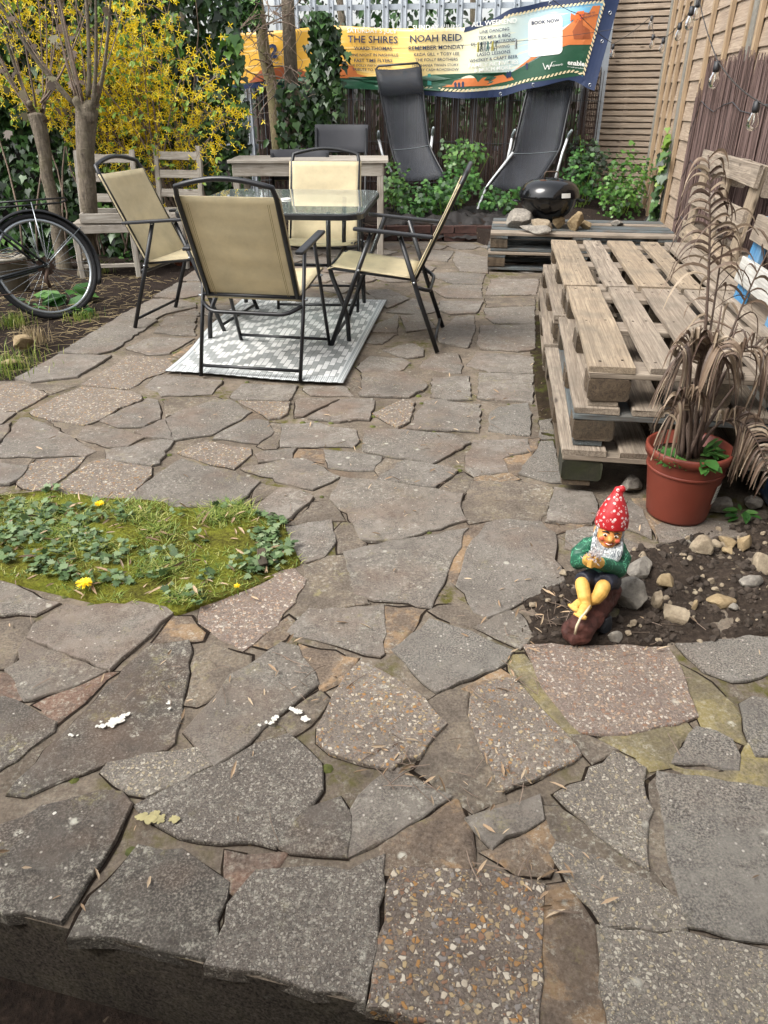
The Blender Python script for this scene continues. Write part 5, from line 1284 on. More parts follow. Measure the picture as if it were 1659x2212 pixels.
# ---- pollarded trees
def pollard(label, base, top, r, shoots, seed):
    rr = random.Random(seed); t = thing('pollarded_tree', label, 'tree', group='pollarded trees by the bicycle'); base, top = Vector(base), Vector(top)
    b = MB(); pts = [base.lerp(top, i / 8) + Vector((rr.uniform(-.012, .012), rr.uniform(-.012, .012), 0)) for i in range(9)]
    b.tube(pts, [r * 1.35, r * 1.1, r, r * .97, r, r * .95, r, r * 1.12, r * 1.25], 12)
    for k in range(7): a = rr.uniform(0, 6.28); b.ball(top + Vector((math.cos(a) * r * .8, math.sin(a) * r * .8, rr.uniform(-.08, .08))), r * rr.uniform(.4, .65), 8, 6)
    for k in range(5): a = rr.uniform(3.4, 6.0); q = base.lerp(top, rr.uniform(.25, .85)); b.ball(q + Vector((math.cos(a) * r * .85, math.sin(a) * r * .85, 0)), r * rr.uniform(.22, .4), 8, 6)
    o = b.build('trunk', M_BARK, t, True); m = o.modifiers.new('remesh', 'REMESH'); m.mode = 'VOXEL'; m.voxel_size = .014; m.use_smooth_shade = True
    LP, LN = [], []
    for k in range(shoots):
        a = rr.uniform(0, 6.28); L = rr.uniform(.7, 1.5); sp = rr.uniform(.05, .75); d0 = Vector((math.cos(a) * sp, math.sin(a) * sp * .6, 1)).normalized()
        s0 = top + Vector((math.cos(a) * r * .9, math.sin(a) * r * .6, rr.uniform(-.02, .08)))
        e = s0 + d0 * L + Vector((0, 0, -.1 * sp)); mid = s0 + Vector((d0.x, d0.y, .4)) * L * .45
        pp = bez(s0, mid, e, 10); r0 = rr.choice((.006, .007, .009, .02)); MB().tube(pp, [r0 * (1 - .07 * i) for i in range(11)], 6).build('shoot', M_BARK if r0 > .01 else M_TWIG, t, True)
        for i in (3, 5, 7, 9, 10):
            if rr.random() < .3: LP.append(tuple(pp[i] + Vector((rr.uniform(-.05, .05), -.02, rr.uniform(-.05, .03))))); LN.append((rr.uniform(-.5, .5), -.8, .5))
    for k in range(7): a = rr.uniform(0, 6.28); LP.append(tuple(top + Vector((math.cos(a) * .2, -.1 + .12 * math.sin(a), rr.uniform(-.15, .2))))); LN.append((rr.uniform(-.5, .5), -.8, .5))
    fol('leaves', M_BROWNL, 'lobed', LP, LN, NR.uniform(.05, .09, len(LP)), t, spin=.8); return t
pb = G(192, 590, -.03); pt = V(185, 232, pb.y - .02)
pollard('thick pollarded tree trunk with a knobbly head, nearest the old wooden chairs', (pb.x, pb.y, -.06), pt, .068, 17, 4)
pb2 = G(140, 580, -.03); pt2 = V(80, 245, pb2.y + .1)
pollard('slimmer pollarded tree trunk further left behind the bicycle wheel', (pb2.x, pb2.y, -.06), pt2, .052, 14, 9)
# ---- forsythia
fo = thing('forsythia', 'tall arching shrub covered in bright yellow flowers at the upper left', 'shrub'); rr = random.Random(3)
FP, FN_, FU, GP, GN = [], [], [], [], []
fb = V(365, 372, 7.25); fb.z = -.03
def flower(p):
    ax = Vector((rr.uniform(-.6, .6), -.9, rr.uniform(-.6, .4))).normalized(); a0 = rr.uniform(0, 6.28)
    x = ax.orthogonal().normalized(); y = ax.cross(x)
    for k in range(4): d = x * math.cos(a0 + k * 1.57) + y * math.sin(a0 + k * 1.57); FP.append(tuple(p)); FN_.append(tuple(ax)); FU.append(tuple(d + ax * .35))
for k in range(34):
    a = rr.uniform(0, 6.28); s0 = fb + Vector((math.cos(a) * .16, math.sin(a) * .1, 0))
    tx_ = rr.uniform(-1.75, .85); hz = rr.uniform(1.25, 2.35) if tx_ < .55 else rr.uniform(.8, 1.5); e = fb + Vector((tx_, rr.uniform(-.5, .15) - .1, hz)); mid = s0 + Vector((tx_ * .25, 0, hz * rr.uniform(.75, 1.05)))
    pp = bez(s0, mid, e, 16); MB().tube(pp, [.011 - .0006 * i for i in range(17)], 5).build('branch', M_TWIG, fo, True)
    for i in range(6, 17):
        for q in range(3):
            tw = pp[i] + Vector((rr.uniform(-.24, .24), rr.uniform(-.2, .06), rr.uniform(-.22, .14)))
            if q == 0: MB().tube([pp[i], (pp[i] + tw) / 2 + Vector((0, 0, .02)), tw], [.003, .0025, .0015], 4, cap=False).build('twig', M_TWIG, fo, True)
            for f in range(rr.randrange(2, 6)): flower(pp[i].lerp(tw, rr.uniform(.1, 1.1)) + Vector((rr.uniform(-.035, .035),) * 1 + (rr.uniform(-.035, .035), rr.uniform(-.04, .03))))
            if rr.random() < .5: GP.append(tuple(tw)); GN.append((rr.uniform(-.5, .5), -.7, .5))
fol('flowers', M_YEL, 'petal', FP, FN_, NR.uniform(.019, .034, len(FP)), fo, up=FU, spin=.15, tilt=.15)
fol('leaves', M_FGREEN, 'oval', GP * 3, GN * 3, NR.uniform(.03, .06, len(GP) * 3), fo, spin=3)
# tangle of dry stems under the shrub
dt = MB(); rr = random.Random(21)
for k in range(420):
    c = Vector((rr.uniform(-1.75, -.2), rr.uniform(7.2, 8.3), rr.uniform(.0, .28))); a = rr.uniform(0, 6.28); L = rr.uniform(.12, .4); d = Vector((math.cos(a), math.sin(a) * .6, rr.uniform(-.3, .3))) * L
    dt.tube(bez(c - d / 2, c + Vector((0, 0, rr.uniform(.0, .09))), c + d / 2, 4), .003, 3, cap=False)
tag(dt.build('dry_stems', M_TWIG), 'tangle of dry brown stems heaped under the yellow shrub', 'stems', None, 'stuff')
# ---- trees at the back fence
def back_tree(label, pts, rs, mat, name='tree'):
    t = thing(name, label, 'tree', group='trees at the steel fence'); MB().tube(pts, rs, 10).build('trunk', mat, t, True); return t
t = back_tree('pale slender tree trunk in front of the steel fence, left of the ivy', [V(605, 345, 8.75) - Vector((0, 0, .2)), V(600, 300, 8.75), V(590, 200, 8.77), V(572, 120, 8.8), V(560, 30, 8.8), V(548, -60, 8.8)], [.075, .07, .065, .062, .058, .05], M_BARKL)
t2 = back_tree('brown upright tree trunk wrapped by ivy on its right side', [V(632, 345, 8.9) - Vector((0, 0, .2)), V(632, 260, 8.9), V(628, 140, 8.9), V(622, 20, 8.9), V(620, -60, 8.9)], [.085, .075, .07, .066, .06], M_BARK)
rr = random.Random(8)
for k in range(34):
    y0 = rr.uniform(-10, 200); s0 = V(rr.choice((575, 590, 628)), y0, 8.75); e = V(rr.uniform(480, 680), y0 + rr.uniform(-60, 110), rr.uniform(8.3, 8.7)); m_ = (s0 + e) / 2 + Vector((rr.uniform(-.12, .12), -.05, rr.uniform(-.15, .2)))
    pp = bez(s0, m_, e, 8); MB().tube(pp, [.009 * rr.choice((.5, .7, 1)) * (1 - .09 * i) for i in range(9)], 5).build('branch', M_TWIG, t, True)
    for i in (4, 6, 8):
        q = pp[i] + Vector((rr.uniform(-.2, .2), rr.uniform(-.1, .05), rr.uniform(-.2, .15))); MB().tube([pp[i], (pp[i] + q) / 2 + Vector((.03, 0, .02)), q], [.003, .0025, .001], 4, cap=False).build('twig', M_TWIG, t, True)
iv = thing('climbing_ivy', 'thick column of climbing ivy hanging over the left end of the banner', 'ivy'); P = []
for i in range(1300):
    v = NR.uniform(0, 1); y = 25 + 275 * v; w_ = 26 + 34 * math.sin(min(1, v * 1.15) * 3.0) ** .7; x = 690 + 14 * math.sin(v * 5) + NR.normal(0, .3) * w_
    q = V(x, y, 8.72 - NR.uniform(0, .16)); P.append(tuple(q))
for i in range(380): q = V(NR.uniform(600, 740), NR.uniform(180, 330), 8.62 - NR.uniform(0, .2)); P.append(tuple(q))
for i in range(160): q = V(NR.uniform(480, 560), NR.uniform(0, 60), 8.6); P.append(tuple(q))
fol('foliage', M_IVY, 'ivy', P, [(.1, -1, .3)] * len(P), NR.uniform(.05, .1, len(P)), iv, spin=.8)
fol('new_foliage', M_IVYL, 'ivy', P[1700:], [(.1, -1, .5)] * len(P[1700:]), NR.uniform(.05, .09, len(P) - 1700), iv, spin=1.2)
MB().tube([V(640, 330, 8.8), V(668, 240, 8.75), V(690, 140, 8.75), V(690, 30, 8.75)], .02, 6).build('stem', M_TWIG, iv, True)
# ---- trees beyond the steel fence
def far_tree(label, x, y, h, w_, n, mat, seed):
    t = thing('background_tree', label, 'tree', (0, 0, 0), 0, 'trees beyond the steel fence'); rg = np.random.default_rng(seed)
    MB().tube([(x, y, 0), (x + .1, y, h * .5), (x, y, h * .9)], [.1, .07, .03], 8).build('trunk', M_BARK, t, True)
    cl_ = rg.normal(0, 1, (16, 3)) * [w_ * .5, .45, h * .3] + [x, y, h * .5]
    P = cl_[rg.integers(0, 16, n)] + rg.normal(0, 1, (n, 3)) * [w_ * .17, .22, h * .12]; P = P[P[:, 2] > .05]
    fol('crown', mat, 'oval', P, np.tile([0, -1, .4], (len(P), 1)), rg.uniform(.06, .13, len(P)), t, spin=2); return t
for i, (x, y, h, w_, n, m_) in enumerate(((-2.6, 11.2, 3.2, 1.4, 2000, M_DKGREEN), (-.6, 11.6, 3.0, 1.3, 1500, M_DKGREEN), (1.1, 11.4, 3.1, 1.3, 1500, M_IVY), (2.9, 11.4, 3.2, 1.3, 2600, M_DKGREEN))):
    far_tree(['dark evergreen beyond the fence at the far left', 'dark leafy tree beyond the fence behind the ivy column', 'ivy clad tree beyond the fence above the banner', 'dark leafy tree beyond the fence behind the slatted fence'][i], x, y, h, w_, n, m_, 30 + i)
far_tree('low green growth seen through the reed screen', .4, 10.3, 1.3, 2.6, 2600, M_IVY, 44)
# ---- leafy plants in the raised bed
def clump(label, c, rx, rz_, n, mat, kind='lobed', sz=(.035, .06), seed=1, name='leafy_plant', ry=.25, cat='plant', base=BEDZ):
    rg = np.random.default_rng(seed); t = thing(name, label, cat, group='leafy plants in the raised bed'); c = Vector(c)
    d = rg.normal(0, 1, (n, 3)); d /= np.linalg.norm(d, axis=1)[:, None]; rad_ = rg.uniform(.35, 1.05, n) ** .6
    P = d * rad_[:, None] * [rx, ry, rz_] + [c.x, c.y, c.z + rz_ * .8]
    P[:, 2] += 1.1 * rz_ * np.array([nz(a, b_, 6, seed) for a, b_ in P[:, :2]])
    P = P[P[:, 2] > base - .02]; Nv = (P - [c.x, c.y + .3, c.z - .1]) + [0, -.15, .35]
    fol('foliage', mat, kind, P, Nv / (np.linalg.norm(Nv, axis=1)[:, None]), rg.uniform(sz[0], sz[1], len(P)), t, spin=2.2, tilt=.4)
    for k in range(9):
        q = P[rg.integers(0, len(P))]; MB().tube([(c.x + rg.uniform(-.05, .05), c.y, base - .02), ((c.x + q[0]) / 2, (c.y + q[1]) / 2, q[2] * .6), tuple(q)], .003, 4, cap=False).build('stem', M_FGREEN, t, True)
    return t
for i, (lab, px, py, Y, rx, rz_, n, m_) in enumerate((
    ('bright green plant growing through the lounger behind the wooden table', 905, 430, 8.38, .26, .17, 330, M_GREEN), ('green leafy plant between the wooden table leg and the lounger', 855, 400, 8.45, .15, .20, 220, M_IVYL),
    ('bushy green plant between the two loungers', 990, 395, 8.5, .25, .17, 300, M_GREEN), ('tall ivy leaved plant behind the gap between the loungers', 1000, 330, 8.85, .28, .16, 230, M_IVYL),
    ('low green plant under the front edge of the barbecue lounger', 1080, 430, 8.45, .24, .11, 240, M_GREEN), ('green plant beside the right arm of the barbecue lounger', 1255, 375, 8.6, .22, .2, 300, M_GREEN),
    ('large dark green shrub in the far right fence corner', 1350, 400, 8.35, .26, .27, 520, M_IVYL), ('dark low foliage at the foot of the steel fence on the right', 1275, 335, 8.85, .25, .18, 260, M_DKGREEN), ('green tuft just left of the right arm of the first lounger', 960, 420, 8.3, .15, .12, 160, M_GREEN))):
    p = V(px, py, Y); clump(lab, (p.x, p.y, max(BEDZ, p.z - rz_ * .9)), rx, rz_, n, m_, 'lobed', (.03, .062), 60 + i)
# ivy up the near concrete post
t = thing('post_ivy', 'ivy strand climbing the concrete post right of the blue pallets', 'ivy'); P = []
for i in range(110): v = NR.uniform(0, 1) ** 1.6; q = fp(-.07 + NR.normal(0, .05), .02 + v * .85, .07 + NR.uniform(0, .05)); P.append(tuple(q))
fol('foliage', M_IVY, 'ivy', P, [(-.9, -.6, .4)] * len(P), NR.uniform(.05, .1, len(P)), t, spin=.9)
P = [tuple(fp(-.07 + NR.normal(0, .05), NR.uniform(.5, 1.05), .1)) for i in range(22)]; fol('new_foliage', M_FGREEN, 'ivy', P, [(-.9, -.6, .4)] * len(P), NR.uniform(.05, .09, len(P)), t, spin=.9)
# ---- black weed membrane crumpled along the edge of the bed
def membrane(name, label, x0, x1, y0, y1, zf):
    b = MB(); nx, ny = 90, 34
    for j in range(ny + 1):
        for i in range(nx + 1):
            x = x0 + (x1 - x0) * i / nx; y = y0 + (y1 - y0) * j / ny + .05 * nz(x, j, 3, 2)
            rd = abs(nz(x, y, 5, 8)) * .10 + abs(nz(x, y, 13, 4)) * .035; b.v.append((x, y, zf(x, y) + rd))
    b.f = [(j * (nx + 1) + i, j * (nx + 1) + i + 1, (j + 1) * (nx + 1) + i + 1, (j + 1) * (nx + 1) + i) for j in range(ny) for i in range(nx)]; b.m = [0] * len(b.f)
    o = b.build(name, plain('membrane', '1d1917', .75, 0, .25, 30, .3), None, True); tag(o, label, 'membrane', 'black weed membrane sheets'); return o
membrane('weed_membrane', 'crumpled black weed membrane draped over the bed edge under the loungers', -.05, 1.35, 7.78, 8.62, lambda x, y: bed_z(x, y) - .01 if y > 7.9 else .02 + (y - 7.78) * 1.1)
membrane('weed_membrane', 'crumpled black weed membrane behind the barbecue by the right fence', 1.45, 2.68, 7.28, 8.0, lambda x, y: bed_z(x, y) - .02)
# ---- left soil: stones, weeds, dry grass
def grasses(name, label, cat, pts, hs, mat, w_=.002, kind='stuff', parent=None, bend=.5):
    b = MB(); rr = random.Random(len(pts))
    for (x, y, z), h in zip(pts, hs):
        a = rr.uniform(0, 6.28); d = Vector((math.cos(a), math.sin(a), 0)); s = Vector((-d.y, d.x, 0)) * w_ * rr.uniform(.6, 1.2); p = Vector((x, y, z)); k = h * bend * rr.uniform(.3, 1.3)
        m_ = p + Vector((0, 0, h * .6)) + d * k * .35; e = p + Vector((0, 0, h * rr.uniform(.75, 1))) + d * k
        b.add([p - s, p + s, m_ + s * .8, m_ - s * .8, e], [(0, 1, 2, 3), (3, 2, 4)])
    o = b.build(name, mat, parent)
    if label: tag(o, label, cat)
    if kind: o['kind'] = kind
    return o
M_GRASS = leafmat('grass_blade', ['465c20', '5f782a', '7b8f38', '9aa34c', 'b3ad6a'], .5, .3); M_DRYG = leafmat('dry_grass', ['7a6a4c', '988662', 'b3a17c', '5d4e38'], .8, .15)
rr = random.Random(77); pts = [(rr.uniform(-3.2, -1.65), rr.uniform(3.75, 6.3), -.035) for _ in range(900)]
pts = [p for p in pts if p[0] < -1.92 + (p[1] - 3.6) * .14]
lt = MB()
for x, y, z in pts:
    a = rr.uniform(0, 3.14); L = rr.uniform(.04, .16); d = Vector((math.cos(a), math.sin(a), 0)) * L / 2; c = Vector((x, y, soil_z(x, y) + .006)); lt.tube(bez(c - d, c + Vector((rr.uniform(-.012, .012), rr.uniform(-.012, .012), .01)), c + d, 3), .0014, 3, cap=False)
tag(lt.build('dry_grass_litter', M_DRYG), 'dry grass stalks scattered on the dark soil at the left', 'dry grass', None, 'stuff')
def tuft(label, px, py, n, h, z=-.03, mat=M_GRASS, spread=.05, name='grass_tuft', group='tufts on the left soil'):
    p = G(px, py, z); rr = random.Random(int(px)); q = [(p.x + rr.gauss(0, spread), p.y + rr.gauss(0, spread), z) for _ in range(n)]
    o = grasses(name, label, 'grass', q, [h * rr.uniform(.5, 1) for _ in range(n)], mat, kind='stuff'); o['group'] = group; return o
tuft('green tuft of leaves right of the bicycle wheel on the soil', 215, 590, 90, .16); tuft('grass tuft at the left picture edge above the kerb slabs', 8, 800, 260, .13, spread=.12); tuft('dry brown tuft beside the pale stone on the left soil', 75, 740, 130, .14, mat=M_DRYG); tuft('small green tuft by the kerb below the bicycle wheel', 178, 690, 120, .08)
tuft('grass tuft under the bicycle crank at the left edge', 30, 705, 160, .12)
def weed(label, px, py, n, s, z=-.03, kind='lobed', mat=M_GREEN, r=.05, h=.05, group='small weeds'):
    p = G(px, py, z); rg = np.random.default_rng(int(px * 7 + py)); a = rg.uniform(0, 6.28, n); q = rg.uniform(.2, 1, n) * r
    P = np.stack([p.x + np.cos(a) * q, p.y + np.sin(a) * q, z + rg.uniform(.2, 1, n) * h], 1); U = np.stack([np.cos(a), np.sin(a), .25 * np.ones(n)], 1)
    o = leaves('weed', mat, kind, P, np.tile([0, -.2, 1.0], (n, 1)), rg.uniform(.6, 1.1, n) * s, None, U, .3, .25); tag(o, label, 'weed', group); return o
weed('bright green leafy weed at the wooden chair foot', 318, 575, 60, .05, r=.09, h=.22); weed('green weed sprouting beside the old chair leg', 288, 575, 24, .045, r=.05, h=.12); weed('broad dock leaves behind the bicycle wheel', 150, 650, 9, .22, kind='oval', r=.04, h=.08); weed('leafy weed below the bicycle wheel near the kerb', 182, 680, 26, .05, r=.07, h=.06); weed('green leaves under the bicycle crank', 70, 668, 16, .12, kind='long', r=.08, h=.08)
p = G(47, 752, -.02); rock('pale sandy stone on the dark soil at the left', (p.x, p.y, -.035), .07, 41, (1.1, .8, .8), M_ROCKY, 0, 'stones on the left soil')
p = G(20, 785, -.02); rock('flat yellowish stone at the left picture edge', (p.x, p.y, -.035), .06, 42, (1.4, .7, .5), M_ROCKY, .3, 'stones on the left soil')
# ---- the patch of grass and moss in the paving
GPX = [(-80, 1080), (0, 1072), (120, 1062), (300, 1085), (530, 1090), (560, 1112), (612, 1130), (632, 1180), (650, 1215), (560, 1262), (470, 1298), (375, 1328), (300, 1310), (230, 1304), (60, 1266), (0, 1248), (-80, 1225)]
gpoly = [tuple(G(x, y)[:2]) for x, y in GPX]
def mossmat():
    a = NM('moss_ground'); v = a.coords(); n1 = a.noise(v, 90, 5, .7); n2 = a.noise(v, 7, 5, .6); c = a.ramp(n2, [(.34, '3a3020'), (.46, '565020'), (.56, '6b6c24'), (.7, '586628')]); c = a.mix(.45, c, a.ramp(n1, [(.35, '25240f'), (.66, '8b9038')]))
    a.val('Base Color', c).val('Roughness', .95).val('Specular IOR Level', .1); a.bump(n1, .9, .012); return a.m
def gz(x, y): return .004 + .012 * nz(x, y, 4, 6) + .008 * nz(x, y, 16, 2)
gp = sheet('mossy_ground', gpoly, mossmat(), gz, .02, skirt=-.03)
rr = random.Random(9); GB, GH, DB = [], [], []
tufts = [(rr.choice(((180, 1130), (300, 1115), (500, 1110), (315, 1240), (360, 1235), (90, 1130), (150, 1160), (380, 1300), (340, 1150), (60, 1105), (230, 1195), (440, 1120)))) for _ in range(40)]
xs = [p[0] for p in gpoly]; ys = [p[1] for p in gpoly]
while len(GB) < 6500:
    if rr.random() < .3: q = rr.choice(tufts); c = G(q[0], q[1]); x, y, h = c.x + rr.gauss(0, .04), c.y + rr.gauss(0, .035), rr.uniform(.012, .032)
    else: x, y, h = rr.uniform(min(xs), max(xs)), rr.uniform(min(ys), max(ys)), rr.uniform(.005, .016)
    if inside((x, y), gpoly) and nz(x, y, 7, 12) > -.15 - .4 * (h > .03): GB.append((x, y, gz(x, y) - .002)); GH.append(h)
grasses('grass', 'short green and yellowish grass growing in the gap of the paving', 'grass', GB, GH, M_GRASS, .0017, bend=2.2)
P, U = [], []
cent = [(rr.uniform(min(xs), max(xs)), rr.uniform(min(ys), max(ys))) for _ in range(60)] + [tuple(G(rr.uniform(0, 260), rr.uniform(1090, 1260))[:2]) for _ in range(55)] + [tuple(G(rr.uniform(540, 630), rr.uniform(1130, 1230))[:2]) for _ in range(22)]
for cx, cy in cent:
    if not inside((cx, cy), gpoly): continue
    for k in range(rr.randrange(6, 13)): a = rr.uniform(0, 6.28); P.append((cx + .012 * math.cos(a), cy + .012 * math.sin(a), gz(cx, cy) + rr.uniform(.004, .025))); U.append((math.cos(a), math.sin(a), rr.uniform(0, .5)))
o = leaves('weed_leaves', leafmat('weed_leaf', ['3c5230', '526b40', '6a8152', '869570'], .5, .2), 'lobed', P, [(0, 0, 1)] * len(P), NR.uniform(.012, .034, len(P)), None, U, .2, .35); tag(o, 'low dark green weed rosettes covering the grass patch', 'weeds', None, 'stuff')
P, U = [], []
for k in range(230):
    x, y = rr.uniform(min(xs), max(xs)), rr.uniform(min(ys), max(ys))
    if inside((x, y), gpoly): a = rr.uniform(0, 6.28); P.append((x, y, gz(x, y) + rr.uniform(.004, .022))); U.append((math.cos(a), math.sin(a), rr.uniform(-.1, .3)))
o = leaves('dead_leaves', M_DRY, 'long', P, [(0, 0, 1)] * len(P), NR.uniform(.02, .06, len(P)), None, U, .1, .4); tag(o, 'brown dead leaves and stalks lying in the grass patch', 'dead leaves', None, 'stuff')
def dandelion(label, px, py, s=1):
    p = G(px, py, .03); t = thing('dandelion', label, 'flower', (p.x, p.y, .0), 0, 'dandelions in the grass patch'); Pp, Uu = [], []
    for k in range(46): a = k * 2.4; q = .2 + .8 * (k / 46); Pp.append((0, 0, .034 + .003 * (1 - q))); Uu.append((math.cos(a) * q, math.sin(a) * q, 1.1 - q))
    leaves('petals', M_YEL, 'petal', Pp, [(0, 0, 1)] * 46, np.full(46, .022 * s), t, Uu, .1, .15); MB().tube([(0, .004, 0), (0, 0, .034)], .002, 5).build('stem', M_FGREEN, t)
    return t
dandelion('open yellow dandelion near the lower edge of the grass patch', 182, 1262, 1.1); dandelion('small yellow dandelion at the upper edge of the grass patch', 215, 1090, .8); dandelion('tiny half closed yellow dandelion at the right of the grass patch', 512, 1268, .45)
o = board('wood_chip', None, G(562, 1188, .02), G(570, 1222, .02), .025, .012, M_BLOCK); tag(o, 'small flat strip of wood lying in the grass patch', 'wood chip')
# ---- soil bed round the gnome
SPX = [(1150, 1340), (1130, 1300), (1216, 1242), (1262, 1215), (1275, 1180), (1330, 1200), (1440, 1175), (1520, 1150), (1720, 1105), (1760, 1360), (1659, 1368), (1560, 1378), (1480, 1394), (1300, 1392), (1150, 1388), (1125, 1360)]
spoly = [tuple(G(x, y)[:2]) for x, y in SPX]
def sz_(x, y): return -.002 + .014 * nz(x, y, 5, 1) + .015 * nz(x, y, 18, 3) + .011 * abs(nz(x, y, 42, 4))
sheet('gnome_soil', spoly, soilmat('soil_dark', ['2a241f', '453b33', '62564a', 'a2957f']), sz_, .012, skirt=-.04).name = 'soil_bed'
# dark soil in the shade right of the pot and along the pallets
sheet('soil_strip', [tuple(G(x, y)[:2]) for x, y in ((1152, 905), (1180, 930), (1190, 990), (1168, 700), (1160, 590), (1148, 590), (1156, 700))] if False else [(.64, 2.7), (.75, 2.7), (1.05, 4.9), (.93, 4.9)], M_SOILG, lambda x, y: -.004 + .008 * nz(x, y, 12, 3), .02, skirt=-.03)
dk = [(.98, 2.12), (1.2, 2.26), (1.7, 2.1), (2.3, 1.9), (2.3, 2.42), (.72, 2.58), (.72, 2.46)]
def q4(c): return ((2200 + .916 * c[0]) / 1.8517, (1900 + .916 * c[1]) / 1.8517)
for lab, c, r_, sq, mt, sd_ in (
    ('whitish flat boulder just right of the gnome', (390, 425), .062, (1.1, .8, .75), M_ROCKG, 51), ('large angular grey brown stone in front of the gnome bed', (350, 560), .066, (1.0, .85, .95), M_ROCKG, 52), ('round knobbly sandy flint in the middle of the soil bed', (505, 492), .036, (1, .95, .95), M_ROCKY, 53),
    ('upright pale stone between two larger stones on the soil', (470, 578), .038, (.8, .7, 1.1), M_ROCK, 54), ('blocky pale stone low in the middle of the soil bed', (555, 625), .058, (1.1, .75, .8), M_ROCK, 55), ('flat sandy stone half sunk at the right of the bed', (740, 550), .05, (1.2, .8, .5), M_ROCKY, 56),
    ('oval whitish stone at the right of the soil bed', (862, 478), .047, (1.2, .7, .6), M_ROCKG, 57), ('squarish sandy stone at the upper edge of the soil bed', (655, 335), .052, (1, .9, .95), M_ROCK, 58), ('small round stone in the row behind the soil bed', (720, 308), .03, (1, .9, .8), M_ROCK, 59), ('yellowish stone in the row behind the soil bed', (775, 300), .034, (1.2, .8, .7), M_ROCKY, 60),
    ('lower yellow stone touching the row behind the bed', (775, 340), .03, (1, .8, .8), M_ROCKY, 61), ('rightmost angular yellow stone of the row behind the bed', (845, 322), .045, (1.1, .8, .8), M_ROCKY, 62), ('large sandy stone cut by the right picture edge', (930, 405), .055, (1, .8, .9), M_ROCK, 63), ('small sandy pebble at the centre right of the soil bed', (632, 575), .02, (1, .8, .9), M_ROCKY, 64),
    ('small grey pebble beside the flat sandy stone', (795, 580), .02, (1, .8, .7), M_ROCKG, 65), ('pinkish stone lying by the gnome log', (280, 722), .026, (1, 1, .9), M_ROCKG, 66), ('stone under the pallet stack left of the red pot', (355, 65), .055, (1.1, .9, .9), M_ROCKG, 67), ('grey stone behind the red pot on the right', (735, 150), .055, (1.1, .9, .9), M_ROCKG, 68), ('dark grey stone in the shade right of the red pot', (875, 135), .045, (1, 1, .8), M_ROCKG, 69)):
    p = G(*q4(c)); rock(lab, (p.x, p.y, -.006), r_ * .82, sd_, sq, mt, R.uniform(0, 6), 'stones round the gnome')
rr = random.Random(5); cb = MB(); n = 0
me_ = [rockmesh(1, 100 + i) for i in range(3)]
while n < 800:
    x, y = rr.uniform(.2, 1.5), rr.uniform(1.45, 2.2)
    if not inside((x, y), spoly): continue
    m_ = rr.choice(me_); s = rr.choice((.003, .004, .005, .006, .008, .011, .014)); c = Vector((x, y, sz_(x, y) + s * .3)); Mr = Matrix.Rotation(rr.uniform(0, 6.28), 3, 'Z')
    cb.add([c + Mr @ v.co * s for v in m_.vertices], [tuple(p.vertices) for p in m_.polygons], rr.choice((0, 0, 0, 0, 0, 0, 1))); n += 1
o = cb.build('soil_crumbs', [plain('soil_crumb', '3a3129', .95, 0, .3), M_ROCK]); tag(o, 'small clods and pebbles strewn over the dark soil round the gnome', 'pebbles', None, 'stuff')
# ---- fallen leaves and twigs on the paving
P, U = [], []; rr = random.Random(31)
hot = [(1130, 1880), (1085, 1700), (1210, 1905), (880, 1640), (1130, 1470), (640, 1470), (1040, 960), (940, 1040), (930, 1650), (1400, 1380), (1220, 1300), (1160, 1340), (420, 1480), (1080, 860), (1180, 960)]
for k in range(400):
    if k < 130: q = rr.choice(hot); c = G(q[0] + rr.gauss(0, 60), q[1] + rr.gauss(0, 40))
    else: c = Vector((rr.uniform(-1.4, 1.1), .8 + 5.6 * rr.random() ** 1.2, 0))
    if c.y < step_y(c.x) + .03 or c.x < -1.75 + (c.y - 4.4) * .12 and c.y > 3.6: continue
    a = rr.uniform(0, 6.28); P.append((c.x, c.y, .007 + rr.uniform(0, .006))); U.append((math.cos(a), math.sin(a), rr.uniform(-.05, .2)))
o = leaves('leaf_litter', M_DRY, 'long', P, [(0, 0, 1)] * len(P), NR.uniform(.015, .042, len(P)), None, U, .1, .35); tag(o, 'dry narrow leaves scattered over the paving joints', 'leaf litter', None, 'stuff')
tw = MB()
for k in range(260):
    c = Vector((rr.uniform(-1.4, 1.1), .8 + 6.6 * rr.random(), .008))
    if k < 110: q = rr.choice(hot); c = G(q[0] + rr.gauss(0, 50), q[1] + rr.gauss(0, 35), .008)
    if c.y < step_y(c.x) + .05 or (c.x < -1.75 + (c.y - 4.4) * .12): continue
    a = rr.uniform(0, 6.28); L = rr.uniform(.02, .08); d = Vector((math.cos(a), math.sin(a), 0)) * L / 2; tw.tube(bez(c - d, c + Vector((rr.uniform(-.01, .01), rr.uniform(-.01, .01), .004)), c + d, 3), .0011, 3, cap=False)
tag(tw.build('twig_litter', M_TWIG), 'thin dry twigs lying about on the patio slabs', 'twigs', None, 'stuff')
# crumbs of soil and moss tufts in the joints
M_MOSS = plain('moss', '4c5020', .95, 0, .35, 90, .6); ms = MB()
for k in range(420):
    c = Vector((rr.uniform(-1.5, 1.0), .75 + 6.3 * rr.random(), 0))
    if c.y < step_y(c.x) + .05 or (c.x < -1.75 + (c.y - 4.4) * .12) or any(inside((c.x, c.y), p) for p in SLABS) or inside((c.x, c.y), spoly): continue
    s = rr.uniform(.006, .018); ms.ball((c.x, c.y, -.012), (s, s, s * .55), 7, 4)
tag(ms.build('joint_moss', M_MOSS, None, True), 'cushions of moss in the joints between the slabs', 'moss', None, 'stuff')
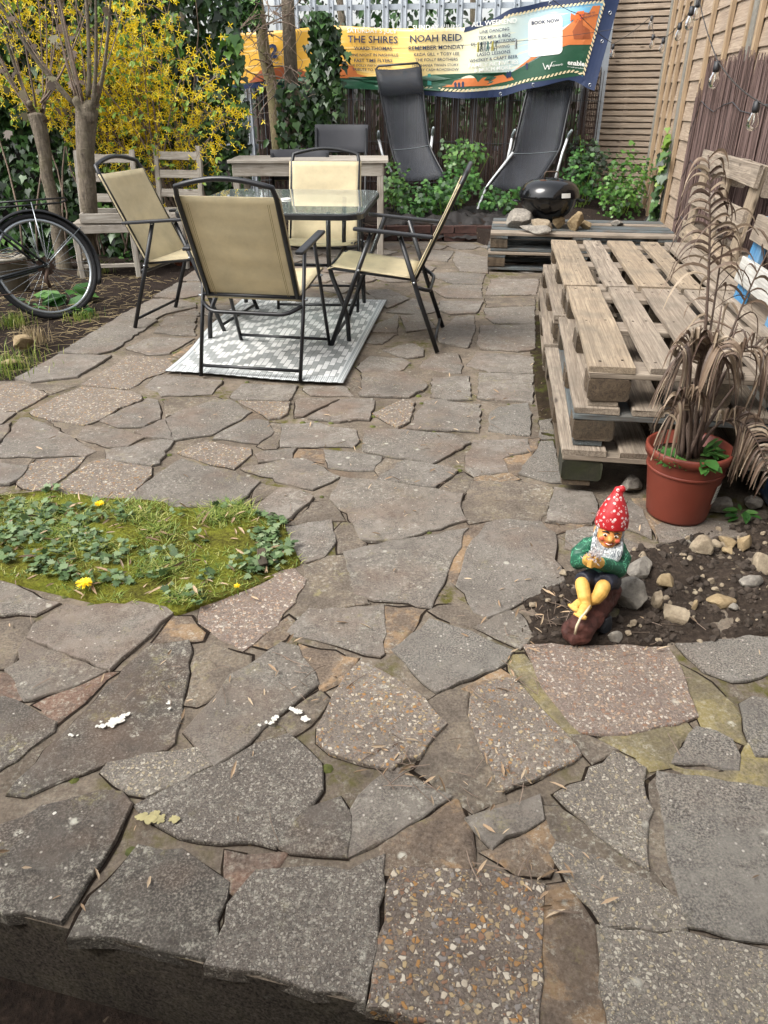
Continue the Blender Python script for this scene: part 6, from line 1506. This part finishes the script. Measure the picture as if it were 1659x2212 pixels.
# paint splashes on the slabs
M_SPL = plain('white_splash', 'c9c5ba', .8, 0, .12, 80, .2); M_SPLY = plain('yellow_lichen', '9a9168', .9, 0, .2, 60, .4)
def splash(px, py, r, seed, mat=M_SPL, ax=1.0, rz=0, k=5):
    rr = random.Random(seed); c = G(px, py)
    for q in range(k):
        t_ = rr.uniform(-1, 1) * r * ax; s_ = r * rr.uniform(.25, .6) if k > 1 else r; cx, cy = c.x + t_ * math.cos(rz) + rr.gauss(0, r * .2), c.y + t_ * math.sin(rz) + rr.gauss(0, r * .2); n = 24; ring = []
        for m in range(n): a = 2 * math.pi * m / n; e = s_ * (.75 + .55 * noise.noise(Vector((math.cos(a) * 1.6, math.sin(a) * 1.6, seed * 3.1 + q)))); ring.append((cx + math.cos(a) * e * (1.0 if k > 1 else ax), cy + math.sin(a) * e, .0046 + q * .00015))
        b = MB(); b.add([(cx, cy, .0047 + q * .00015)] + ring, [(0, m + 1, (m + 1) % n + 1) for m in range(n)]); b.build('paint_splash', mat, patio)
for a in ((268, 1553, .028, 1, M_SPL, 1.2, .5, 8), (240, 1560, .016, 2, M_SPL, 1.3, .2, 6), (222, 1572, .014, 7), (160, 1592, .013, 3, M_SPL, 1, 0, 3), (366, 1528, .014, 4, M_SPL, 1.2, -1.0, 4), (580, 1562, .016, 5, M_SPL, 1.6, .8, 7), (652, 1548, .018, 6, M_SPL, 1.5, -.8, 7), (345, 1774, .028, 8, M_SPLY, 1.2, 0, 9), (120, 1760, .005, 9, M_SPL, 1, 0, 1)): splash(*a)
# the dark patch of ground below the step
# ================================================================= potted dead palm
M_POT = plain('red_plastic_pot', '6d3123', .5, 0, .1, 10, .08)
pc = Vector((1.005, 2.235, .004)); t = thing('plant_pot', 'terracotta red plastic pot on the paving beside the pallets', 'pot', pc)
MB().lathe([(.0, .0), (.098, .0), (.1, .008), (.128, .215), (.128, .218), (.137, .22), (.1385, .245), (.134, .25), (.126, .246), (.122, .2), (.0, .198)], 40).build('body', M_POT, t, True)
MB().lathe([(.126, .172), (.1265, .174), (.1262, .178), (.126, .18)], 40).build('ridge', M_POT, t, True)
MB().lathe([(.0, .212), (.06, .216), (.121, .205)], 28).build('soil', M_SOILG, t, True)
lb = MB(); n = 6
for j in (0, 1):
    for i in range(n + 1): a = rad(-52 + i * 4.2); z = .075 + .07 * j; r_ = .1 + (.128 - .1) * z / .215 + .0022; lb.v.append((r_ * math.cos(a), r_ * math.sin(a), z))
lb.f = [(i, i + 1, n + 2 + i, n + 1 + i) for i in range(n)]; lb.m = [0] * n; lab = lb.build('label', M_WHITEP, t)
for k in range(5):
    l2 = MB(); z = .087 + .011 * k; r_ = .1 + (.028) * z / .215 + .0032
    for dz in (0, .004):
        for i in range(5): a = rad(-48 + i * (3.2 if k % 2 else 3.8)); l2.v.append((r_ * math.cos(a), r_ * math.sin(a), z + dz))
    l2.f = [(i, i + 1, 6 + i, 5 + i) for i in range(4)]; l2.m = [0] * 4; l2.build('print_line', M_GREYP, lab)
M_PALM = leafmat('dead_palm', ['3a2c25', '5e4c3f', '7d6a58', 'a3927c', '4c3a30', '8a7664'], .55, .1); M_PSTEM = plain('dead_stem', '5a4a40', .8, 0, .25, 50, .4)
dp = thing('dead_palm', 'withered brown palm with drooping fronds growing in the red pot', 'palm')
rr = random.Random(12)
def frond(p0, p1, p2, n, L, droop, a0=.35, comb=0, r=.006):
    pp = bez(p0, p1, p2, 24); MB().tube(pp, [r * (1 - .03 * i) for i in range(25)], 6).build('frond_stem', M_PSTEM, dp, True)
    b = MB(); n = int(n * (.85 if comb else .5))
    for k in range(n):
        q = a0 + (1 - a0) * k / n; i = min(23, int(q * 24)); c = pp[i].lerp(pp[i + 1], q * 24 - i); d = (pp[i + 1] - pp[i]).normalized(); sd_ = d.cross(Vector((0, -1, .2))).normalized() * (1 if k % 2 else -1)
        l = L * rr.uniform(.55, 1.15) * (1 - .35 * abs(q - .6)); out = (sd_ * rr.uniform(.6, 1) + d * rr.uniform(.1, .8) + Vector((0, rr.uniform(-.5, .3), rr.uniform(-.1, .25)))).normalized()
        m_ = c + out * l * rr.uniform(.5, .75) + Vector((0, 0, .03)); e = c + out * l * rr.uniform(.6, .95) + Vector((rr.uniform(-.03, .03), rr.uniform(-.02, .02), -droop * l * rr.uniform(.35, 1.0)))
        if comb:
            out = (sd_ * rr.uniform(.85, 1) + d * rr.uniform(.35, .6) + Vector((0, rr.uniform(-.25, .05), 0))).normalized(); l = L * rr.uniform(.85, 1.1) * (1.15 - .7 * max(0, q - .55) / .45)
            m_ = c + out * l * .6 + Vector((0, 0, .025)); e = c + out * l * .8 + Vector((rr.uniform(-.01, .01), 0, -droop * l * rr.uniform(.7, .95)))
        cur = bez(c, m_, e, 7); w_ = rr.uniform(.0035, .0055) if comb else rr.uniform(.0018, .005); vs_ = []; wv = d.cross(out).cross(out).normalized(); wv = (wv + Vector((rr.uniform(-.9, .9), rr.uniform(-.9, .9), rr.uniform(-.4, .4)))).normalized()
        for j, s in enumerate(cur): ww = wv * w_ * (.5 + .8 * math.sin(math.pi * min(1, .15 + j / 8))) * (.1 if j == 7 else 1); vs_ += [s - ww, s + Vector((0, 0, -.0015)) + out.cross(wv) * .003, s + ww]
        b.add(vs_, [(3 * j, 3 * j + 1, 3 * j + 4, 3 * j + 3) for j in range(7)] + [(3 * j + 1, 3 * j + 2, 3 * j + 5, 3 * j + 4) for j in range(7)])
    b.build('leaflets', M_PALM, dp)['kind'] = 'stuff'
PB_ = pc + Vector((0, 0, .2))
def W(x, y, Y=2.25): return V(x, y, Y)
frond(PB_ + Vector((.01, 0, 0)), W(1545, 640), W(1530, 335, 2.3), 36, .16, .9, .6, 1, r=.007)
frond(PB_ + Vector((.01, .01, 0)), W(1530, 760), W(1575, 430, 2.3), 26, .15, 1.1, .6)
frond(PB_ + Vector((.02, 0, 0)), W(1560, 720), W(1672, 520, 2.4), 30, .18, 1.2, .5)
frond(PB_ + Vector((0, -.02, 0)), W(1500, 650), W(1570, 770, 2.08), 46, .15, 1.2, .45, 1)
frond(PB_ + Vector((0, -.02, 0)), W(1545, 640), W(1470, 760, 2.12), 46, .14, 1.3, .45, 1)
frond(PB_ + Vector((.02, 0, 0)), W(1600, 640), W(1670, 790, 2.2), 46, .17, 1.5, .45)
frond(PB_ + Vector((-.01, -.03, 0)), W(1510, 780, 2.1), W(1445, 900, 2.08), 44, .12, 1.2, .4, 1)
frond(PB_ + Vector((.02, 0, 0)), W(1600, 790, 2.2), W(1665, 1040, 2.1), 60, .11, 1.0, .35, 1)
for k in range(14):
    a = rr.uniform(0, 6.28); s = PB_ + Vector((.03 * math.cos(a), .03 * math.sin(a), 0)); e = W(rr.uniform(1470, 1600), rr.uniform(640, 880), 2.25 + rr.uniform(-.05, .1))
    MB().tube(bez(s, (s + e) / 2 + Vector((rr.uniform(-.02, .02), 0, .02)), e, 6), [.007, .007, .006, .006, .005, .004, .002], 5).build('stalk', M_PSTEM, dp, True)
def pot_weed(label, dx, dy, n, s, kind, z=.225, r=.03, rz_=None, mat=M_GREEN):
    rg = np.random.default_rng(int(dx * 1000 + 500)); a = rg.uniform(0, 6.28, n) if rz_ is None else rg.normal(rz_, .5, n)
    P = np.stack([pc.x + dx + np.cos(a) * r * .4, pc.y + dy + np.sin(a) * r * .4, z + rg.uniform(0, .02, n)], 1); U = np.stack([np.cos(a), np.sin(a), rg.uniform(.0, .5, n)], 1)
    o = leaves('pot_weed', mat, kind, P, np.tile([0, -.2, 1.0], (n, 1)), rg.uniform(.7, 1.1, n) * s, None, U, .15, .2); tag(o, label, 'weed', 'weeds growing in the red pot'); return o
pot_weed('jagged green weed leaves at the left side of the red pot', -.05, -.05, 12, .075, 'lobed', rz_=3.6); pot_weed('long dandelion leaf reaching right across the red pot', .03, -.03, 9, .12, 'long', z=.23, rz_=.6); pot_weed('green leaf hanging over the front rim of the red pot', .01, -.10, 6, .075, 'oval', z=.235, rz_=-1.5); pot_weed('tiny clover weeds at the back of the red pot', .07, -.02, 16, .03, 'oval')
weed('green leafy seedling in the shade right of the red pot', 1600, 1120, 10, .05, 0, 'oval', M_GREEN, .02, .04, 'small weeds by the pot')
# ================================================================= garden gnome
def gmat(name, c, var=.1, rough=.6): return plain(name, c, rough, 0, var * 1.6, 60, .4, .002)
def hatmat():
    a = NM('gnome_hat'); v = a.coords(); vo = a.vor(v, 95); sep = a.n('SeparateColor'); a.l(vo.outputs['Color'], sep.inputs[0])
    m = a.mix(1.0, a.ramp(vo.outputs['Distance'], [(.34, 1.0), (.42, 0.0)]), a.ramp(sep.outputs[0], [(.25, 0.0), (.27, 1.0)]), 'MULTIPLY')
    n = a.noise(v, 300, 3); m = a.mix(1.0, m, a.ramp(n, [(.42, 0.0), (.5, 1.0)]), 'MULTIPLY')
    a.val('Base Color', a.mix(m, 'a81a20', 'd8c4c0')).val('Roughness', .5); a.bump(n, .3, .001); return a.m
def jumpmat():
    a = NM('gnome_jumper'); v = a.coords(); n = a.noise(v, 42, 2, .4, 1.2); m = a.ramp(n, [(.475, 0.0), (.488, 1.0), (.505, 1.0), (.518, 0.0)])
    n2 = a.noise(v, 30, 1, .4, 2.0); m = a.mix(1.0, m, a.ramp(n2, [(.4, 0.0), (.5, 1.0)]), 'MULTIPLY')
    a.val('Base Color', a.mix(m, '14503a', '63b58a')).val('Roughness', .5); return a.m
def beardmat():
    a = NM('gnome_beard'); v = a.coords((1, 1, .35)); n = a.noise(v, 130, 2, .5, 1.5); a.val('Base Color', a.ramp(n, [(.36, '60666c'), (.5, 'b5b9bb'), (.64, 'd9dbda')])).val('Roughness', .6); a.bump(n, .9, .004); return a.m
M_SKIN = gmat('gnome_skin', 'd3a452', .12); M_FACE = gmat('gnome_face', 'd9924e', .06); M_SHORT = gmat('gnome_shorts', '1d1f2d'); M_LOG = plain('gnome_log', '45231b', .75, 0, .35, 40, .8, .004)
gn = thing('garden_gnome', 'painted garden gnome in a red flowered hat sitting on a log', 'gnome', (0, 0, 0))
def rem(b, name, mat, parent=gn, vox=.0035, sm=4):
    o = b.build(name, mat, parent, True); m = o.modifiers.new('remesh', 'REMESH'); m.mode = 'VOXEL'; m.voxel_size = vox; m.use_smooth_shade = True
    s = o.modifiers.new('smooth', 'SMOOTH'); s.factor = .5; s.iterations = sm; return o
g = V
# log: lying away from us, cut end towards the camera
b = MB(); l0, l1 = g(1254, 1342, 1.52), g(1306, 1275, 1.70); l0.z = .045; l1.z = .06
b.tube([l0 + (l1 - l0) * -.04, l0, l0.lerp(l1, .35), l0.lerp(l1, .7), l1, l1 + (l1 - l0) * .1], [.024, .034, .039, .044, .046, .034], 14, flat=1.0); b.ball(l0.lerp(l1, .75) + Vector((0, 0, .03)), (.043, .045, .048)); b.ball(l0 + Vector((0, .03, -.02)), (.036, .045, .028))
lg = rem(b, 'log', M_LOG, vox=.0035, sm=2); dtx = bpy.data.textures.new('log_bark', 'CLOUDS'); dtx.noise_scale = .022; dm = lg.modifiers.new('bark', 'DISPLACE'); dm.texture = dtx; dm.strength = .012; dm.mid_level = .5; dm.texture_coords = 'GLOBAL'
crk = [g(1275, 1308, 1.515), g(1266, 1322, 1.492), g(1254, 1335, 1.478), g(1246, 1352, 1.468), g(1242, 1370, 1.468)]
MB().tube([q + Vector((0, .0, .0)) for q in crk], [.002, .0035, .003, .0035, .003], 6).build('chipped_crack', gmat('chipped_white', 'c9b89a'), gn, True)
# shorts
hipc = g(1300, 1252, 1.675); kl, kr = g(1258, 1262, 1.588), g(1304, 1268, 1.575)
b = MB(); b.ball(hipc, (.049, .045, .04)); b.tube([hipc + Vector((-.03, 0, -.005)), hipc.lerp(kl, .55) + Vector((-.004, 0, .012)), kl + Vector((0, .012, .004))], [.03, .026, .022], 12); b.tube([hipc + Vector((.025, 0, -.005)), hipc.lerp(kr, .55) + Vector((.012, 0, .012)), kr + Vector((.004, .012, .004))], [.03, .027, .023], 12)
rem(b, 'shorts', M_SHORT)
# legs and bare feet
for nm, kn, mid, an, toe, rr_ in (('leg', kl + Vector((0, .004, -.001)), g(1262, 1290, 1.56), g(1268, 1308, 1.55), g(1254, 1328, 1.51), (.0185, .0165, .0115)), ('leg', kr + Vector((0, .004, -.002)), g(1288, 1292, 1.565), g(1262, 1302, 1.572), g(1240, 1311, 1.548), (.0195, .017, .012))):
    b = MB(); b.tube([kn, kn.lerp(mid, .5) + Vector((0, -.004, 0)), mid, an], [rr_[0], rr_[0] * .98, rr_[1], rr_[2]], 12); b.ball(kn, rr_[0] * .98); b.tube([an, an.lerp(toe, .5) + Vector((0, 0, .004)), toe], [.0135, .0135, .0105], 10)
    d = (toe - an).normalized(); s = d.cross(Vector((0, 0, 1))).normalized()
    for k in range(5): b.tube([toe + s * (k - 2) * .0062, toe + s * (k - 2) * .0068 + d * (.012 - .0018 * abs(k - 1)) + Vector((0, 0, -.002))], [.0045 if k else .0055, .0042 if k else .005], 8)
    rem(b, nm, M_SKIN, vox=.0022, sm=2)
# jumper with bent arms
ch_ = g(1302, 1195, 1.685); nk = g(1312, 1160, 1.69); sl1, sr1 = g(1262, 1180, 1.69), g(1340, 1185, 1.685); el, er = g(1249, 1213, 1.655), g(1336, 1230, 1.64); wl, wr = g(1270, 1212, 1.605), g(1296, 1216, 1.60)
b = MB(); b.ball(ch_ + Vector((0, 0, -.012)), (.046, .04, .058)); b.ball(hipc + Vector((0, 0, .028)), (.047, .044, .035)); b.tube([ch_ + Vector((0, 0, .03)), nk], [.042, .026], 12)
b.tube([sl1 + Vector((.012, 0, .0)), sl1.lerp(el, .5) + Vector((-.006, 0, 0)), el, el.lerp(wl, .6), wl], [.025, .024, .022, .019, .017], 12); b.ball(sl1 + Vector((.01, 0, 0)), .025); b.ball(el, .0222)
b.tube([sr1 + Vector((-.012, 0, .0)), sr1.lerp(er, .5) + Vector((.008, 0, 0)), er, er.lerp(wr, .6), wr], [.026, .025, .023, .02, .017], 12); b.ball(sr1 + Vector((-.01, 0, 0)), .026); b.ball(er, .0232)
rem(b, 'jumper', jumpmat(), vox=.0035, sm=5)
# clasped hands with separate fingers, holding pale flowers
hc = g(1276, 1208, 1.590)
for nm, w_, c_, sx in (('hand', wl, hc + Vector((-.004, .004, -.002)), 1), ('hand', wr, hc + Vector((.01, -.002, -.004)), -1)):
    b = MB(); b.tube([w_, w_.lerp(c_, .6), c_], [.0155, .0155, .015], 10); b.ball(c_, (.016, .014, .015))
    for k in range(4): z = .010 - .0065 * k; b.tube([c_ + Vector((sx * .002, -.008, z)), c_ + Vector((sx * .012, -.014, z)), c_ + Vector((sx * .02, -.006, z - .001))], [.0042, .004, .0034 - .0002 * k], 7)
    b.tube([c_ + Vector((-sx * .006, -.008, .008)), c_ + Vector((-sx * .001, -.015, .016)), c_ + Vector((sx * .006, -.014, .021))], [.0048, .0044, .0038], 7)
    rem(b, nm, M_SKIN, vox=.002, sm=2)
M_PALE = leafmat('dried_flower', ['a59aa0', 'b9b0b2', 'c8bfb8', '9a8f8a'], .7, .2); P = NR.normal(0, 1, (150, 3)) * [.011, .007, .009] + np.array(hc + Vector((.004, -.012, .022)))
tag(leaves('dried_flowers', M_PALE, 'petal', P, np.tile([0, -1, .5], (150, 1)), NR.uniform(.006, .011, 150), None, spin=3, tilt=.8), 'pale dried flower sprig held in the gnome hands', 'flowers')
# head
hd_ = g(1316, 1150, 1.672); fw = Vector((-.16, -.93, .12)).normalized(); rt = Vector((0, 0, 1)).cross(fw).normalized() * -1; rt = fw.cross(Vector((0, 0, 1))).normalized(); rt = rt if rt.x > 0 else -rt; up_ = rt.cross(fw); up_ = up_ if up_.z > 0 else -up_
up_ = (up_ + rt * .10).normalized(); rt = (rt - up_ * rt.dot(up_)).normalized()
HM = Matrix((rt, fw, up_)).transposed()
def hp_(x, f, z): return hd_ + rt * x + fw * f + up_ * z
b = MB(); b.ball(hd_, (.033, .034, .042), 16, 12, HM); b.ball(hp_(0, .012, -.024), (.021, .018, .016), 12, 8, HM); b.ball(hp_(0, .035, -.006), (.0075, .010, .0075), 10, 8, HM)
for s in (-1, 1): b.ball(hp_(s * .016, .022, -.009), (.012, .010, .010), 10, 8, HM); b.ball(hp_(s * .034, -.004, 0), (.006, .009, .012), 8, 6, HM); b.ball(hp_(s * .013, .026, .012), (.011, .006, .005), 8, 6, HM)
hdo = rem(b, 'head', M_FACE, vox=.002, sm=3)
M_EYEW = gmat('eye_white', 'd8cfc0'); M_EYED = gmat('eye_dark', '1a1412'); M_LIP = gmat('lips', 'a8433a'); M_CHK = gmat('rosy_cheek', 'cf6146')
for s in (-1, 1):
    MB().ball(hp_(s * .0135, .0305, .0035), (.0062, .003, .0036), 10, 8, HM).build('eye', M_EYEW, hdo, True); MB().ball(hp_(s * .0135 - .001, .0328, .0033), (.003, .002, .0031), 8, 6, HM).build('pupil', M_EYED, hdo, True)
    MB().tube([hp_(s * .006, .0335, .0105), hp_(s * .014, .032, .0135), hp_(s * .023, .027, .0105)], [.002, .0023, .0012], 6).build('eyebrow', M_EYED, hdo, True)
    MB().ball(hp_(s * .0185, .0275, -.009), (.0085, .005, .007), 10, 8, HM).build('cheek', M_CHK, hdo, True)
MB().tube([hp_(-.0125, .0285, -.0165), hp_(-.006, .0325, -.0205), hp_(0, .0335, -.0218), hp_(.006, .0325, -.0205), hp_(.0125, .0285, -.0165)], [.0014, .0027, .003, .0027, .0014], 8).build('mouth', M_LIP, hdo, True)
MB().tube([hp_(-.008, .0335, -.0182), hp_(0, .0355, -.0198), hp_(.008, .0335, -.0182)], [.0008, .0016, .0008], 6).build('teeth', M_EYEW, hdo, True)
# beard: strands running down from the jaw
b = MB(); rr = random.Random(2)
for k in range(30):
    a = -1.35 + 2.7 * k / 29; s0 = hp_(math.sin(a) * .0335, .012 * math.cos(a) + .006, -.012 - .022 * math.cos(a)); L = .026 + .036 * math.cos(a) ** 2
    e = s0 + Vector((math.sin(a) * .006 - .004, -.012 - .008 * math.cos(a), -L)); m_ = (s0 + e) / 2 + fw * .012 + rt * rr.uniform(-.004, .004); b.tube(bez(s0, m_, e, 6), [.0065, .0078, .008, .0075, .0068, .0055, .0035], 7)
b.ball(hp_(0, .004, -.042), (.028, .018, .022), 12, 8, HM)
rem(b, 'beard', beardmat(), hdo, .0024, 1)
b = MB()
for s in (-1, 1):
    for k in range(4): q = hp_(s * (.031 + .001 * k), .004, .012 - .011 * k); b.ball(q, (.007, .009, .009), 8, 6, HM)
b.ball(hp_(-.002, .03, .030), (.006, .005, .005), 8, 6, HM); b.ball(hp_(.004, .031, .028), (.005, .004, .004), 8, 6, HM)
rem(b, 'hair', beardmat(), hdo, .0024, 1)
# hat: bent cone
hb = hp_(.001, -.005, .018); tip = g(1346, 1055, 1.69); b = MB(); cp = bez(hb, hb + up_ * .07 + Vector((-.004, 0, 0)), tip + Vector((-.012, 0, -.004)), 10) + [tip]
b.tube(cp, [.043, .0425, .041, .038, .034, .0295, .025, .0205, .016, .013, .011, .006], 20); b.ball(tip + Vector((-.003, 0, -.002)), .0105)
rem(b, 'hat', hatmat(), gn, .003, 3)
# flat dark slate by the log
p = G(1305, 1375, 0); o = rock('dark slate fragment leaning at the foot of the gnome log', (p.x, p.y + .02, -.004), .035, 90, (.9, .5, 1.0), plain('slate', '24262b', .7), .3, 'stones round the gnome')
